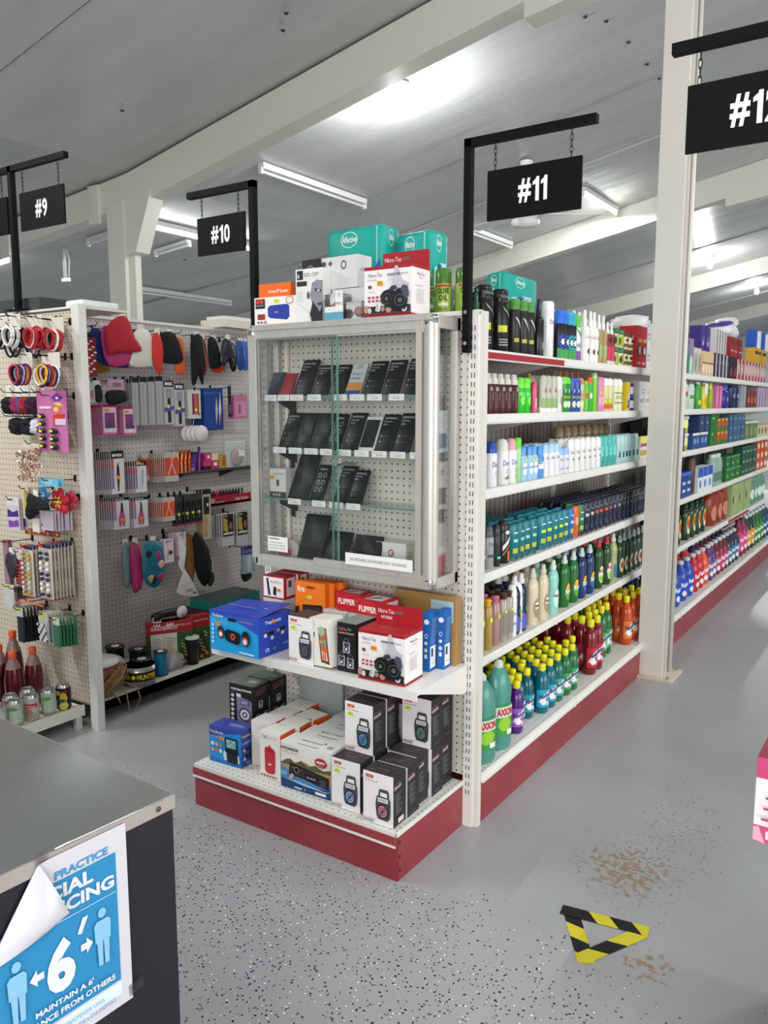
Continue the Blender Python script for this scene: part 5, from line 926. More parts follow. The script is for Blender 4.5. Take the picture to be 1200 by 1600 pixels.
# fourth shelf
put(slim(.024, .165, '#3a4858', '#6f767d', [('t', 0, .09, .014, 'Dove', '#c8d0dc', {'w': .03, 'c': 1}), ('r', -.02, .05, .02, .062, '#b8c8d8')]), 'deodorant_can', 'D', 'slate grey deodorant can', 'deodorant', [2.655, 2.695])
put(slim(.0255, .165, '#9a9ca0', '#4c5055', [('t', 0, .09, .014, 'Dove', '#3a3c42', {'w': .03, 'c': 1}), ('r', -.02, .045, .02, .056, '#4a4c52')]), 'deodorant_can', 'D', 'silver deodorant can with grey cap', 'deodorant', [2.775])
put(slim(.018, .165, '#24262a', '#2c2e33', [('r', -.01, .03, .01, .04, '#5ad0b8')]), 'deodorant_can', 'D', 'dark deodorant can', 'deodorant', [2.835])
put(slim(.0265, .172, '#1e1d20', '#28272b', [('p', [(-.02, .05), (.022, .10), (.022, .115), (-.02, .07)], '#e8e2e0'), ('p', [(-.02, .03), (.022, .08), (.022, .09), (-.02, .04)], '#a86a4a'), ('r', .0, .012, .02, .05, '#c86a3a'), ('e', 0, .125, .012, .008, '#d8d8e0')]), 'deodorant_can', 'D', 'black deodorant can with diagonal stripes', 'deodorant', [2.905])
tl = lambda s: [('r', -.014, .03, .016, .05, '#b8b83a'), ('r', -.012, .075, .014, .088, s), ('r', -.012, .11, .012, .116, '#bfe0dc')]
for s, ys, dsc in (('#e04a2c', rng(2.975, 4, .062), 'teal body wash bottle'),):
    put(wash(.056, .028, .148, '#147078', '#155a60', tl('#9fd0cc')), 'body_wash_bottle', 'D', dsc, 'bottle', ys, rows=5, dx=.05)
put(dict(wash(.058, .03, .148, '#117684', '#0f5e68', tl('#d8e83a'))), 'body_wash_bottle', 'D', 'brighter teal body wash', 'bottle', rng(3.27, 5, .064), rows=4, dx=.05)
put(wash(.05, .028, .146, '#2b6fb4', '#234f80', tl('#c8d8e8')), 'body_wash_bottle', 'D', 'mid blue body wash bottle', 'bottle', [3.60], rows=2)
put(wash(.05, .028, .15, '#e0622c', '#c84f20', [('e', 0, .08, .014, .02, '#f0a080')]), 'body_wash_bottle', 'D', 'orange body wash bottle', 'bottle', [3.66])
put(wash(.052, .028, .15, '#2a7a4a', '#1f2022', tl('#a8c8a8')), 'body_wash_bottle', 'D', 'green body wash bottle', 'bottle', [3.73], rows=2)
nv = lambda s: [('r', -.012, .085, .014, .1, s), ('r', -.014, .02, .014, .05, '#2f3a5a'), ('r', -.01, .115, .012, .12, '#8a90a0')]
for s, ys, dsc in (('#c8ccd4', rng(3.795, 2, .07), 'navy body wash with grey mark'), ('#e0552c', rng(3.935, 4, .07), 'navy body wash with orange sticker'), ('#9aa0b0', rng(4.215, 2, .07), 'navy body wash with pale mark')):
    put(wash(.056, .03, .15, '#20263a', '#16181f', nv(s)), 'body_wash_bottle', 'D', dsc, 'bottle', ys, rows=5, dx=.055)
put(wash(.056, .03, .15, '#1c1e26', '#141418', nv('#5a5e6a')), 'body_wash_bottle', 'D', 'black body wash bottle', 'bottle', rng(4.37, 8, .068), rows=4, dx=.055)
# fifth shelf
ap = lambda c1, c2, tr: [('e', 0, .09, .008, .012, '#d8f030'), ('r', -.014, .02, .016, .07, c2)]
def sq(body, cap, r=.021, h=.198, st='#d8f030', lab=None, cf=.12):
    return proto([('body', [(r*.94, 0), (r, .004), (r, h*(1-cf)-.01), (r*.8, h*(1-cf))], M(body, .12, coat=.4)), ('cap', [(r*.66, h*(1-cf)), (r*.72, h-.008), (r*.9, h-.004), (r*.7, h), (0, h)], c_(cap))], n=10, prints=(r, [('e', .0, h*.6, .008, .012, st)]+([('r', -.014, .03, .014, .12, lab)] if lab else [])))
put(sq('#a8803a', '#d8502c'), 'bath_oil_bottle', 'E', 'amber bottle with orange cap', 'bottle', [2.66], rows=3, dx=.05)
put(sq('#a88a48', '#eeb02c'), 'bath_oil_bottle', 'E', 'amber bottle with yellow cap', 'bottle', [2.71, 2.77], rows=3, dx=.05)
put(sq('#a8807c', '#d86a94'), 'bath_oil_bottle', 'E', 'rosy bottle with pink cap', 'bottle', [2.84], rows=2, dx=.05)
put(sq('#a89c90', '#4a2a24', lab='#8d8478'), 'bath_oil_bottle', 'E', 'clear bottle with brown cap', 'bottle', [2.905, 2.95], rows=3, dx=.05)
put(slim(.022, .215, '#e4e2e2', '#ecebe9', [('t', 0, .09, .014, 'Dove', '#5a6a8a', {'w': .028, 'c': 1}), ('r', -.012, .05, .012, .06, '#5fa8d8')]), 'lotion_bottle', 'E', 'white lotion bottle', 'bottle', [3.0, 3.05])
def sft(body, cap, l1, t='', w=.86): return dish(.034, .248, body, cap, [oval(.046, .085, l1, .03), ('e', .0, .085, .02, .015, '#e8e6e0'), ('t', 0, .078, .016, t, '#2a5a3a', {'w': .036, 'c': 1, 'b': .02})] if t else [oval(.044, .07, l1, .04)], waist=w)
put(dish(.034, .248, '#1c2548', '#d8d6d4', [('p', [(-.03, .01), (.03, .02), (.03, .05), (-.02, .09)], '#5a5fb0'), ('e', .01, .1, .014, .02, '#3f9a5a'), ('e', .012, .07, .012, .012, '#c83a5a')], waist=.95), 'dish_soap_bottle', 'E', 'navy dish soap bottle', 'dish soap', [3.09, 3.03], rows=3, dx=.075)
put(sft('#d6c9ac', '#cfc8bd', '#a8906c', 'Palmolive', .95), 'dish_soap_bottle', 'E', 'cream dish soap bottle', 'dish soap', [3.215, 3.325], rows=2, dx=.08)
put(sft('#8fd0c4', '#cfe0dc', '#c8e8e0', 'Palmolive', .9), 'dish_soap_bottle', 'E', 'mint dish soap bottle', 'dish soap', [3.44], rows=2, dx=.08)
def xt(body, c, t): return dish(.033, .252, body, c, [oval(.042, .08, '#e8b83a', .035), ('e', 0, .06, .02, .028, '#5fa83a' if body == '#1f6a2c' else '#3a6fc0'), ('t', 0, .066, .022, t, '#f2f4ee', {'w': .044, 'c': 1, 'b': .04, 'rot': 8})], waist=.93)
put(xt('#1f6a2c', '#c8d8cc', 'Xtra'), 'dish_soap_bottle', 'E', 'green dish soap bottle', 'dish soap', [3.575, 3.69], rows=2, dx=.08)
put(xt('#1f3468', '#c0ccd8', 'Xtra'), 'dish_soap_bottle', 'E', 'blue dish soap bottle', 'dish soap', [3.795, 3.905], rows=2, dx=.08)
put(dish(.033, .262, '#1a4a24', '#c82c34', [oval(.042, .09, '#dfe6d8', .03), ('t', 0, .085, .02, 'Ku', '#c8202c', {'w': .032, 'c': 1, 'b': .03}), ('e', 0, .055, .014, .018, '#8fc83a')], waist=.93), 'dish_soap_bottle', 'E', 'green dish soap bottle with red cap', 'dish soap', [4.04, 4.165], rows=2, dx=.08)
put(dish(.032, .26, '#a8ac78', '#d8d8cc', [('r', -.022, .02, .022, .09, '#3a7ab0')], waist=.93), 'dish_soap_bottle', 'E', 'pale olive dish soap bottle', 'dish soap', [4.275])
put(dish(.031, .235, '#17361e', '#8f9c98', [oval(.04, .08, '#c8c8a0', .03), ('e', 0, .07, .014, .02, '#a8483a')], waist=.93), 'dish_soap_bottle', 'E', 'dark green dish soap bottle', 'dish soap', rng(4.37, 6, .085), rows=2, dx=.08)
# base shelf
def axion(loc, label, h, r, rz):
    t = thing('detergent_jug', label, 'detergent bottle', loc, R(rz), 'big green detergent bottles')
    mb = MB(); mb.lathe([(r*.9, 0), (r, .012), (r, h*.3), (r*.93, h*.5), (r*.98, h*.66), (r*.8, h*.8), (r*.45, h*.9), (r*.3, h*.925)], M('#4d8f84', .25, coat=.3), 18, sx=.72)
    mb.print(((0,0,0), (0,1,0), (0,0,1)), [('r', -r*.8, h*.16, r*.8, h*.52, '#3f9a4a'), ('e', 0, h*.3, r*.6, h*.08, '#8fc83a'), ('r', -r*.75, h*.38, r*.75, h*.5, '#d3dcd0'), ('t', 0, h*.4, h*.085, 'AXION', '#c8202c', {'w': r*1.3, 'c': 1, 'b': .04}), ('r', r*.1, h*.18, r*.6, h*.24, '#e8ece8')], .0008, (r+.001, .72, 1)); mb.build('body', t)
    MB().lathe([(r*.3, h*.92), (r*.3, h*.97), (r*.2, h*.98), (r*.18, h*.995), (0, h)], c_('#b8ccc4'), 14).build('cap', t)
axion((-1.302, 2.575, .19), 'nearest big green detergent bottle, cut off by the white post', .335, .062, -25)
axion((-1.302, 2.72, .19), 'big sea-green detergent bottle with grey shoulder, second from the post', .345, .058, -22)
cols = [('#4a1c78', '#a05ac0', 'purple'), ('#0f5a66', '#2a9ab0', 'dark teal'), ('#0f5a66', '#2a9ab0', 'dark teal'), ('#0b6478', '#28a8c8', 'blue-green'), ('#0b6478', '#28b0c8', 'blue-green'), ('#0e6a5c', '#2fb89c', 'sea green'), ('#1a6a3a', '#3fa860', 'green'), ('#1a6a3a', '#3fae60', 'green'), ('#1c5f38', '#3fae60', 'green')]
PF = {}
for ci, (lq, lb, nm) in enumerate(cols):
    y = 2.89+.086*ci
    if (lq) not in PF: PF[lq] = [fab(.0305, .212, lq, lb), None]
    nrow = (4, 5, 6, 6, 6, 5, 6, 5, 2)[ci]
    for rr in range(nrow):
        if ci == 8 and rr == 0: continue
        xx = XB-.055-.0465*rr-(.0 if ci not in (1, 2) else .03); yy = y+.043*(rr % 2)+random.uniform(-.004, .004)
        lab = 'small %s yellow-capped cleaner bottle, %s column from the post, %s row' % (nm, ORD[ci], ORD[rr])
        lc = (xx, yy, .19); rot = R(-30+random.uniform(-10, 10))
        if PF[lq][1] is None: PF[lq][1] = make('floor_cleaner_bottle', PF[lq][0], lc, lab, 'cleaner bottle', 'small yellow-capped cleaner bottles', rot)
        else: dup(PF[lq][1], lc, rot, lab)
for lq, lb, nm, ys, rows, x0 in (('#7a1420', '#c82a38', 'red', [3.745, 3.84], 5, XB-.058), ('#14652f', '#3fae4a', 'green', [3.95, 4.035, 4.12], 4, XB-.105), ('#c8481c', '#e87a3a', 'orange', [4.335, 4.45, 4.565], 4, XB-.065)):
    put(fab(.0335, .27, lq, lb), 'floor_cleaner_bottle', 'F', 'large %s cleaner with yellow cap' % nm, 'cleaner bottle', ys, x=x0, rows=rows, dx=.058, face=-28, rowoff=.04)
put(dish(.04, .27, '#141f18', '#1c1c1e', [('r', -.03, .03, .03, .12, '#3a5a2c'), ('t', 0, .13, .03, 'R', '#dfe6d8', {'w': .03, 'c': 1, 'b': .04})], waist=.97), 'pine_cleaner_bottle', 'F', 'black-green pine cleaner bottle', 'cleaner bottle', [4.70, 4.80, 4.90], rows=2, dx=.08)

# ---------------------------------------------------------------- beyond the white pillar
pp = ' past the pillar'
WH = {'A': 'on top shelf past pillar', 'B': 'on second shelf past pillar', 'C': 'on third shelf past pillar', 'D': 'on fourth shelf past pillar', 'E': 'on fifth shelf past pillar', 'F': 'on base past pillar'}
def cb(desc, sh, ys, w, h, body, pr=None, stack=1, z=None, x=None, fm=None, d=.08): return carts('hair_color_box' if sh == 'A' else 'toiletry_box', desc, 'product box', sh, ys, w, d, h, body, pr, x, z, fm, stack, None, WH[sh])
wm_ = [('F', 'e', .55, .5, .35, .26, '#c8a08a'), ('F', 'r', .1, .08, .9, .2, '#efe6e6'), ('F', 'r', .1, .86, .6, .92, '#e8e0e0')]
cb('violet-grey small box, upper layer,', 'A', rng(5.36, 3, .12), .10, .115, '#8f8398', None, 1, SZ['A']+.116)
cb('black-topped gadget box', 'A', [5.36, 5.46], .09, .115, '#5a4a48', [('F', 'e', .5, .7, .3, .18, '#3a5a80')])
cb('mint green curved box', 'A', [5.60], .09, .18, '#6fae98', [('F', 'e', .6, .4, .3, .4, '#dfe3d8')])
cb('white pearl box', 'A', [5.73, 5.84], .09, .18, '#cfcac0', [('F', 'e', .6, .45, .3, .38, '#8a8478')])
cb('peach box with tan row of faces', 'A', rng(5.97, 4, .09), .085, .17, '#d8b890', [('F', 'e', .5, .3, .3, .2, '#efe0c8'), ('F', 'r', .1, .5, .9, .56, '#6a5040')])
cb('dark purple hair colour box', 'A', rng(6.38, 4, .12), .11, .175, '#3a2c44', [('F', 'r', .0, .0, .35, 1, '#c8c4cc'), ('F', 'r', .4, .6, .9, .66, '#8a7a94')])
cb('purple shampoo box on the dark row', 'A', [5.98, 6.12], .13, .17, '#3c2a78', [('F', 'r', .1, .3, .9, .6, '#5a4a98'), ('F', 'e', .5, .3, .25, .1, '#a89ac8')], 1, SZ['A']+.175, XF-.03)
cb('silver striped box on the dark row', 'A', rng(6.36, 4, .09), .08, .17, '#cdc9cc', [('F', 'r', .3, 0, .6, 1, '#5a4a64')], 1, SZ['A']+.176)
cb('black rose hair colour box', 'A', [6.88, 7.02], .12, .175, '#241a20', [('F', 'e', .5, .3, .3, .2, '#8a3048')])
cb('rosy hair colour box with a face', 'A', rng(7.17, 9, .15), .13, .165, '#a83c4c', [('F', 'r', .0, .0, .3, 1, '#dcd4d4'), ('F', 'e', .65, .55, .28, .3, '#d8b8a4')])
cb('dark red box stacked on top', 'A', rng(7.0, 3, .17), .155, .16, '#8f2028', [('F', 'r', .15, .3, .85, .36, '#d8a8a0'), ('F', 'e', .5, .75, .2, .12, '#3a1a1a')], 1, SZ['A']+.176, XF-.04)
cb('gold box stacked on top', 'A', rng(8.0, 3, .2), .18, .14, '#c89a2c', [('F', 'r', .1, .6, .9, .8, '#3a2a1a')], 1, SZ['A']+.166, XF-.03)
for i in range(4): cb(('first', 'second', 'third', 'fourth')[i]+' upright blue and white box at the far top', 'A', [8.05+.22*i], .09, .16, ('#1f52b0', '#dfe3ea')[i % 2], None, 1, SZ['A']+.307, XF-.04)
for nm, y, cc, w in (('white plastic bag with purple print', 7.35, '#e0e0e4', .5), ('crumpled white bag', 5.5, '#dddcdc', .35), ('lower crumpled white bag', 4.9, '#e2e0de', .28)):
    t = thing('plastic_bag', nm+' lying on the boxes of the top shelf', 'plastic bag', (XF-.19, y, SZ['A']+(.34 if w > .4 else .232 if w > .3 else .232)))
    MB().puff([(-w/2, .0), (w/2, 0), (w*.52, .08), (w*.46, .2), (w*.3, .17), (w*.1, .16), (-w*.1, .12), (-w*.3, .13), (-w*.45, .07)] if w > .4 else [(-w/2, 0), (w/2, 0), (w*.45, .07), (w*.1, .10), (-w*.1, .06), (-w*.4, .08)], .2, cc, (0, 0, 0), (0, 1, 0), (0, 0, 1), wob=.2, seed=3).build('bag', t)
    if w > .4: MB().puff([(-.22, .09), (-.1, .1), (.02, .125), (.04, .155), (-.06, .145), (-.18, .12)], .2, '#4a3a8c', (0, 0, 0), (0, 1, 0), (0, 0, 1), seed=2).build('purple_print', t)
carts('toiletry_box', 'plain carton carrying the white bag', 'product box', 'A', [7.15], .4, .2, .339, '#8a7a78', None, XF-.2, None, None, 1, None, 'deep on the top shelf')
carts('toiletry_box', 'carton under the crumpled white bag', 'product box', 'A', [5.36], .3, .12, .231, '#9a94a0', None, XF-.14, None, None, 1, None, 'deep on the top shelf')
cb('tan four-door box', 'B', [5.30], .18, .12, '#cfb489', [('F', 'r', .08+.22*i, .2, .22+.22*i, .8, '#b08a5c') for i in range(4)])
put(flat(.08, .05, .175, '#3f8f9c', '#dfe6e8'), 'shampoo_bottle', 'B', 'teal bottle with clear cap', 'bottle', [5.33, 5.46], x=XF-.13, where=WH['B'])
put(flat(.1, .05, .22, '#cfd3cf', '#d8dad6', [('e', .0, .1, .02, .02, '#c8502c')], .1), 'shampoo_bottle', 'B', 'white bottle with orange fruit', 'bottle', [5.60], where=WH['B'])
put(flat(.1, .05, .24, '#c3cdc6', '#7a8a80', [('r', -.04, .07, .04, .095, '#4fa03a')], .1), 'shampoo_bottle', 'B', 'tall white bottle with green band', 'bottle', [5.78], where=WH['B'])
put(flat(.09, .05, .215, '#3f9a3a', '#d8e0d0', [('r', -.03, .03, .03, .06, '#d8d83a')], .1), 'shampoo_bottle', 'B', 'leaf green bottle', 'bottle', [5.98], where=WH['B'])
put(flat(.09, .05, .215, '#d8cc3a', '#e0e0d4', [('e', 0, .05, .03, .03, '#b8a020'), ('r', -.035, .1, .035, .18, '#e0e2d4')], .1), 'shampoo_bottle', 'B', 'yellow bottle with white shoulder', 'bottle', [6.17], where=WH['B'])
put(flat(.06, .05, .2, '#8fb01f', '#c8d060', [], .25), 'shampoo_bottle', 'B', 'olive yellow bottle', 'bottle', [6.36], where=WH['B'])
cb('pink upright box', 'B', [6.46, 6.58], .09, .17, '#d86fa0', [('F', 'r', .2, .2, .5, .8, '#e8b0cc')])
cb('taller crimson box behind', 'B', [6.62], .1, .22, '#b03458', None, 1, None, XF-.1)
put(flat(.13, .07, .2, '#2a2a88', '#5a5ab8', [('e', 0, .07, .01, .02, '#d8d8f0')], .25), 'mouthwash_bottle', 'B', 'royal blue bottle', 'bottle', [6.88], where=WH['B'])
put(flat(.1, .07, .2, '#1a2450', '#2a3a70', [('e', 0, .1, .014, .02, '#b8c0d8')], .2), 'mouthwash_bottle', 'B', 'navy bottle', 'bottle', [7.14, 7.30], where=WH['B'])
cb('grey upright box', 'B', [7.40, 7.52], .1, .24, '#9aa0a4', None)
cb('dark reddish box', 'B', rng(7.68, 3, .16), .12, .15, '#7a3a34', [('F', 'r', .2, .3, .8, .6, '#c87a4a')])
cb('lilac box with a stripe', 'B', rng(8.18, 4, .15), .12, .21, '#a88aa8', [('F', 'r', .0, 0, .2, 1, '#e0d4e0')])
cb('purple carton with round prints', 'C', [5.30], .26, .155, '#4a3284', [('F', 'ring', .25, .4, .1, .16, .8, '#b8a8d8'), ('F', 'ring', .65, .4, .1, .16, .8, '#b8a8d8'), ('F', 'r', .1, .8, .25, .9, '#d8e83a')])
bkt = lambda c: proto([('tub', [(.085, 0), (.09, .005), (.09, .095)], c_(c)), ('lid', [(.096, .095), (.096, .115), (0, .117)], c_('#dfdcc8'))], prints=(.09, [('e', 0, .06, .05, .03, '#e8e8a0')]))
put(bkt('#a9b82c'), 'powder_tub', 'C', 'lime tub with a pale lid, lower,', 'tub', [5.68], where=WH['C']); put(bkt('#b8c02c'), 'powder_tub', 'C', 'lime tub with a pale lid, upper,', 'tub', [5.68], z=SZ['C']+.1175, where=WH['C'])
cb('blue wrapped soap pack with white top', 'C', rng(5.80, 2, .22), .21, .11, '#2f4f8c', [('F', 'r', .0, .85, 1, 1, '#dfe0e0'), ('F', 'e', .3, .5, .12, .2, '#8aa0c8'), ('F', 'e', .7, .5, .12, .2, '#8aa0c8')])
cb('dark blue soap pack', 'C', [5.98, 6.15], .16, .12, '#27406c', [('F', 'r', .4, .5, .6, .6, '#d8e83a')], 1, SZ['C']+.111)
cb('green soap pack', 'C', [6.33], .18, .12, '#22702f', [('F', 'r', .3, .7, .5, .8, '#d8e83a')], 2)
cb('orange and green soap pack', 'C', rng(6.55, 3, .14), .12, .10, '#b05a24', [('F', 'r', 0, 0, 1, .35, '#2f7a3a'), ('F', 'r', .2, .8, .6, .95, '#d8e83a')], 2)
cb('slate blue soap bar pack', 'C', rng(7.0, 4, .16), .14, .075, '#3a5f80', [('F', 'r', .2, .4, .8, .6, '#6f94b0')], 3)
cb('moss green soap pack', 'C', rng(7.66, 3, .2), .18, .16, '#5f7a4a', [('F', 'e', .5, .4, .3, .3, '#8a9a6a'), ('F', 'r', 0, .85, 1, 1, '#c8d0b8')])
cb('cream and yellow soap box', 'C', rng(8.28, 4, .18), .16, .11, '#cfc49a', [('F', 'e', .5, .5, .25, .3, '#7a5a4a')])
cb('dark box deep on the shelf', 'C', rng(5.4, 5, .36), .34, .21, '#2b302c', None, 1, None, XF-.24)
cb('orange carton', 'D', [5.30], .12, .15, '#e09a2c', [('F', 'r', .1, .2, .7, .5, '#d87a2c')])
cb('royal blue wrapped carton', 'D', rng(5.43, 3, .13), .12, .17, '#20407f', [('F', 'r', .0, .85, 1, 1, '#3a6ac8'), ('F', 'r', .2, .5, .8, .62, '#b8c8e8'), ('F', 'r', .2, .2, .8, .32, '#b8c8e8')])
put(aero(.035, .26, '#5a4038', '#3a2a24', cf=.1), 'spray_can', 'D', 'tall brown can', SC, [5.92], where=WH['D'])
cb('white and blue canister box', 'D', rng(6.02, 3, .15), .14, .17, '#dfe3e8', [('F', 'r', 0, .6, 1, 1, '#2458b4'), ('F', 'e', .5, .3, .25, .18, '#6a88b8')])
put(flat(.13, .08, .24, '#8fa89c', '#c8d0cc', [('r', -.04, .03, .04, .1, '#5a7a6a')], .12), 'dish_soap_bottle', 'D', 'grey-green clear bottle', 'bottle', [6.62, 6.78], where=WH['D'])
cb('green wrapped soap stack', 'D', rng(6.95, 3, .2), .19, .10, '#1f6a34', [('F', 'r', .3, .3, .45, .5, '#c8e83a'), ('F', 'r', 0, .9, 1, 1, '#5fa870')], 2)
cb('dark green soap bar stack', 'D', rng(7.6, 4, .17), .155, .085, '#1f4f3c', [('F', 'r', .2, .3, .8, .5, '#7aa08a')], 3)
cb('orange and white pack', 'D', rng(8.32, 3, .2), .18, .09, '#c8582c', [('F', 'e', .5, .5, .3, .3, '#f0e6e0')], 3)
put(flat(.1, .06, .26, '#2a3440', '#3a4450', [], .3), 'dish_soap_bottle', 'D', 'dark clear pump bottle', 'bottle', rng(5.5, 6, .15), x=XF-.2, where='deep on fourth shelf past pillar')
dg = lambda h: dish(.045, h, '#14301c', '#20382a', [oval(.056, .14, '#b8b83a', .04), ('e', 0, .12, .022, .03, '#c84a2c'), ('r', -.016, .05, .016, .08, '#d8e0c8')], waist=.97)
put(dg(.27), 'dish_soap_bottle', 'E', 'dark green dish soap', 'dish soap', rng(5.24, 4, .12), where=WH['E'], rows=2, dx=.1)
put(dg(.30), 'dish_soap_bottle', 'E', 'taller dark green dish soap', 'dish soap', rng(5.84, 4, .16), where=WH['E'], rows=2, dx=.1)
put(flat(.17, .1, .30, '#8a3420', '#a04830', [('e', .0, .1, .05, .06, '#c8806a')], .1), 'oil_bottle', 'E', 'rust red cleaner bottle', 'bottle', [6.65, 6.86, 7.07], where=WH['E'])
cb('pale green printed carton', 'E', rng(7.25, 3, .28), .27, .27, '#9cae74', [('F', 'e', .3, .5, .12, .14, '#4a5a3a'), ('F', 'e', .65, .5, .14, .16, '#c8b87a')])
put(flat(.17, .1, .28, '#5f8f7a', '#8fb0a0', [('e', .0, .1, .05, .05, '#d8e6dc')], .12), 'oil_bottle', 'E', 'sea green jug', 'bottle', rng(8.25, 4, .2), where=WH['E'])
fan = lambda c, l1, h=.27, cap='#b8b8c0': proto([('body', [(.046, 0), (.052, .01), (.052, h*.55), (.046, h*.7), (.02, h*.88), (.02, h*.9)], M(c, .2, coat=.4)), ('cap', [(.024, h*.9), (.024, h*.98), (0, h)], c_(cap))], prints=(.052, [('r', -.045, h*.12, .045, h*.55, l1), ('t', 0, h*.36, .03, 'FaNo', '#f4f2f6', {'w': .07, 'c': 1, 'b': .04, 'rot': 8}), ('e', -.01, h*.2, .02, .02, '#e8e6e8'), ('e', .015, h*.18, .01, .01, '#e8c83a')]))
put(dish(.04, .2, '#1a2a1c', '#26302a', [('r', -.03, .04, .03, .1, '#b8c8a8'), ('t', 0, .11, .03, 'M', '#e8ece0', {'w': .03, 'c': 1, 'b': .04})], waist=.97), 'pine_cleaner_bottle', 'F', 'small dark pine cleaner', 'cleaner bottle', [5.16], where=WH['F'])
put(fan('#2048a8', '#1f4fc0'), 'floor_cleaner_bottle', 'F', 'blue white-capped cleaner', 'cleaner bottle', [5.34, 5.54, 5.70], where=WH['F'], rows=3, dx=.12, rowoff=.06)
put(fan('#b81c28', '#c82434'), 'floor_cleaner_bottle', 'F', 'red white-capped cleaner', 'cleaner bottle', [5.86, 6.0], where=WH['F'], rows=3, dx=.12, rowoff=.06)
put(fan('#d8562c', '#e8603a'), 'floor_cleaner_bottle', 'F', 'orange white-capped cleaner', 'cleaner bottle', [6.14], where=WH['F'], rows=2, dx=.12)
put(fan('#5a2a6a', '#7a5aa0'), 'floor_cleaner_bottle', 'F', 'violet white-capped cleaner', 'cleaner bottle', [6.30, 6.42], where=WH['F'], rows=3, dx=.12, rowoff=.06)
put(fan('#6a1424', '#c83a6a'), 'floor_cleaner_bottle', 'F', 'crimson white-capped cleaner', 'cleaner bottle', [6.56, 6.70, 6.84], where=WH['F'], rows=3, dx=.12, rowoff=.06)
put(fan('#1a2438', '#2f7a9c'), 'floor_cleaner_bottle', 'F', 'ink blue white-capped cleaner', 'cleaner bottle', [6.98, 7.12, 7.26], where=WH['F'], rows=3, dx=.12, rowoff=.06)
put(fan('#8a1c3c', '#d84a8a', .36, '#5a2030'), 'floor_cleaner_bottle', 'F', 'tall wine red cleaner', 'cleaner bottle', [7.46, 7.62], where=WH['F'])
put(fan('#1c2a30', '#e0962c', .34), 'floor_cleaner_bottle', 'F', 'tall cleaner with amber label', 'cleaner bottle', [7.8, 7.96], where=WH['F'])
put(fan('#1f5a2c', '#3f8f3a', .34), 'floor_cleaner_bottle', 'F', 'tall green white-capped cleaner', 'cleaner bottle', [8.12, 8.28, 8.44], where=WH['F'])
put(fan('#1c3a5a', '#2a5a8a', .34), 'floor_cleaner_bottle', 'F', 'tall dark blue cleaner', 'cleaner bottle', [8.62, 8.8], where=WH['F'])

# ================================================================ the hair accessory row (aisles 9 and 10), seen at the left
XP, YP = -3.60, 2.25
u = thing('end_panel_unit', 'cream pegboard end panel with hair accessories and a low shelf, far left', 'shelving', (0, 0, 0))
MB().box(-4.08, -3.14, YP, YP+.008, .11, 1.90, PEG_L).build('pegboard_panel', u)
mb = MB(); mb.box(-3.14, -3.088, YP-.012, YP+.026, 0, 1.925, M('#dbd8d2', .4)); mb.box(-3.146, -3.14, YP-.004, YP-.001, .12, 1.9, M('#8a5a34', .6)); mb.build('upright_post', u)
mb = MB(); mb.box(-4.12, -4.08, YP-.012, YP+.026, 0, 1.925, WHITE2); mb.build('upright_post', u)
mb = MB(); mb.box(-4.08, -3.19, 1.80, YP-.014, .088, .10, CREAM); mb.box(-3.195, -3.18, 1.80, YP-.014, .06, .108, CREAM); mb.box(-4.08, -3.18, 1.785, 1.80, .06, .108, CREAM); mb.build('low_shelf', u)
for x, y in ((-3.207, 2.19), (-3.207, 1.80), (-4.07, 1.80)): MB().box(x, x+.024, y, y+.03, 0, .088, M('#c6c2b8', .5)).build('leg', u)
u = thing('pegboard_shelving', 'grey-white pegboard wall unit with a low shelf along aisle ten', 'shelving', (0, 0, 0))
ye = 7.4
MB().box(XP-.008, XP, YP+.03, ye, .10, 1.93, PEG_X).build('pegboard_panel', u)
MB().box(XP-.02, XP+.012, YP+.03, ye, 1.93, 1.945, WHITE).build('top_rail', u)
mb = MB(); mb.box(XP, -3.16, YP+.03, ye, .085, .098, M('#cbc6bd', .5)); mb.box(-3.16, -3.16, YP+.028, ye, .055, .10, CREAM); mb.build('low_shelf', u)
for y in (2.29, 3.5, 4.7, 5.9, 7.1): MB().box(XP-.02, XP-.008, y-.02, y+.02, 0, 1.94, WHITE2).build('upright_post', u)
for y in (YP+.03, 3.5, 4.7, 5.9): MB().box(-3.2, -3.162, y, y+.03, 0, .06, M('#c6c2b8', .5)).build('leg', u)
MB().box(XP-.0005, XP+.001, YP+.03, ye, 1.318, 1.321, M('#8f8a84', .6)).build('panel_seam', u)
MB().box(-4.02, -4.01, YP+.03, ye, .1, 1.93, PEG_X).build('rear_pegboard_panel', u)

HK = M('#2c2b2d', .35, .6)
hooks = {}
def hook(kind, x, y, z, ln, label):
    if kind == 'Y': x = min(x, -3.165)
    if kind not in hooks:
        o = MB()
        if kind == 'X': o.tube([(0, 0, .012), (.012, 0, -.002), (ln*.5, 0, 0), (ln*.93, 0, .004), (ln, 0, .02)], .0022, HK, 6); o.box(-.001, .003, -.008, .008, -.012, .018, HK)
        else: o.tube([(0, 0, .012), (0, -.012, -.002), (0, -ln*.5, 0), (0, -ln*.93, .004), (0, -ln, .02)], .0022, HK, 6); o.box(-.008, .008, -.003, .001, -.012, .018, HK)
        hooks[kind] = props(o.build('peg_hook', None, (x, y, z)), label[:0]+' '.join(label.split()[:16]), 'hook', 'peg hooks on the %s board' % ('right-hand' if kind == 'X' else 'left'))
    else: dup(hooks[kind], (x, y, z), None, ' '.join(label.split()[:16]))
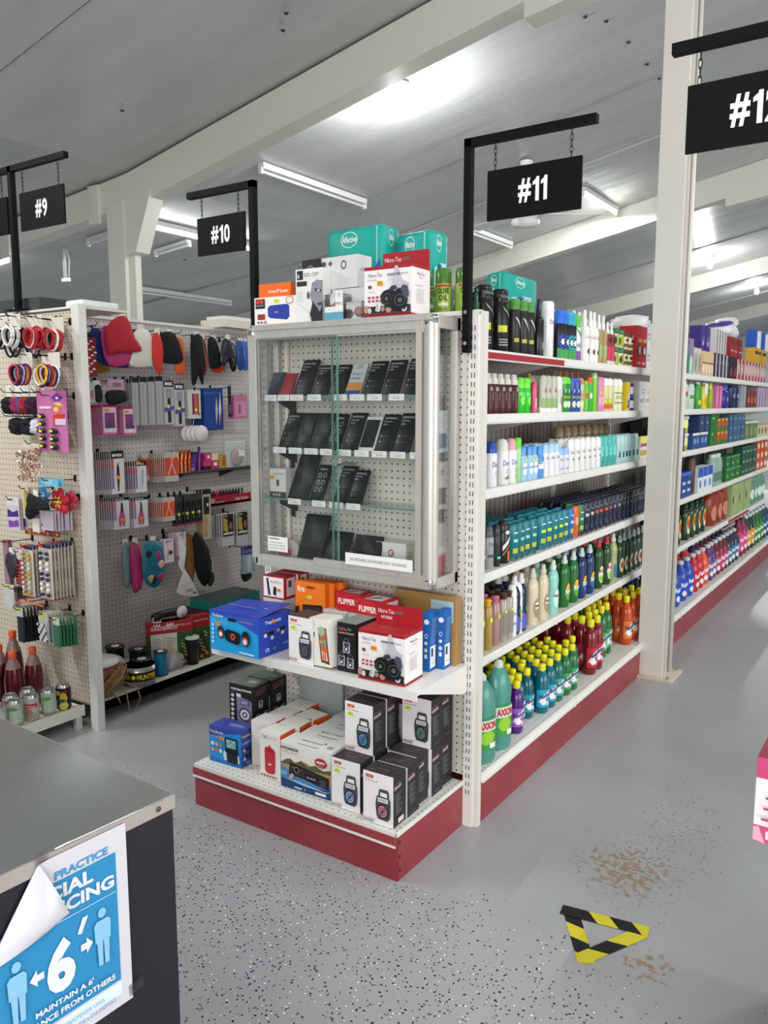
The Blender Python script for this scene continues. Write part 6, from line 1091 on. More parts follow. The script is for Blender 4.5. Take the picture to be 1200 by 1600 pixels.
def stack(kind, name, desc, cat, a0, a1, z0, z1, n, step, body, pr, depth=None, th=.006, hk=True, group=None, lean=0, slide=0):
    """n thin packs on one hook; kind X faces the aisle (+X), kind Y faces the viewer (-Y)"""
    w, h = a1-a0, z1-z0; first = None; c = (a0+a1)/2
    D = depth if depth is not None else (.17 if kind == 'X' else .15)
    for i in range(n):
        off = D-.01-step*i
        lc = (XP+off, a0+slide*i, z0-.0015*i) if kind == 'X' else (a0+slide*i, YP-off, z0-.0015*i)
        lab = desc if n == 1 else desc+', %s' % (('front one', 'second back', 'third back', 'fourth back', 'fifth back', 'sixth back', 'seventh back', 'eighth back', 'ninth back', 'tenth back')[i])
        rz = R((90 if kind == 'X' else 0)+random.uniform(-4, 4))
        if first is None:
            first = carton(name, lab, cat, lc, w, th, h, 0, body, None, [('F',)+tuple(q) for q in pr], group or (desc+' packs')); first.rotation_euler = (0, 0, rz)
        else: dup(first, lc, rz, lab)
    if hk:
        if kind == 'X': hook('X', XP, c, z1-.012, .17, 'dark peg hook holding the '+desc)
        else: hook('Y', c, YP, z1-.012, .16, 'dark peg hook holding the '+desc)
    return first
def soft(kind, name, desc, cat, out, t, col, off, parts=(), seed=0, wob=.12, group=None):
    """soft goods from an outline in (along, up) coordinates of the board"""
    cx = sum(p[0] for p in out)/len(out); cz = max(p[1] for p in out)
    o = thing(name, desc, cat, (XP+off, cx, cz) if kind == 'X' else (cx, YP-off, cz), 0, group)
    uu = (0, 1, 0) if kind == 'X' else (1, 0, 0)
    MB().puff([(a-cx, b-cz) for a, b in out], t, col, (0,0,0), uu, (0,0,1), seed=seed, wob=wob).build('fabric', o)
    mb = MB()
    if kind == 'X': mb.box(-.002, .001, -.018, .018, -.02, .022, '#e0dcd6')
    else: mb.box(-.018, .018, -.001, .002, -.02, .022, '#e0dcd6')
    mb.build('hang_card', o)
    for q, tt, cc, dz in parts: MB().puff([(a-cx, b-cz) for a, b in q], tt, cc, (dz if kind == 'X' else 0, 0 if kind == 'X' else -dz, 0), uu, (0,0,1), seed=seed+1, wob=wob).build('trim', o)
    return o
def net(name, base, hole=.012):     # knitted mesh fabric
    m, n, l, b = newmat(name); tc = n.new('ShaderNodeTexCoord'); sp = n.new('ShaderNodeSeparateXYZ'); l.new(tc.outputs['Object'], sp.inputs[0]); q = None
    a1 = mth(n, l, 'ADD', sp.outputs[1], sp.outputs[2]); a2 = mth(n, l, 'SUBTRACT', sp.outputs[1], sp.outputs[2]); dd = []
    for a in (a1, a2):
        f = mth(n, l, 'FRACT', mth(n, l, 'ADD', mth(n, l, 'DIVIDE', a, hole), 500.0)); f = mth(n, l, 'SUBTRACT', f, .5); dd.append(mth(n, l, 'MULTIPLY', f, f))
    q = mth(n, l, 'LESS_THAN', mth(n, l, 'ADD', dd[0], dd[1]), .05)
    l.new(mixc(n, l, q, lin(base), tuple(x*.35 for x in lin(base)[:3])+(1,)), b.inputs['Base Color']); b.inputs['Roughness'].default_value = .8
    return m
def F_(c): return M(c, .85)
T = 'X'
# top row of caps and nets
prn = [('r', 0, 0, 1, 1, '#8f1f2c')]+[('e', (i*.37) % 1*.8+.1, .05+.07*i, .16, .025, '#e8dada') for i in range(13)]
stack(T, 'patterned_scarf_pack', 'red and white patterned scarf pack', 'scarf', 2.525, 2.585, 1.63, 1.82, 3, .03, '#8f1f2c', prn)
soft(T, 'hair_net', 'big red mesh hair net at the front of the top row', 'hair net', [(2.62, 1.87), (2.70, 1.93), (2.75, 1.92), (2.79, 1.83), (2.83, 1.765), (2.70, 1.755), (2.63, 1.745)], .03, net('red_net', '#b81f30', .009), .20, seed=1)
soft(T, 'hair_net', 'pink mesh hair net hanging under the red one', 'hair net', [(2.61, 1.84), (2.66, 1.88), (2.80, 1.80), (2.80, 1.71), (2.65, 1.69)], .025, net('pink_net', '#c03a78', .009), .165, seed=2)
soft(T, 'hair_net', 'dark blue mesh hair net behind the pink one', 'hair net', [(2.575, 1.84), (2.61, 1.87), (2.66, 1.84), (2.80, 1.70), (2.74, 1.68), (2.60, 1.71)], .025, F_('#20306c'), .13, seed=3)
soft(T, 'hair_net', 'teal mesh hair net at the back of the nets', 'hair net', [(2.56, 1.82), (2.60, 1.85), (2.62, 1.76), (2.60, 1.70), (2.56, 1.72)], .02, F_('#1c6a70'), .10, seed=4)
soft(T, 'hair_net', 'mustard hair net showing below the blue one', 'hair net', [(2.56, 1.78), (2.60, 1.82), (2.72, 1.70), (2.70, 1.655), (2.57, 1.66)], .02, F_('#a87a2a'), .075, seed=5)
soft(T, 'durag', 'white satin cap in a clear bag', 'cap', [(2.80, 1.84), (2.84, 1.88), (2.92, 1.86), (2.92, 1.72), (2.91, 1.69), (2.78, 1.69), (2.79, 1.76)], .03, M('#d9d4cd', .5), .17, seed=6)
soft(T, 'durag', 'orange-red cap hanging tall and narrow', 'cap', [(2.92, 1.84), (2.95, 1.87), (2.975, 1.84), (2.985, 1.76), (2.97, 1.66), (2.945, 1.655), (2.915, 1.74)], .035, F_('#c8382e'), .18, seed=7)
soft(T, 'durag', 'black square knit cap left of the orange strip', 'cap', [(2.98, 1.86), (3.08, 1.87), (3.13, 1.73), (3.03, 1.71), (2.98, 1.73)], .03, F_('#17161a'), .175, seed=8, wob=.05)
soft(T, 'hair_net', 'orange mesh strip net', 'hair net', [(3.10, 1.84), (3.155, 1.84), (3.16, 1.67), (3.13, 1.655), (3.095, 1.68)], .03, net('orange_net', '#e0602c', .009), .15, seed=9)
soft(T, 'durag', 'black durag with long tails', 'cap', [(3.18, 1.83), (3.20, 1.87), (3.26, 1.87), (3.29, 1.70), (3.27, 1.66), (3.26, 1.60), (3.245, 1.66), (3.225, 1.66), (3.20, 1.60), (3.18, 1.61), (3.18, 1.72)], .03, F_('#17161a'), .185, seed=10, wob=.05)
soft(T, 'durag', 'dark cap with orange edging', 'cap', [(3.27, 1.85), (3.31, 1.86), (3.335, 1.72), (3.315, 1.66), (3.275, 1.68)], .03, F_('#241c1c'), .15, [([(3.27, 1.84), (3.285, 1.85), (3.315, 1.72), (3.30, 1.665), (3.285, 1.70)], .012, F_('#d8602c'), .02)], seed=11)
soft(T, 'durag', 'plain black cap right of the orange edging', 'cap', [(3.33, 1.86), (3.39, 1.86), (3.43, 1.72), (3.36, 1.695), (3.335, 1.72)], .03, F_('#16161a'), .165, seed=12, wob=.05)
soft(T, 'durag', 'black cap in shiny clear wrap', 'cap', [(3.42, 1.85), (3.455, 1.87), (3.50, 1.84), (3.525, 1.75), (3.49, 1.71), (3.46, 1.76), (3.425, 1.71), (3.395, 1.74)], .035, M('#2a2c33', .25), .19, seed=13, wob=.3)
soft(T, 'durag', 'black cap beside the clear wrapped one', 'cap', [(3.51, 1.84), (3.55, 1.84), (3.56, 1.70), (3.52, 1.70)], .03, F_('#16161a'), .15, seed=14)
soft(T, 'hair_net', 'bright orange net peeking out low', 'hair net', [(3.40, 1.74), (3.52, 1.74), (3.51, 1.69), (3.46, 1.675), (3.41, 1.69)], .02, F_('#d84a24'), .10, seed=15)
for i, c in enumerate(('#2c4a90', '#3a6ac0', '#8a3a5a')): soft(T, 'cap_pack', ('dark blue cap in a clear pack', 'mid blue cap in a clear pack', 'wine cap in a clear pack near the case')[i], 'cap', [(3.55+.05*i, 1.85), (3.60+.05*i, 1.86), (3.62+.05*i, 1.72), (3.56+.05*i, 1.70)], .03, M(c, .3), .17-.01*i, seed=16+i, wob=.25)
for i, y in enumerate((2.59, 2.68, 2.85, 2.95, 3.05, 3.13, 3.23, 3.36, 3.46, 3.58, 3.66)): hook('X', XP, y, 1.875, .17, 'dark peg hook in the top row of caps, %s from the white post' % ORD[i])
# second row
stack(T, 'hair_band_pack', 'clear card of thin bands', 'hair bands', 2.53, 2.565, 1.505, 1.61, 2, .02, '#b9bcc4', [('e', .5, .35, .35, .25, '#8f9aa0'), ('e', .5, .35, .25, .18, '#c86a5a')])
t = soft(T, 'hair_band_pack', 'black bands under a pale pink card at the left of the second row', 'hair bands', [(2.575, 1.58), (2.61, 1.59), (2.62, 1.53), (2.60, 1.50), (2.57, 1.53)], .03, F_('#2b2b30'), .14, seed=20)
for i, (y0, lb) in enumerate(((2.63, 'black scrunchie bundle under a pink printed header card'),)):
    t = thing('scrunchie_pack', lb, 'hair bands', (XP+.17, y0+.055, 1.62))
    mb = MB(); mb.box(-.002, 0, -.05, .05, -.055, 0, '#c89ab4'); mb.print(((.0005, -.05, -.055), (0, .1, 0), (0, 0, .055)), [('t', .3, .3, .35, 'SOHO', '#3a3040', {'w': .5, 'b': .02})]); mb.build('header_card', t)
    MB().puff([(-.06, -.07), (-.03, -.055), (.04, -.055), (.06, -.075), (.055, -.11), (.0, -.125), (-.055, -.12)], .05, F_('#232226'), (0,0,0), (0,1,0), (0,0,1), wob=.25, seed=3).build('black_bands', t)
    hook('X', XP, y0+.055, 1.612, .17, 'dark peg hook holding the black scrunchie bundle')
pk = [('r', 0, .0, 1, 1, '#c873a0'), ('r', .08, .06, .92, .92, '#e7cfdc'), ('r', .16, .2, .84, .72, '#8f3f7c'), ('p', [(.16, .2), (.84, .2), (.84, .42), (.6, .5), (.16, .36)], '#5a4a6c'), ('e', .5, .14, .12, .06, '#efe6ea'), ('r', 0, .9, 1, 1, '#b82c5c'), ('e', .3, .8, .2, .05, '#c8a050')]
stack(T, 'shower_cap_pack', 'pink boxed pack left of its twin', 'shower cap', 2.60, 2.69, 1.345, 1.495, 4, .028, '#c873a0', pk, th=.012)
stack(T, 'shower_cap_pack', 'pink boxed pack right of its twin', 'shower cap', 2.725, 2.815, 1.34, 1.485, 3, .028, '#c873a0', pk, th=.012)
ev = [('r', 0, .9, 1, 1, '#1d1d20'), ('r', .3, .02, .7, .9, '#b3b0b4'), ('r', .42, .02, .5, .88, '#7a777c')]
for k in range(4): stack(T, 'razor_pack', 'clear sleeve with black header, %s cluster of the long row' % ('leftmost', 'second', 'third', 'rightmost')[k], 'comb pack', 2.79+.052*k, 2.835+.052*k, 1.385, 1.63+.004*k, 3, .02, '#a5a2a6', ev)
br = [('r', 0, .86, 1, 1, '#1d1d20'), ('t', .12, .89, .08, 'evox', '#e8e8ea', {'w': .76, 'b': .03}), ('r', .2, .6, .8, .82, '#8d979c'), ('r', .35, .05, .65, .6, '#26252a'), ('p', [(0, .28), (1, .34), (1, .44), (0, .38)], '#5f4a9c'), ('e', .4, .42, .16, .04, '#d8e83a')]
stack(T, 'brush_pack', 'hair brush pack with purple band, left of two', 'comb pack', 3.00, 3.07, 1.385, 1.62, 2, .03, '#b5b2b4', br, th=.014)
stack(T, 'brush_pack', 'hair brush pack with purple band, right of two', 'comb pack', 3.075, 3.145, 1.375, 1.605, 2, .03, '#bcb9bb', br, th=.014)
stack(T, 'nail_file_pack', 'clear pack of maroon and red nail files', 'nail file', 3.17, 3.265, 1.415, 1.575, 3, .02, '#cfccc9', [('r', .32, .14, .52, .86, '#8a2a4a'), ('r', .54, .14, .66, .86, '#c8502c'), ('r', .68, .14, .84, .86, '#a83a34'), ('e', .6, .3, .12, .05, '#d8e83a')])
stack(T, 'comb_pack', 'deep blue packed comb', 'comb pack', 3.29, 3.45, 1.35, 1.585, 7, .016, '#20408c', [('r', 0, .86, 1, .9, '#3a62b4'), ('p', [(.62, .1), (.72, .5), (.64, .8), (.58, .5)], '#b8c0d8'), ('p', [(.8, .1), (.9, .5), (.84, .9), (.76, .5)], '#dcd8dc'), ('p', [(.80, .1), (.9, .3), (.82, .38)], '#b8343c')])
stack(T, 'pink_pack', 'pink accessory card near the case', 'hair clip pack', 3.53, 3.64, 1.41, 1.55, 3, .022, '#c87aa8', [('r', .1, .1, .9, .7, '#d894bc'), ('r', .3, .2, .5, .6, '#a85a8a')])
stack(T, 'comb_pack', 'slim black comb on its own', 'comb pack', 3.485, 3.505, 1.42, 1.60, 1, .02, '#26242a', [('r', .2, .1, .8, .4, '#8a5a9a')])
# tape rolls
t = thing('elastic_roll', 'bunch of white elastic rolls hanging from a string', 'elastic roll', (XP+.13, 3.23, 1.33), 0)
for i in range(4): MB().lathe([(.0, -.008), (.045, -.008), (.047, 0), (.045, .008), (0, .008)], '#d8d4d2', 18, (.012+.02*i-.04, -.018+.016*i, 0), axis='X').build('roll', t)
mb = MB(); mb.lathe([(0, 0), (.022, 0), (.022, .002), (0, .002)], '#eceae6', 14, (.034, .030, 0), axis='X'); mb.box(.0365, .037, .012, .048, -.012, -.002, '#3a7a5a'); mb.box(.0365, .037, .012, .048, .004, .014, '#26262a'); mb.build('roll_label', t)
MB().tube([(0, 0, .04), (0, .005, .07), (.0, .02, .10)], .0025, '#cfc8bc').build('string', t); hook('X', XP, 3.25, 1.425, .16, 'dark peg hook holding the white elastic rolls')
# third row: tweezers etc
tw = lambda m1: [('r', 0, .82, 1, 1, '#1b1b1e'), ('t', .1, .86, .07, 'evox', '#e8e8ea', {'w': .8, 'b': .03}), ('r', 0, 0, 1, .82, '#dfdadc'), ('r', 0, .6, .2, .82, '#c85068'), ('r', 0, .12, .2, .6, '#8a7aa8'), ('p', [(.5, .74), (.42, .62), (.4, .4), (.46, .05), (.54, .05), (.62, .4), (.6, .62)], m1), ('r', .35, .34, .65, .42, ORST)]
back = [('r', 0, .82, 1, 1, '#1b1b1e'), ('r', 0, .6, 1, .82, '#c85068'), ('r', 0, .12, 1, .6, '#8a7aa8'), ('r', 0, 0, 1, .12, '#d8d0d0')]
stack(T, 'tweezer_card', 'black tweezer card with black header', 'tweezer card', 2.64, 2.725, 1.04, 1.26, 9, .0165, '#dfdadc', tw('#26242a'))
stack(T, 'tweezer_card', 'silver and blue tweezer card', 'tweezer card', 2.79, 2.865, 1.035, 1.20, 7, .019, '#dfdadc', [('r', 0, .84, 1, 1, '#1b1b1e'), ('t', .1, .87, .07, 'evox', '#e8e8ea', {'w': .7}), ('r', .1, .9, .5, .98, ORST), ('r', 0, .6, .16, .82, '#c85068'), ('r', 0, .12, .16, .6, '#8a7aa8'), ('p', [(.3, .1), (.4, .7), (.5, .75), (.55, .1)], '#c8d4d8'), ('p', [(.55, .1), (.6, .7), (.72, .74), (.68, .3)], '#7ab0c0')])
nip = lambda c: [('r', 0, .0, 1, 1, '#bdb4b0'), ('r', 0, .2, 1, .82, c), ('r', 0, .82, 1, 1, '#b8b0b0'), ('p', [(.42, .85), (.5, .7), (.58, .85), (.54, .6), (.82, .25), (.74, .22), (.5, .56), (.26, .22), (.18, .25), (.46, .6)], '#d8b0b4'), ('r', .4, .76, .7, .84, ORST)]
stack(T, 'nipper_card', 'orange nail nipper card in the third row', 'nipper card', 2.99, 3.08, 1.075, 1.235, 9, .0155, '#cfc4c0', nip('#c84a34'))
stack(T, 'nipper_card', 'lone red nipper card left of the orange ones', 'nipper card', 2.875, 2.92, 1.085, 1.235, 2, .03, '#c8b8b8', nip('#c83c44'), hk=False, depth=.12)
clp = [('r', 0, .9, 1, 1, '#1b1b1e'), ('t', .1, .92, .05, 'evox', '#e8e8ea', {'w': .6}), ('r', 0, .62, .16, .9, '#c87080'), ('r', 0, .3, .16, .62, '#9a88b0'), ('p', [(.48, .86), (.56, .84), (.6, .6), (.72, .3), (.66, .08), (.54, .1), (.5, .3), (.46, .1), (.32, .08), (.28, .3), (.42, .6)], '#b85a88'), ('p', [(.46, .84), (.58, .8), (.6, .55), (.46, .5)], '#3a3a40'), ('r', .4, .26, .68, .34, ORST)]
sb = [('r', 0, .9, 1, 1, '#1b1b1e'), ('r', 0, .62, 1, .9, '#c87080'), ('r', 0, .3, 1, .62, '#9a88b0'), ('r', 0, 0, 1, .3, '#dcd6d8')]
stack(T, 'clipper_card', 'pink handled nail clipper card, left of two', 'nail clipper card', 2.645, 2.74, .855, 1.02, 7, .019, '#dcd8dc', clp)
stack(T, 'clipper_card', 'pink handled nail clipper card, right of two', 'nail clipper card', 2.77, 2.86, .85, 1.01, 4, .022, '#dcd8dc', clp)
stack(T, 'nipper_card', 'orange nail nipper card in the fourth row', 'nipper card', 2.965, 3.045, .86, .99, 9, .0155, '#cfc4c0', nip('#d0542c'))
bb = [('r', .1, .1, .9, .8, '#151517'), ('p', [(.4, .2), (.46, .7), (.52, .2)], '#8f9094'), ('r', .15, .36, .6, .44, '#b8d83a'), ('r', 0, 0, 1, .06, '#a83a50')]
for k, (y, n_) in enumerate(((3.085, 2), (3.145, 2), (3.19, 2), (3.235, 2))): stack(T, 'cuticle_tool_pack', 'black cuticle tool pack, %s' % ('leftmost', 'second', 'third', 'rightmost')[k]+' of the black cluster', 'manicure tool pack', y-.025, y+.02, .82, .99, n_, .03, '#3a393d', bb)
stack(T, 'false_hair_pack', 'long clear pack with tan contents below a black top', 'manicure tool pack', 3.255, 3.32, .72, 1.01, 3, .025, '#b3a494', [('r', 0, .9, 1, 1, '#1b1b1e'), ('r', .1, .5, .8, .85, '#232326'), ('r', .1, .05, .5, .5, '#b08a58'), ('r', .5, .66, .7, .72, '#d8e0e0')])
# small wire ledge with cosmetics
t = thing('pegboard_ledge', 'thin dark ledge of cosmetics fixed on the pegboard', 'ledge', (XP, 3.05, 1.105)); mb = MB(); mb.box(0, .16, 0, .95, 0, .004, '#3a3a3c'); mb.box(.157, .16, 0, .95, 0, .018, '#44444a'); mb.build('tray', t)
for y in (.1, .5, .9): MB().add([(0, y, 0), (.14, y, 0), (0, y, -.05), (0, y+.003, 0), (.14, y+.003, 0), (0, y+.003, -.05)], [(0,1,2), (5,4,3), (0,3,4,1), (1,4,5,2), (2,5,3,0)], '#2c2c2e').build('bracket', t)
def stand(y, w, h, d, c, desc, pr=(), nm='cosmetic_box', z=1.11, X=XP+.15): return carton(nm, desc, 'cosmetics', (X, y, z), w, d, h, 90, c, None, [('F',)+tuple(q) for q in pr], 'cosmetics on the pegboard ledge')
stand(3.07, .19, .115, .08, '#3a2438', 'purple display tray of lipstick tubes on the ledge', [('p', [(.3, 0), (.75, 0), (.9, 1), (.7, .8)], '#5a3a8c'), ('r', .5, .05, .75, .25, '#a88ab8')])
for i, c in enumerate(('#c8a06a', '#d8763c', '#d86a3a', '#b8502c')):
    t = thing('lipstick', 'tall metallic lipstick tube in the ledge tray, %s from the left' % ORD[i], 'lipstick', (XP+.155, 3.085+.028*i, 1.115), 0, 'lipsticks in the ledge tray')
    MB().lathe([(.009, 0), (.009, .05)], M(c, .25, .6), 10).build('base', t); MB().lathe([(.0095, .05), (.0095, .125), (0, .125)], M(c, .2, .8), 10).build('cap', t)
t = thing('lipstick', 'tall purple tube at the right of the ledge tray', 'lipstick', (XP+.155, 3.245, 1.115)); MB().lathe([(.008, 0), (.008, .07)], M('#8a3a9c', .25, .5), 10).build('base', t); MB().lathe([(.009, .07), (.009, .14), (0, .14)], M('#6a2a8a', .25, .5), 10).build('cap', t)
stand(3.28, .06, .03, .06, '#26242a', 'black compact lying under the pink one', ()); stand(3.285, .055, .03, .05, '#c03a78', 'dark pink compact on the black one', (), z=1.1405); stand(3.30, .045, .045, .04, '#c83a78', 'bright pink box at the top of the compacts', [('r', .3, .3, .7, .7, '#e8e0e0')], z=1.171)
stand(3.345, .055, .06, .05, '#b83060', 'crimson box with a white sticker', [('r', .3, .5, .8, .85, '#e8e0e0')]); stand(3.35, .05, .04, .04, '#d8cba0', 'small cream box resting on the crimson box', (), z=1.171)
stand(3.405, .06, .09, .04, '#b88a4a', 'gold foil box at the middle of the ledge', [('r', .5, .3, .8, .9, '#8a5a2a')])
t = thing('headphone_pack', 'clear clamshell with a round grey disc on the ledge', 'pack', (XP+.13, 3.46, 1.11), R(0)); mb = MB(); mb.box(0, .02, 0, .17, 0, .165, '#b9bdbb', bev=.006); mb.build('clamshell', t); MB().lathe([(0, 0), (.055, 0), (.05, .008), (.02, .01), (0, .01)], '#a89a9c', 20, (.02, .09, .07), axis='X').build('disc', t); MB().box(.0302, .031, .1, .15, .075, .11, '#e8e6e2').build('label_card', t)
# nail polish display and hair cards
t = thing('nail_polish_display', 'maroon nail polish tray filled with small bottles', 'display tray', (XP+.02, 3.34, .90))
mb = MB(); mb.box(0, .10, 0, .36, 0, .012, '#8f1c2a'); mb.box(.097, .10, 0, .36, 0, .055, '#9a1f2e'); mb.print(((.1005, 0, 0), (0, .36, 0), (0, 0, .055)), [('t', .62, .3, .35, 'Nail Polish', '#e8d8d4', {'w': .3, 'b': .01}), ('r', .04, .3, .14, .8, '#c88a84'), ('t', .16, .25, .2, 'NAIL POLISH', '#d8b8b4', {'w': .2})]); mb.build('tray', t); MB().box(-.018, 0, 0, .36, 0, .06, '#8f1c2a').build('back', t)
for i in range(13):
    c = ('#26242a', '#3a2a30', '#cfc8c4', '#26242a', '#d82c80', '#2a2a2e', '#1c1c20', '#3a3a40', '#26242a', '#b83a6a', '#e8e0dc', '#c87a8a', '#e0d8d4')[i]
    q = thing('nail_polish', 'tiny nail polish bottle in the maroon tray, %s from the left' % ORD[i], 'nail polish', (XP+.065, 3.36+.0265*i, .9125), 0, 'nail polish bottles in the maroon tray'); MB().lathe([(.009, 0), (.010, .004), (.010, .03), (.005, .036)], M(c, .2), 8).build('bottle', q); MB().lathe([(.006, .036), (.0055, .068), (0, .069)], M(('#1c1c20', '#d82c80')[i == 4], .3), 8).build('cap', q)
hc = [('r', 0, .0, 1, 1, '#c2bfc0'), ('r', .04, .3, .96, .98, '#2a2220'), ('p', [(.1, .5), (.5, .4), (.5, .8), (.1, .9)], '#b09a4a'), ('e', .7, .7, .26, .18, '#1c1614'), ('e', .72, .62, .14, .12, '#9a6448'), ('r', .1, .36, .9, .42, '#d8d4cc'), ('t', .08, .9, .05, 'EVOX', '#e8e8e8', {'w': .4})]
stack(T, 'hair_extension_pack', 'black and gold hair pack with a face, left of two', 'hair pack', 3.405, 3.50, .655, .85, 4, .02, '#b8b6b8', hc, th=.01); stack(T, 'hair_extension_pack', 'black and gold hair pack with a face, right of two', 'hair pack', 3.53, 3.62, .645, .85, 4, .02, '#b8b6b8', hc, th=.01)
stack(T, 'hair_clip_pack', 'clear pack with purple header low by the case', 'hair clip pack', 3.58, 3.67, .46, .63, 2, .02, '#9fb4bc', [('r', 0, .7, 1, 1, '#3a2a78'), ('t', .1, .76, .12, 'DOO RO', '#c8c0e0', {'w': .7}), ('r', .3, .05, .7, .65, '#b8d4d8'), ('r', .45, .05, .5, .6, '#e8f0f0')])
soft(T, 'hair_claw', 'black hair claw hanging below the purple header pack', 'hair claw', [(3.60, .48), (3.66, .48), (3.68, .42), (3.62, .40)], .05, M('#1c1c1f', .4), .12, seed=31)
# lower hanging goods
cp = soft(T, 'shower_cap_packet', 'teal flowered shower cap in a clear pack', 'shower cap', [(2.82, .75), (2.89, .77), (2.945, .73), (2.95, .62), (2.93, .54), (2.88, .51), (2.82, .55), (2.80, .63)], .045, M('#1f7288', .4), .17, [([(2.80+.09*a, .56+.17*b), (2.83+.09*a, .575+.17*b), (2.845+.09*a, .55+.17*b), (2.82+.09*a, .53+.17*b)], .012, M(c, .5), .022) for a, b, c in ((.1, .9, '#1c2c30'), (.8, .8, '#a83a6a'), (.9, .1, '#a83a6a'), (.2, .1, '#c8a080'), (.4, .05, '#1c2c30'), (1, .5, '#c8b090'))], seed=32)
soft(T, 'shower_cap_packet', 'pink shower cap pack behind the teal one', 'shower cap', [(2.76, .74), (2.79, .77), (2.815, .72), (2.83, .56), (2.80, .50), (2.77, .52)], .05, M('#b83a70', .35), .13, seed=33, wob=.3)
soft(T, 'shower_cap_packet', 'pale teal shower cap pack at the back', 'shower cap', [(2.735, .74), (2.76, .77), (2.775, .7), (2.775, .55), (2.75, .52), (2.735, .56)], .03, M('#7f9aa0', .35), .10, seed=34, wob=.3)
hook('X', XP, 2.87, .765, .17, 'dark peg hook holding the shower caps')
ey = [('r', 0, 0, 1, 1, '#e3cdd8'), ('t', .2, .84, .1, 'evo', '#4a5aa0', {'w': .6, 'b': .02}), ('e', .66, .42, .26, .1, '#8a6a40'), ('e', .66, .42, .1, .06, '#26201c'), ('p', [(.25, .15), (.4, .6), (.48, .6), (.36, .12)], '#8fb0c0')]
stack(T, 'lash_tool_card', 'pale pink eyelash tool card, lower one beside the shower caps', 'lash tool card', 2.945, 3.01, .635, .765, 2, .03, '#dcc4d0', ey, depth=.19)
stack(T, 'lash_tool_card', 'pale pink eyelash tool card, right group with orange-pink edges', 'lash tool card', 3.065, 3.125, .655, .785, 5, .018, '#e0c4cc', ey)
t = thing('wig_cap_pack', 'white neck-shaped card with a black wig and brown one behind', 'wig', (XP+.16, 3.12, .74))
MB().puff([(-.045, .0), (-.01, -.02), (.0, -.08), (-.02, -.13), (-.02, -.16), (.03, -.23), (.07, -.30), (.075, -.34), (-.07, -.30), (-.06, -.25), (-.03, -.20), (-.045, -.16), (-.06, -.13), (-.05, -.1), (-.04, -.05)], .003, '#dedbdd', (0,0,0), (0,1,0), (0,0,1)).build('head_card', t)
mb = MB(); mb.print(((.003, -.07, -.34), (0, .145, 0), (0, 0, .1)), [('t', .4, .35, .22, 'Qonir', '#26262c', {'w': .36}), ('r', .76, .2, .9, .32, '#55555a')]); mb.build('printed_name', t)
MB().puff([(-.02, .02), (.03, .03), (.08, -.04), (.07, -.16), (.05, -.27), (.02, -.25), (.0, -.15), (.01, -.08)], .03, F_('#7a5228'), (-.02, .01, 0), (0,1,0), (0,0,1), seed=2, wob=.2).build('brown_hair', t)
MB().puff([(.04, .02), (.07, .025), (.13, -.05), (.155, -.13), (.16, -.22), (.12, -.29), (.08, -.27), (.05, -.2), (.04, -.1)], .05, F_('#121214'), (.005, .02, 0), (0,1,0), (0,0,1), seed=3, wob=.15).build('black_hair', t)
MB().puff([(.13, -.24), (.165, -.21), (.17, -.27), (.14, -.3)], .03, M('#2a2a2e', .3), (.01, .02, 0), (0,1,0), (0,0,1), seed=4, wob=.4).build('wrap', t); hook('X', XP, 3.1, .745, .17, 'dark peg hook holding the wig card')
# goods on the low shelf
zl = .0985
def reel(x, y, z, r, h, c, desc, rim='#2a2a2e', nm='ribbon_spool', core='#e8e6e2'):
    t = thing(nm, desc, 'spool', (x, y, z)); MB().lathe([(0, 0), (r, 0), (r, .006), (r*.8, .006)], M(rim, .4), 20).build('flange', t); MB().lathe([(r*.88, .006), (r*.88, h-.006)], M(c, .25, .2), 20).build('ribbon', t); MB().lathe([(r*.8, h-.006), (r, h-.006), (r, h), (r*.4, h)], M(rim, .4), 20).build('flange', t); MB().lathe([(r*.42, h-.002), (r*.42, h+.003), (0, h+.003)], M(core, .4), 14).build('core', t); return t
t = thing('plastic_tub', 'clear round tub with white lid and pink rim at the low shelf corner', 'tub', (-3.36, 2.44, zl))
MB().lathe([(0, 0), (.085, 0), (.105, .11)], M('#c3bfc0', .3), 24).build('tub', t); MB().lathe([(.107, .108), (.11, .115), (.108, .125)], '#c83a6a', 24).build('rim', t); MB().lathe([(.108, .125), (.105, .14), (0, .143)], '#e0dedd', 24).build('lid', t)
t = thing('bin_bag', 'white plastic bag crumpled beside the tub', 'plastic bag', (-3.38, 2.56, zl)); MB().puff([(-.06, 0), (.06, 0), (.07, .06), (.03, .12), (-.05, .13)], .08, M('#cfcdcc', .4), (0,0,0), (0,1,0), (0,0,1), wob=.4, seed=9).build('bag', t)
reel(-3.42, 2.60, zl, .05, .16, '#1c1c1f', 'tall black spool behind the tub')
reel(-3.36, 2.70, zl, .055, .13, '#232226', 'black spool with white card in the middle back', core='#d8d4d0')
reel(-3.29, 2.66, zl, .055, .10, '#5a1c2a', 'dark maroon ribbon spool')
reel(-3.245, 2.745, zl, .037, .125, '#1f7fa8', 'shiny turquoise ribbon spool at the shelf edge')
t = thing('duct_tape', 'silver tape roll with black and yellow lettered band', 'tape roll', (-3.235, 2.60, zl))
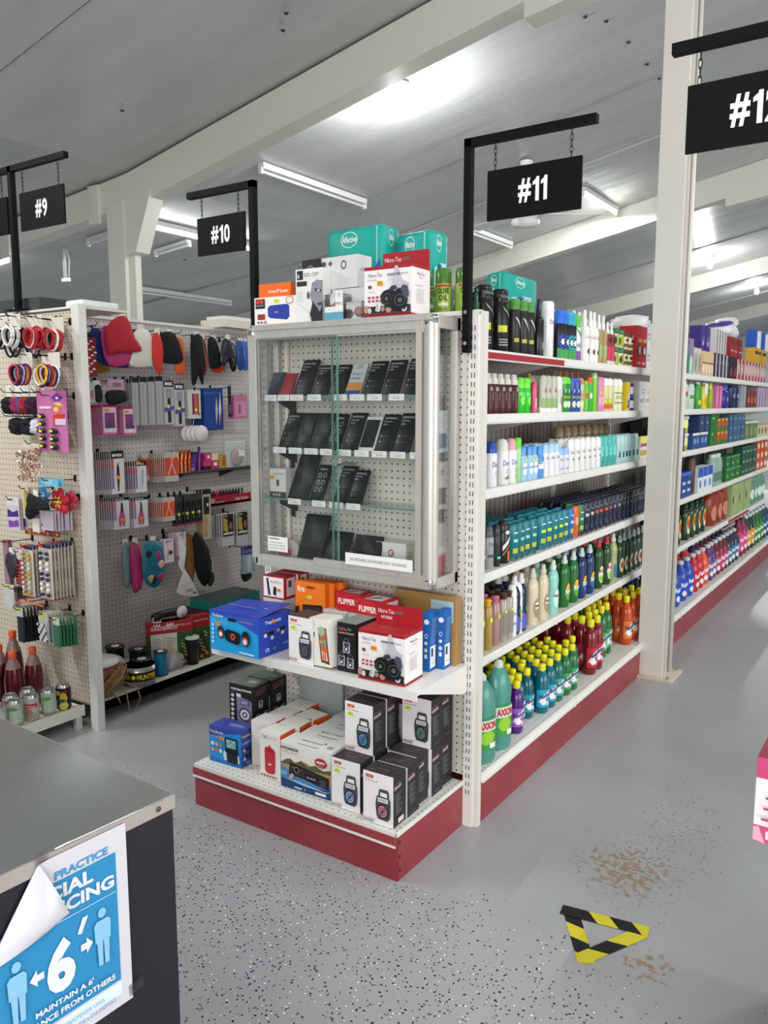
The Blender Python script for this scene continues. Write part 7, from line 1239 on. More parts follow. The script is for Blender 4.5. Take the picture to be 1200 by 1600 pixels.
MB().lathe([(.045, .0), (.078, 0), (.078, .098), (.045, .098), (.045, 0)], M('#a8a6a2', .25, .6), 28).build('roll', t); mb = MB(); mb.lathe([(.079, .028), (.079, .075)], '#1b1a1a', 28); mb.print(((0,0,0), (0,1,0), (0,0,1)), [('t', -.082, .041, .022, 'ER', '#e8d02c', {'b': .03, 'w': .03}), ('e', -.036, .052, .013, .013, '#e8d02c'), ('t', -.018, .041, .024, 'HUNTER', '#e8d02c', {'b': .03, 'w': .1})], .0008, (.0795, 1, 1)); mb.build('printed_band', t); MB().lathe([(.046, .0985), (.077, .0985)], '#c8b83a', 28).build('top_label', t)
t.rotation_euler.z = R(-35)
t = thing('clear_pack', 'small clear packet lying beside the turquoise spool', 'pack', (-3.27, 2.86, zl)); MB().puff([(-.06, 0), (.06, 0), (.055, .06), (.0, .085), (-.055, .07)], .07, M('#b9b7ba', .3), (0,0,0), (0,1,0), (0,0,1), wob=.4, seed=12).build('packet', t)
t = thing('black_tumbler', 'black can-shaped tumbler standing at the shelf edge', 'tumbler', (-3.245, 2.965, zl)); MB().lathe([(0, 0), (.032, 0), (.038, .14)], M('#1f1f22', .35), 20).build('body', t); MB().lathe([(.038, .14), (.039, .15), (.03, .155), (0, .155)], M('#cfcdca', .4), 20).build('lid', t)
xm = [('F', 'r', 0, 0, 1, .74, '#2b5a2f'), ('F', 'p', [(.55, .1), (.75, .7), (.98, .2), (.98, 0), (.5, 0)], '#3a3a1c'), ('F', 't', .12, .82, .08, 'EUROLITE', '#f0dcd8', {'w': .4, 'b': .02}), ('F', 'p', [(.18, .91), (.22, .97), (.26, .92), (.3, .99), (.34, .92), (.38, .97), (.42, .91)], '#f0dcd8'), ('F', 't', .55, .88, .035, 'RECHARGEABLE LED LIGHTS', '#f0dcd8', {'w': .4}), ('F', 'r', .1, .1, .5, .74, '#d8d2c8'), ('F', 'e', .9, .12, .05, .04, '#d86a3a'), ('F', 'e', .6, .12, .06, .05, '#c8703a'), ('F', 'e', .75, .08, .05, .04, '#d88a3a')]+lines('F', .14, .2, .46, .68, 9, '#8a857c')+[('F', 'e', .62+.28*((i*.37) % 1), .15+.5*((i*.61) % 1), .018, .016, ('#d8c06a', '#c8b89a')[i % 2]) for i in range(22)]
for i, (y, a) in enumerate(((2.76, 0), (2.82, 0), (2.88, -10))):
    lb = ('green and red christmas light box seen edge on, leftmost', 'green and red christmas light box seen edge on, middle', 'green and red christmas light box turned to face the aisle')[i]
    o = carton('light_string_box', lb, 'christmas light box', (-3.36+.035*i, y, zl), .22 if i == 2 else .17, .05, .25, 78 if i == 2 else 60, '#a8242a', {'L': '#2b5a2f'}, xm+[('L', 'r', 0, .72, 1, 1, '#b82830'), ('L', 't', .8, .05, .2, 'LED', '#8fae8a', {'rot': 90})], 'christmas light boxes')
t = thing('hair_dryer', 'black and white gadget with a round white end lying on the red boxes', 'hair dryer', (-3.33, 2.88, zl+.262)); MB().tube([(0, -.1, .02), (0, -.04, .026), (0, .04, .022), (.01, .08, .016)], .02, '#1b1b1e', 10).build('body', t); MB().lathe([(0, 0), (.032, 0), (.034, .012), (0, .016)], '#d8d6d4', 18, (.022, .07, .02), axis='X').build('round_end', t); MB().tube([(0, -.1, .02), (.02, -.12, .0), (.03, -.08, -.004), (.0, -.05, .0)], .004, '#d8d8d8').build('cord', t)
for i in range(3):
    carton('clipper_box', 'teal and grey long box on the low shelf behind the blue speaker box, %s' % ('front', 'middle', 'rear')[i], 'gadget box', (-3.26-.07*i, 3.16, zl+.24), .36, .065, .055, 90, '#1f7a72', {'T': '#3a4444', 'R': '#1d2022'}, [('F', 't', .1, .3, .4, 'F', '#bfe0d8', {'w': .02}), ('F', 't', .3, .3, .4, 'F', '#bfe0d8', {'w': .02}), ('R', 'r', .1, .3, .8, .6, '#8a8a8a')], 'teal clipper boxes')
carton('clipper_box', 'dark box holding up the teal boxes', 'gadget box', (-3.255, 3.15, zl), .38, .24, .239, 90, '#4a3a3a', None, [('F', 'r', .1, .5, .4, .9, '#b8a8a8'), ('F', 'r', .5, .1, .9, .4, '#8a5a3a')])
# raffia bundle
t = thing('twine_bundle', 'tangled bundle of tan twine spilling off the low shelf', 'twine', (-3.215, 2.40, zl)); rr = random.Random(5)
mb = MB(); MBS = []
for i in range(46):
    a0 = rr.uniform(0, 6.3); r1 = rr.uniform(.04, .075); tx_, ty_ = rr.uniform(-.6, .6), rr.uniform(-.6, .6); cy_ = rr.uniform(-.03, .03); cz_ = rr.uniform(.05, .085)
    pts = []
    for k in range(14):
        a = a0+k*.5; x, y, z = r1*math.cos(a)*.55, r1*math.sin(a), r1*.75*math.sin(a+tx_)*1; pts.append((x+rr.uniform(-.006, .006), y+cy_+rr.uniform(-.006, .006), max(.006, z+cz_)))
    mb.tube(pts, .0024, ('#a07c56', '#8a6746', '#b08c64')[i % 3], 5)
mb.build('coiled_twine', t)
for k, pts in enumerate(([(.02, .04, .03), (.065, .05, .01), (.072, .055, -.06), (.07, .06, -.09)], [(.02, .07, .05), (.07, .11, .02), (.078, .12, -.04), (.074, .09, -.085), (.07, .06, -.094)], [(.02, -.01, .02), (.066, 0, .0), (.07, .01, -.03)])): MB().tube(pts, .0028, '#a07c56', 6).build('loose_strand', t)
carton('white_box', 'pale cream box lying on top of the pegboard row beside the case', 'box', (XP+.11, 3.52, 1.9455), .32, .2, .045, 90, '#e3ddcc'); carton('white_box', 'thin white box lying on the cream box', 'box', (XP+.1, 3.54, 1.991), .26, .16, .02, 90, '#ece9e2')

# ---------------------------------------------------------------- goods on the end panel (Y board)
T = 'Y'
def bands(x, z, cols, desc, w=.08, rings=5, r=.043, off=.08, d=.08):
    """x, z = centre of the loops; the header card hangs above them"""
    t = thing('hair_elastic_pack', desc, 'hair elastics', (x, YP-off, z), 0, 'hair elastic packs'); top = r+.055
    MB().box(-w/2, w/2, -.001, .001, r-.012, top, '#d3ccbf').build('header_card', t)
    for i in range(rings):
        k = 1-.09*(i % 3); cx, cz_ = random.uniform(-.006, .006), random.uniform(-.004, .004); sx = .86+.1*random.random()
        MB().tube([(cx+r*k*sx*math.cos(q*PI/9), -.008-.008*i+.003*math.sin(q*PI/4.5), cz_+r*k*math.sin(q*PI/9)) for q in range(18)], .005, F_(cols[i % len(cols)]), 7, True).build('elastic_band', t)
    hook('Y', x, YP, z+top-.012, .17, 'dark peg hook holding the '+desc)
RDW = ['#b8262c', '#b8262c', '#1c1b20', '#e0dcda']; BW = ['#1c1b20', '#e0dcda', '#1c1b20']; MUL = ['#2a2458', '#b0304a', '#e0b03a', '#6a2a4a', '#cfcad8', '#1c1b24']
BANDS = (
    (-3.517, 1.788, BW, 'black and white elastics at the left picture edge', 4, 0.10),
    (-3.387, 1.790, ['#e6e4e2', '#e6e4e2', '#1c1b20'], 'pack of white hair elastics in the top row', 5, 0.12),
    (-3.378, 1.789, BW, 'black and white elastics behind the bright red ones', 4, 0.07),
    (-3.229, 1.778, ['#b8262c', '#b8262c', '#b8262c', '#b8262c', '#e0dcda'], 'pack of bright red hair elastics', 6, 0.12),
    (-3.263, 1.780, ['#a8242c', '#a8242c', '#1c1b20'], 'dark red elastics between two other red packs', 4, 0.05),
    (-3.124, 1.765, RDW, 'red, white and black elastics at the right of the top row', 6, 0.09),
    (-3.316, 1.622, MUL, 'multicoloured elastics, left pack of the second row', 8, 0.12),
    (-3.211, 1.616, ['#b0304a', '#e6e0e0', '#b8262c', '#2a2458'], 'multicoloured elastics, middle pack of the second row', 6, 0.09),
    (-3.105, 1.615, ['#e6e0e0', '#2a2458', '#e0b03a', '#b8262c', '#1c1b20'], 'blue, red and black elastics, right pack of the second row', 8, 0.13),
    (-3.379, 1.744, ['#1c1b20', '#cfcac8'], 'dark elastics low behind the bright red pack', 4, 0.03),
    (-3.535, 1.754, ['#1c1b20', '#1c1b20', '#cfcac8'], 'dark elastics low behind the white pack', 4, 0.03),
)
for x_, z_, cl, ds, rg, of in BANDS: bands(x_, z_, cl, ds, rings=rg, off=of)
def scr(x, z, col, desc, w=.05, h=.04): 
    t = thing('scrunchie', desc, 'scrunchie', (x, YP-.07+random.uniform(-.012, .012), z), 0, 'scrunchies on the left board'); MB().box(-.022, .022, -.002, .001, h, h+.05, '#ddd7cc').build('header_card', t)
    MB().puff([(-w, -h*.3), (-w*.8, h*.7), (-w*.2, h), (w*.4, h*.8), (w, h*.5), (w*.9, -h*.5), (w*.2, -h), (-w*.6, -h*.9)], .07, F_(col), (0,0,0), (1,0,0), (0,0,1), wob=.3, seed=int(z*100+x*10)).build('fabric', t)
for i, (x, c) in enumerate(((-3.53, '#1c1b26'), (-3.475, '#98294c'), (-3.435, '#2f4f98'), (-3.395, '#98262f'), (-3.345, '#3a1c30'), (-3.29, '#1a1a22'))): scr(x, 1.49, c, '%s scrunchie in the third row' % ('near-black', 'raspberry', 'blue', 'red', 'wine', 'ink black')[i], w=.03)
for i, (x, c) in enumerate(((-3.50, '#17171c'), (-3.41, '#1a1c26'), (-3.325, '#cfcdd0'), (-3.28, '#15171f'))): scr(x, 1.395, c, '%s scrunchie in the fourth row' % ('leftmost black', 'black', 'white', 'rightmost black')[i], w=.045)
for i, x in enumerate((-3.45, -3.38, -3.30, -3.22)): hook('Y', x, YP, 1.545, .17, 'peg hook over the third row scrunchies, %s from left' % ORD[i]); hook('Y', x, YP, 1.44, .16, 'peg hook over the fourth row scrunchies, %s from left' % ORD[i])
pc = [('r', 0, 0, 1, 1, '#c06ca0'), ('p', [(.5, .88), (.7, .96), (.9, .88), (.8, .82), (.6, .82)], '#6a3a8a'), ('e', .7, .87, .05, .02, '#e8c0c0'), ('p', [(.55, .78), (.75, .8), (.9, .76), (.75, .74)], '#e8c83a'), ('e', .68, .68, .16, .07, '#d86a54'), ('e', .66, .69, .08, .04, '#e8b8a0'), ('p', [(.6, .6), (.95, .62), (.9, .55), (.65, .5)], '#c83c2c'), ('r', .55, .42, .68, .6, '#c83c34'), ('r', .1, .7, .5, .74, '#d8d0d4')]
o = carton('hair_clip_card', 'tall pink card of black hair clips with a red bow girl drawing', 'hair clip card', (-3.253, YP-.125, 1.291), .209, .003, .265, 0, '#c06ca0', None, [('F',)+q for q in pc]+[('F', 'r', .62, .44, .98, .54, '#d8bcd0')])
for i in range(5): mb = MB(); mb.puff([(0, 0), (.03, .002), (.034, .018), (.005, .022)], .014, M('#1f1d22', .3), (.03, -.012, .015+.032*i), (1,0,0), (0,0,1), seed=i, wob=.3); mb.build('black_clip', o); MB().box(.038, .056, -.022, -.021, .02+.032*i, .03+.032*i, '#d0e82c').build('price_sticker', o)
for i in range(3): mb = MB(); mb.puff([(0, 0), (.04, .002), (.044, .02), (.005, .024)], .014, M('#1f1d22', .3), (.105, -.012, .01+.034*i), (1,0,0), (0,0,1), seed=i, wob=.3); mb.build('black_clip', o); MB().box(.112, .132, -.022, -.021, .018+.034*i, .028+.034*i, '#d0e82c').build('price_sticker', o)
hook('Y', -3.165, YP, 1.53, .2, 'dark peg hook holding the tall pink clip card')
rr = random.Random(3); t = thing('bead_pack', 'bag of glittery rose gold beads in the middle of the left board', 'beads', (-3.29, YP-.14, 1.31), 0)
MB().box(-.06, .06, -.001, .001, -.005, .015, '#cfc4b0').build('header_card', t); q = MB()
for i in range(150): x, z = rr.uniform(-.075, .075), rr.uniform(-.15, -.005); q.obox(Matrix.Translation((x, rr.uniform(-.03, 0), z))@Matrix.Rotation(rr.uniform(0, 3), 4, 'Y')@Matrix.Rotation(rr.uniform(0, 3), 4, 'X'), .011, .008, .006, (M('#c8a088', .2, .5), M('#b08070', .25, .4), M('#e0cdbc', .15, .6))[i % 3])
props(q.build('beads', t), kind='stuff'); hook('Y', -3.29, YP, 1.32, .15, 'dark peg hook holding the rose gold beads')
def flower(x, z, r, c1, c2, desc, off=.17):
    t = thing('flower_clip', desc, 'flower hair clip', (x, YP-off, z))
    for k in range(6):
        a = k*PI/3+.3; ca, sa = math.cos(a), math.sin(a)
        pts = [(0, 0), (r*.55, -r*.3), (r*.95, -r*.18), (r, 0), (r*.95, r*.18), (r*.55, r*.3)]
        MB().puff([(p*ca-w*sa, p*sa+w*ca) for p, w in pts], r*.3, F_(c1), (0, -.002*(k % 2), 0), (1,0,0), (0,0,1)).build('petal', t)
    hook('Y', x, YP, z+.01, .19, 'dark peg hook behind the '+desc)
    MB().lathe([(0, -r*.32), (r*.12, -r*.3), (r*.2, -r*.1), (r*.2, 0)], M(c2, .3, .3), 10, (0,0,0), axis='Y').build('flower_centre', t)
    for k in range(6): a = k*PI/3; MB().puff([(r*.1*math.cos(a), r*.1*math.sin(a)), (r*.3*math.cos(a+.3), r*.3*math.sin(a+.3)), (r*.48*math.cos(a), r*.48*math.sin(a)), (r*.3*math.cos(a-.3), r*.3*math.sin(a-.3))], r*.1, M(c2, .4), (0, -r*.2, 0), (1,0,0), (0,0,1)).build('inner_petal', t)
flower(-3.305, 1.085, .045, '#3f8fc0', '#dfe3e8', 'sky blue fabric flower clip', .08); flower(-3.175, 1.067, .065, '#b02434', '#c8a044', 'large red fabric flower clip with a gold middle', .09)
flower(-3.15, 1.07, .048, '#b83850', '#b83850', 'rosy red flower clip behind the large red one', .05); flower(-3.30, 1.0, .037, '#4a98c8', '#3a80b0', 'second blue flower clip hanging lower', .07)
soft(T, 'hair_clip_card', 'black fabric bow clips left of the flowers', 'hair clip', [(-3.32, 1.09), (-3.28, 1.10), (-3.19, 1.07), (-3.17, 1.04), (-3.25, 1.03), (-3.30, .99), (-3.335, .995)], .04, F_('#17161a'), .15, seed=41, wob=.3)
stack(T, 'hair_clip_card', 'pale blue topped clip card above the flowers', 'hair clip card', -3.25, -3.12, 1.14, 1.175, 3, .02, '#6fb0c8', [('r', .3, .2, .7, .8, '#8fc8d8')])
stack(T, 'hair_clip_card', 'narrow yellowish clip card left of the bows', 'hair clip card', -3.38, -3.335, .985, 1.13, 4, .016, '#c8bca0', [('r', .3, .05, .6, .9, '#b0a040'), ('r', .7, .1, .9, .8, '#8a5a50')])
stack(T, 'hair_clip_card', 'white lower card under the bows', 'hair clip card', -3.315, -3.265, .93, .99, 2, .02, '#d8d4c8', [('r', .2, .2, .8, .8, '#e0dcc8')], hk=False)
stack(T, 'hair_clip_card', 'pale mauve card hanging beneath the flowers', 'hair clip card', -3.25, -3.165, .945, 1.03, 7, .016, '#c0b0bc', [('r', .1, .1, .9, .9, '#b8a8b8'), ('e', .1, .25, .06, .06, '#2a2430')], hk=False)
stack(T, 'hair_bow_card', 'clear pack with a deep purple bow on a header card', 'hair clip card', -3.51, -3.415, .925, 1.075, 3, .018, '#c8bcc8', [('r', 0, .74, 1, 1, '#d4cfc8'), ('p', [(.05, .38), (.95, .42), (.9, .62), (.5, .54), (.08, .64)], '#4a2a78'), ('p', [(.1, .06), (.95, .12), (.9, .34), (.5, .26), (.1, .3)], '#7a4aa0'), ('r', .1, .9, .5, .94, '#55504c')])
stack(T, 'hair_clip_card', 'row of tiny colourful clips along the bottom of the flower cards', 'hair clip card', -3.44, -3.20, .905, .93, 1, .02, '#8a4a38', [('e', .05+.09*i, .5, .035, .3, ('#c84a2c', '#d8b03a', '#b03a60')[i % 3]) for i in range(11)], hk=False, depth=.11)
# ball hair tie cards
def balls(x, z0, z1, cols, desc, n, first_off=.14, w=.096, step=.018):
    first = None
    for i in range(n):
        lb = desc+(', front card' if i == 0 else ', %s card back' % ORD[i])
        lc = (x, YP-(first_off-step*i), z0)
        if first is None:
            t = thing('ball_elastic_card', lb, 'hair tie card', lc, 0, desc+'s'); first = t; h = z1-z0
            mb = MB(); mb.box(0, w, 0, .002, 0, h, '#cfc2b4'); mb.print(((0, -.0003, 0), (w, 0, 0), (0, 0, h)), [('r', 0, .93, .35, 1, '#c8502c'), ('r', .35, .93, 1, 1, '#2a3058'), ('t', .1, .88, .025, 'HAIR BALLS', '#5a5048', {'w': .6}), ('r', 0, 0, 1, .03, '#9a3a34')]); mb.build('card', t)
            for k in range(9):
                zz = h*(.84-.092*k); q = MB(); c = M(cols[k % len(cols)], .12, .2 if 'a0' in cols[0] else 0, coat=.5)
                for s in (.26, .74): q.lathe([(0, -.0095), (.0067, -.0067), (.0095, 0), (.0067, .0067), (0, .0095)], c, 9, (w*s, -.009, zz))
                q.tube([(w*.3, -.006, zz), (w*.5, -.007, zz+.005), (w*.7, -.006, zz)], .0016, '#26242c', 5); q.build('ball_tie', t)
        else: dup(first, lc, R(random.uniform(-3, 3)), lb)
    hook('Y', x+w/2, YP, z1-.006, .18, 'dark peg hook holding the '+desc)
balls(-3.42, .62, .86, ['#c8a040', '#c8a040', '#cfcbc6', '#cfcbc6'], 'gold and silver ball hair tie card', 3)
balls(-3.28, .625, .88, ['#20285c', '#20285c', '#e8e6e6', '#e8e6e6'], 'navy and white ball hair tie card', 7)
stack(T, 'bead_card', 'magenta beaded card with a scalloped white top', 'hair tie card', -3.47, -3.40, .67, .835, 2, .02, '#9a3450', [('r', 0, .72, 1, 1, '#d8ccd0')]+[('e', .15+.14*(i % 6), .08+.1*(i//6), .04, .02, ('#d8a04a', '#c83a5a')[i % 2]) for i in range(36)])
soft(T, 'hair_clip_card', 'dark grey clips in a clear pack left of the magenta card', 'hair clip', [(-3.52, .80), (-3.47, .82), (-3.44, .78), (-3.45, .71), (-3.50, .70)], .03, M('#34343a', .35), .15, seed=44, wob=.3)
stack(T, 'hair_clip_card', 'mauve edge of a long card at the left picture border', 'hair clip card', -3.56, -3.52, .66, .87, 2, .02, '#a07888', [('r', 0, .93, 1, 1, '#8a3a34')])
def brush(x, z0, z1, col, desc, n, gap=0, w=.05, pr=None, step=.018):
    stack(T, 'bobby_pin_pack', desc, 'hair pin pack', x, x+w, z0, z1, n, step, col, pr or [('r', .0, .74, 1, 1, '#d0c8bc'), ('r', .1, .9, .6, .98, '#c8d83a'), ('r', .05, .02, .95, .7, col)], th=.008)
brush(-3.48, .395, .56, '#24272c', 'charcoal bead pack, lower left cluster', 7)
brush(-3.31, .425, .565, '#b8b8bc', 'black and white bead pack', 5, .022, .07, [('r', .0, .74, 1, 1, '#cdc4b4'), ('r', .3, .78, .7, .9, '#c8d83a'), ('r', 0, .94, .4, 1, '#b84a2c')]+[('e', .12+.19*(i % 5), .06+.09*(i//5), .085, .045, ('#e8e6e6', '#1c1c20', '#dcdade')[(i*7) % 3]) for i in range(35)])
brush(-3.20, .42, .555, '#2f6e4a', 'emerald green bead pack', 6, 0, .05, None, .0165)
brush(-3.58, .55, .66, '#c8c4c8', 'white net pack at the left border', 2, .02, .09)
stack(T, 'bobby_pin_pack', 'small brown pin card in the row above the charcoal packs', 'hair pin pack', -3.50, -3.47, .595, .655, 6, .014, '#6a6058', [('r', 0, .6, 1, 1, '#26242a')])
t = thing('orange_strap', 'thin orange strap arching over the lower bead packs', 'strap', (-3.36, YP-.16, .60)); MB().tube([(-.11, 0, -.03), (-.04, -.01, .005), (.03, -.01, .01), (.12, 0, 0)], .004, '#d8683a').build('strap', t); hook('Y', -3.36, YP, .60, .16, 'dark peg hook carrying the orange strap')
# cans and bottles on the low shelf of the end panel
zs2 = .1005
def can(x, y, pr, desc, c='#b9bcb8'):
    t = thing('drink_can', desc, 'drink can', (x, y, zs2), R(-15)); mb = MB(); mb.lathe([(.024, 0), (.030, .007), (.0325, .012), (.0325, .108)], M(c, .3, .4), 20); mb.print(((0,0,0), (0,1,0), (0,0,1)), pr, .0006, (.0328, 1, 1)); mb.build('body', t); MB().lathe([(.0325, .108), (.027, .119), (.026, .121), (.024, .118), (0, .118)], M('#b8b8b8', .2, .9), 20).build('lid', t); MB().box(-.006, .008, -.005, .005, .1185, .1205, M('#a8a8a8', .2, .9)).build('pull_tab', t); return t
gp = [('r', -.05, .02, .05, .08, '#a9b8a8'), ('r', -.05, .015, .05, .02, '#6f8a6a'), ('e', -.02, .085, .022, .008, '#5f8a50')]
can(-3.235, 2.165, [('r', -.06, .012, .06, .108, '#1d1d22'), ('e', -.035, .085, .012, .012, '#c8b04a'), ('e', -.012, .06, .018, .03, '#c8a83a'), ('e', -.012, .025, .022, .02, '#c8b85a'), ('e', -.02, .05, .02, .01, '#2a6a3a'), ('t', -.03, .08, .012, 'Drink', '#c83a2c', {'w': .04, 'rot': 15, 'b': .02})], 'black drink can with yellow fruit picture beside the post', '#1d1d22')
can(-3.23, 2.085, gp, 'pale green can right next to the black can')
can(-3.235, 2.005, [('r', -.045, .065, .015, .085, '#a83a34'), ('t', -.04, .068, .01, 'Malta', '#e8d8d0', {'w': .045}), ('e', -.02, .045, .015, .015, '#b86a5a')]+[('r', -.035, .02+.008*i, .01, .023+.008*i, '#a89a94') for i in range(3)], 'white can with a red lettered badge', '#c4bcb6')
can(-3.235, 1.925, gp, 'pale green can third from the left edge of view'); can(-3.24, 1.85, [('r', -.05, .02, .05, .085, '#b0bdb0'), ('e', -.02, .078, .02, .006, '#6fa050')], 'pale can at the left edge of view')
can(-3.32, 2.04, gp, 'green can behind the red badge can'); can(-3.31, 1.95, [('r', -.05, .08, .05, .1, '#b83a48')], 'red banded can behind the pale green one')
t = can(-3.335, 1.87, [('r', -.05, .02, .05, .10, '#c8b03a'), ('t', -.03, .055, .018, 'ZZ', '#3a3a1c', {'w': .03, 'b': .03})], 'yellow lettered tin at the left border', '#c8b03a')
def soda(x, y, desc, h=.27, liq='#5a1620'):
    t = thing('drink_bottle', desc, 'drink bottle', (x, y, zs2), 0, 'dark red drink bottles'); MB().lathe([(.03, 0), (.042, .01), (.042, h*.5), (.038, h*.62), (.034, h*.7)], M(liq, .12, coat=.5), 18).build('body', t)
    MB().lathe([(.034, h*.7), (.022, h*.82), (.014, h*.88), (.014, h*.92)], M('#8a6a68', .15, coat=.5), 18).build('neck', t); MB().lathe([(.017, h*.89), (.017, h*.99), (.014, h), (0, h)], c_('#d8502c'), 16).build('cap', t)
soda(-3.42, 2.14, 'dark red drink bottle nearest the pegboard corner'); soda(-3.44, 2.05, 'dark red drink bottle second from the right'); soda(-3.56, 2.13, 'taller dark red drink bottle at the back left', .33); soda(-3.45, 1.95, 'dark red drink bottle at the left border'); soda(-3.53, 2.04, 'dark red drink bottle in the second row', .29)
t = thing('storage_box', 'dark mesh box lying on top of the left board beside the sign pole', 'box', (-3.78, YP+.05, 1.926)); MB().box(0, .32, 0, .2, 0, .06, M('#3c3d40', .7)).build('mesh_box', t)
t = thing('storage_box', 'white flat tray lying on top of the left board near its corner', 'box', (-3.28, YP+.06, 1.926)); MB().box(0, .12, 0, .2, 0, .03, M('#e8e8e8', .4), bev=.008).build('tray', t)
mb = MB(); mb.box(-4.1, -3.15, YP+.03, YP+.3, 1.915, 1.925, CREAM); props(mb.build('top_board', None), 'cream board capping the end of the hair accessory row', 'board')

# ================================================================ aisle signs
BK = M('#06070a', .6, spec=.15)
def chain(x, y, z0, z1, parent, o):
    mb = MB(); L = z0-z1; n = max(3, int(L/.0155)); s = L/n
    for i in range(n):
        zc_ = z0-s*(i+.5); a, b = .0042, s*.68
        mb.tube([((a*math.cos(q*PI/4), 0) if i % 2 else (0, a*math.cos(q*PI/4)))+(b*math.sin(q*PI/4),) for q in range(8)], .0013, HK, 4, True)
        N = 8*4
        for k in range(len(mb.v)-N, len(mb.v)): v = mb.v[k]; mb.v[k] = (v[0]+x-o[0], v[1]+y-o[1], v[2]+zc_-o[2])
    mb.build('chain', parent)
def sign_print(txt, w, h, H):     # narrow bold sign lettering; the figure one has its flag
    cw = {'#': .60, '1': .30}; tot = sum(cw.get(c, .46)*H for c in txt)+.075*H*(len(txt)-1); x = w/2-tot/2; z = h*.27; out = []
    for c in txt:
        ww = cw.get(c, .46)*H
        if c == '1': out.append(('p', [((x+ww*.45)/w, z/h), ((x+ww)/w, z/h), ((x+ww)/w, (z+H)/h), ((x+ww*.55)/w, (z+H)/h), ((x+ww*.5)/w, (z+H*.88)/h), ((x+ww*.45)/w, (z+H*.82)/h)], '#f0f0f0')); out.append(('p', [((x+ww*.45)/w, (z+H*.70)/h), ((x+ww*.5)/w, (z+H*.92)/h), ((x+ww*.02)/w, (z+H*.80)/h), ((x+ww*.02)/w, (z+H*.66)/h)], '#f0f0f0'))
        else: out.append(('t', x/w, z/h, H/h, c, '#f0f0f0', {'w': ww/w, 'b': .03}))
        x += ww+.075*H
    return out
def sign(txt, pole, y, zp0, ztop, arm, sx, sz, desc, foot=False, extra=None):
    o = (pole, y, zp0); t = thing('aisle_sign', desc, 'aisle sign', o)
    mb = MB(); mb.box(-.0125, .0125, -.0125, .0125, 0, ztop-zp0, BK)
    mb.build('pole', t)
    if not foot:
        for z in (.03, .13): MB().lathe([(.006, -.003), (.006, .001)], ALU, 10, (0, -.0125, z), axis='Y').build('bolt', t)
    else: MB().box(-.06, .06, -.03, .03, 0, .006, BK).build('foot_plate', t)
    mb = MB(); mb.box(arm[0]-pole, arm[1]-pole, -.0125, .0125, ztop-zp0-.025, ztop-zp0, BK); mb.build('arm', t)
    p = MB(); p.box(sx[0]-pole, sx[1]-pole, -.004, .004, sz[0]-zp0, sz[1]-zp0, BK); w, h = sx[1]-sx[0], sz[1]-sz[0]
    p.print(((sx[0]-pole, -.0045, sz[0]-zp0), (w, 0, 0), (0, 0, h)), sign_print(txt, w, h, h*.47))
    if len(txt) < 3: pass
    b = p.build('sign_board', t)
    for x in (sx[0]+.025, sx[1]-.035): chain(x, y, ztop-.026, sz[1]-.002, t, o)
    return t
sign('#11', -1.296, 2.418, 1.665, 2.335, (-1.3085, -.876), (-1.228, -.918), (2.074, 2.226), 'black hanging aisle sign above the right post of the display case')
sign('#10', -2.233, 2.42, 1.64, 2.345, (-2.585, -2.2205), (-2.536, -2.275), (2.092, 2.238), 'black hanging aisle sign left of the boxes on the display case')
sign('#9', -3.575, 2.27, 1.926, 2.568, (-4.35, -3.165), (-3.515, -3.19), (2.275, 2.44), 'black hanging aisle sign over the hair accessory board at far left', True)
sign('#12', -.21, 2.08, 1.665, 2.337, (-.575, -.1975), (-.536, -.235), (2.085, 2.237), 'large near black aisle sign cut off at the upper right')
o = MB(); o.box(-4.0, -3.61, 2.262, 2.272, 2.275, 2.44, BK); o.print(((-4.0, 2.2615, 2.275), (.39, 0, 0), (0, 0, .165)), [('t', .3, .29, .42, '#8', '#f0f0f0', {'w': .3, 'b': .035})])
t = thing('aisle_sign', 'sliver of a black aisle sign at the very left border', 'aisle sign', (0, 0, 0)); o.build('sign_board', t)
for x in (-3.96, -3.65): chain(x, 2.267, 2.542, 2.438, t, (0, 0, 0))

# ================================================================ till counter with the poster
a_ = R(-2.9); ctr = thing('counter', 'dark counter with a scratched metal top at the lower left', 'counter', (-.936, .806, 0), a_)
mtop, n, l, b = newmat('scratched_steel_top')
g = n.new('ShaderNodeNewGeometry'); nz = noise(n, l, g.outputs['Position'], 5, 6, .65)
l.new(mixc(n, l, ramp(n, l, nz, .35, .7), lin('#8f918f'), lin('#999b98')), b.inputs['Base Color']); b.inputs['Metallic'].default_value = .7; b.inputs['Roughness'].default_value = .22
b.inputs['Roughness'].default_value = .3
bp = n.new('ShaderNodeBump'); bp.inputs['Strength'].default_value = .2; bp.inputs['Distance'].default_value = .004; l.new(noise(n, l, g.outputs['Position'], 5, 1), bp.inputs['Height']); l.new(bp.outputs[0], b.inputs['Normal'])
mb = MB(); mb.box(-1.5, 0, -1.3, 0, .896, .9, mtop, bev=.0015); mb.build('metal_top', ctr)
mb = MB(); mb.box(-.0005, .002, -1.3, .002, .877, .899, M('#b3a8a4', .35, .4)); mb.box(-1.5, .0, -.0005, .002, .877, .899, M('#a39c98', .35, .4)); mb.lathe([(.004, 0), (.0045, .0015), (0, .002)], M('#4a4a4a', .4), 10, (.002, -.03, .888), axis='X'); mb.build('metal_edging', ctr)
mb = MB(); mb.box(-1.49, -.0008, -1.29, -.001, 0, .895, M('#211d26', .45)); mb.build('dark_body', ctr)
MB().tube([(.002, -.02, .8985), (.0025, -.09, .901), (.0, -.14, .9), (.002, -.2, .902)], .0012, M('#d8d8d8', .2, .5), 5).build('tape_strip', ctr)
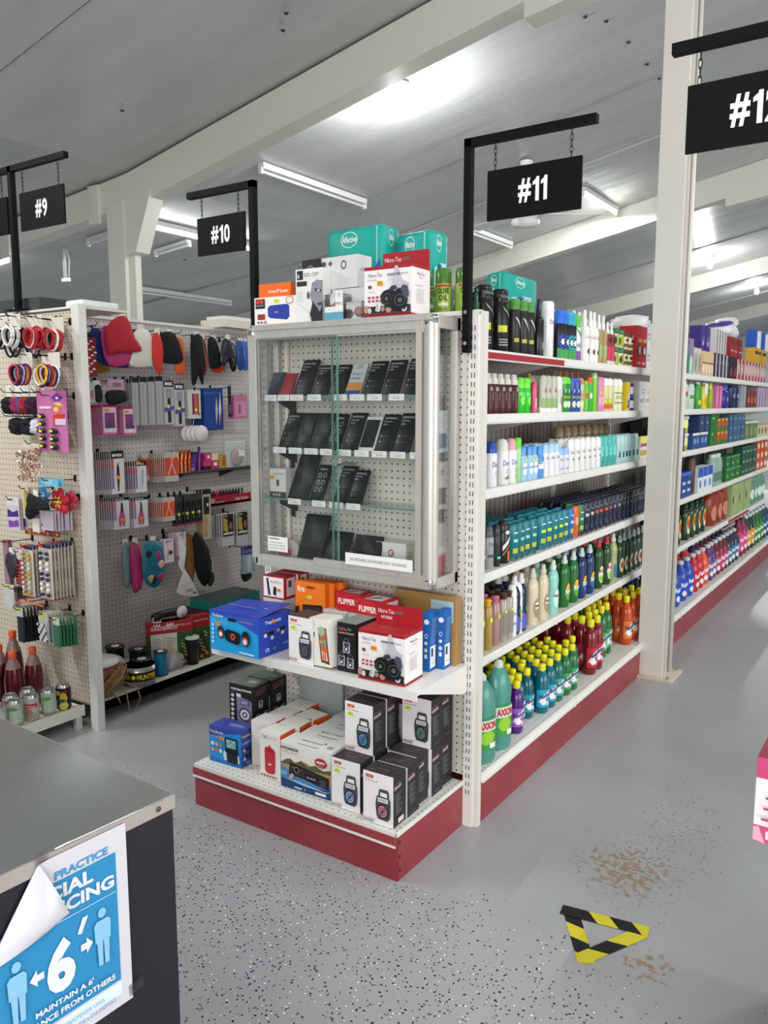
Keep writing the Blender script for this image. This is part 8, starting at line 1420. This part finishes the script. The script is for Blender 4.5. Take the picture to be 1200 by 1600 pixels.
# poster, letter size, taped to the side of the counter; its upper left corner has folded forward
U0, V0, PW, PH = -.306, .613, .216, .28
pst = thing('poster', 'blue and white social distancing poster taped to the counter, corner folded over', 'poster', (-.936, .806, 0), a_)
def pp_(e, z, o=0): return (.004+o, e, z)
wht = M('#cbc8d0', .3); blu = M('#2c84b6', .3)
mb = MB()
mb.poly([pp_(U0, V0), pp_(U0+PW, V0), pp_(U0+PW, V0+PH), pp_(-.225, V0+PH), pp_(U0, .778)], wht)
mb.poly([pp_(U0, V0, -.0008), pp_(U0, .778, -.0008), pp_(-.225, V0+PH, -.0008), pp_(U0+PW, V0+PH, -.0008), pp_(U0+PW, V0, -.0008)], wht)
mb.poly([pp_(-.290, .655, .0004), pp_(-.109, .655, .0004), pp_(-.109, .856, .0004), pp_(-.2505, .856, .0004), pp_(-.290, .8005, .0004)], blu)
lb = M('#84bbda', .3)
mb.poly([pp_(-.290, .625, .0004), pp_(-.109, .632, .0004), pp_(-.109, .652, .0004), pp_(-.290, .652, .0004)], M('#d4e4f0', .3))
pl = ((.0048, 0, 0), (0, 1, 0), (0, 0, 1))
def man(cx, z0):
    H = .086
    return [('e', cx, z0+H*.92, .0065, .0075, lb), ('p', [(cx-.0125, z0+H*.42), (cx-.0135, z0+H*.74), (cx-.009, z0+H*.80), (cx+.009, z0+H*.80), (cx+.0135, z0+H*.74), (cx+.0125, z0+H*.42)], lb), ('p', [(cx-.0085, z0), (cx-.010, z0+H*.45), (cx-.0005, z0+H*.45), (cx-.0015, z0)], lb), ('p', [(cx+.0015, z0), (cx+.0005, z0+H*.45), (cx+.010, z0+H*.45), (cx+.0085, z0)], lb)]
W_ = '#d9dbe0'
cm_ = [('t', -.204, .859, .0115, 'PRACTICE', '#3a8fc8', {'w': .083, 'b': .03}), ('t', -.234, .859, .0115, 'E', '#3a8fc8', {'w': .008, 'b': .03}),
       ('t', -.245, .830, .0205, 'OCIAL', W_, {'w': .098, 'b': .04}), ('t', -.256, .806, .0195, 'TANCING', W_, {'w': .142, 'b': .04}), ('r', -.285, .7965, -.112, .7975, '#bfe0f0'),
       ('t', -.224, .695, .078, '6', W_, {'w': .043, 'b': .05}), ('p', [(-.176, .765), (-.167, .785), (-.158, .785), (-.17, .762)], W_),
       ('p', [(-.172, .736), (-.163, .736), (-.163, .729), (-.153, .741), (-.163, .753), (-.163, .746), (-.172, .746)], W_), ('p', [(-.228, .731), (-.238, .731), (-.238, .724), (-.249, .736), (-.238, .748), (-.238, .741), (-.228, .741)], W_)]
cm_ += man(-.137, .698)+man(-.266, .690)
cm_ += [('t', -.244, .680, .0085, "MAINTAIN A 6'", W_, {'w': .088, 'b': .03}), ('t', -.273, .665, .0085, 'DISTANCE FROM OTHERS', W_, {'w': .152, 'b': .03}), ('t', -.255, .640, .006, 'POR FAVOR, MANTENER UNA', '#5a86b8', {'w': .115}), ('t', -.272, .629, .006, 'DISTANCIA DE 6 PIES DE LOS DEMAS', '#5a86b8', {'w': .15})]
q = MB(); q.print(pl, cm_, .0002); q.v = [tuple(v) for v in q.v]
mb.v += []; base = len(mb.v)
for f, mi, sm in zip(q.f, q.m, q.sm): mb.f.append(tuple(i+base for i in f)); mb.m.append(mb.mi(q.ms[mi])); mb.sm.append(sm)
mb.v += q.v; mb.build('printed_sheet', pst)
fp = []
A, B_, C_ = Vector(pp_(-.225, .893)), Vector(pp_(U0, .778)), Vector(pp_(-.198, .817, .022))
f = MB(); N = 8; vs = []
for i in range(N+1):
    t_ = i/N
    for j in range(N+1):
        s_ = j/N; e = A.lerp(B_, s_); k = e.lerp(C_, t_); k = Vector((k.x+.016*math.sin(PI*t_)*(.3+s_*(1-s_)*2)*1.0, k.y, k.z)); vs.append(k)
fs = [(i*(N+1)+j, i*(N+1)+j+1, (i+1)*(N+1)+j+1, (i+1)*(N+1)+j) for i in range(N) for j in range(N)]
f.add(vs, fs, M('#c2bfc7', .2, coat=.2), True); f.add([v+Vector((-.0006, 0, 0)) for v in vs], [x[::-1] for x in fs], M('#c2bfc7', .2), True); f.build('folded_corner', pst)
for e, z, s in ((-.083, .628, .9), (-.22, .90, .6)): MB().add([pp_(e-.014*s, z-.01, .001), pp_(e+.014*s, z-.006, .0012), pp_(e+.012*s, z+.012, .0012), pp_(e-.016*s, z+.008, .001)], [(0,1,2,3)], glassmat('tape_film', (.8, .8, .82, 1), 1.5)).build('clear_tape', pst)

# ================================================================ hazard tape triangle stuck on the floor
t = thing('floor_tape', 'black and yellow striped tape triangle stuck on the floor', 'floor tape', (0, 0, 0))
YL, BL2 = M('#c9bb2e', .4), M('#17171a', .4)
def strip(P0, P1, w, flip, z, cuts, start, name):
    P0, P1 = Vector(P0).to_3d(), Vector(P1).to_3d(); d = (P1-P0); L = d.length; d.normalize(); nn = Vector((-d.y, d.x, 0))*(1 if flip > 0 else -1)
    mb = MB(); pts = [0]+cuts+[L]
    for i in range(len(pts)-1):
        a, b = pts[i], pts[i+1]; sk = w*.75
        a2, b2 = (a if i == 0 else a+sk), (b if i == len(pts)-2 else b+sk)
        v = [P0+d*a, P0+d*b, P0+d*min(b2, L)+nn*w, P0+d*min(a2, L)+nn*w]; m = (YL, BL2)[(i+start) % 2]
        v = [Vector((p.x, p.y, z)) for p in v]; vb = [Vector((p.x, p.y, z-.0006)) for p in v]
        mb.add(v+vb, [(0,1,2,3), (7,6,5,4), (0,4,5,1), (1,5,6,2), (2,6,7,3), (3,7,4,0)], m)
    mb.build(name, t)
strip((-.806, 2.155), (-.69, 1.966), .046, 1, .0012, [.045, .11, .175], 1, 'striped_tape')
strip((-.562, 2.178), (-.668, 1.972), .046, -1, .0020, [.08, .150], 0, 'striped_tape')
strip((-.818, 2.185), (-.571, 2.224), .046, -1, .0028, [.075, .135, .2], 1, 'striped_tape')

# ================================================================ aisle 12 end unit just outside the right edge, with the pink carton on it
u = thing('end_shelf_unit', 'white end shelving unit with a red base just outside the right edge', 'shelving', (0, 0, 0))
mb = MB(); upright(mb, -.225, -.19, 2.09, 2.12, 1.80, 'F'); mb.build('upright_post', u)
mb = MB(); upright(mb, .69, .725, 2.09, 2.12, 1.80, 'F'); mb.build('upright_post', u)
MB().box(-.19, .69, 2.10, 2.11, .18, 1.79, PEG_Y).build('pegboard_panel', u)
mb = MB(); mb.box(-.2, .7, 1.65, 2.088, 0, .15, redk); mb.box(-.2, .7, 1.645, 2.088, .15, .166, WHITE); mb.build('red_base', u)
mb = MB(); mb.box(-.19, .69, 1.80, 2.088, .535, .549, WHITE); mb.build('middle_shelf', u)
pr = [('F', 'r', 0, .76, 1, 1, '#c8487a'), ('F', 'r', 0, 0, 1, .2, '#d0507e'), ('F', 't', .12, .80, .13, 'INSTANT NOODLES', '#f2dce6', {'w': .7, 'b': .03}), ('F', 't', .07, .05, .1, 'E. NOODLE SOUP', '#f2dce6', {'w': .8, 'b': .03}), ('F', 'p', [(0, .02), (.07, .0), (.03, .19), (0, .18)], '#e6a8c0')]
for r_ in range(4):
    for c in range(5): x, z = .14+.16*c-.008*r_, .30+.115*(3-r_); pr += [('F', 'p', [(x-.03, z+.03), (x+.06, z+.03), (x+.05, z-.04), (x-.02, z-.04)], '#d85a8a'), ('F', 'r', x-.07, z+.01, x+.02, z+.035, '#b8386a'), ('F', 'e', x+.015, z+.035, .04, .02, '#e88ab0')]
carton('noodle_carton', 'pink and white printed carton poking in at the right edge', 'carton', (-.262, 1.84, .5495), .36, .20, .192, 0, '#ece6ea', {'L': '#d8a8bc', 'T': '#8f3048'}, pr)
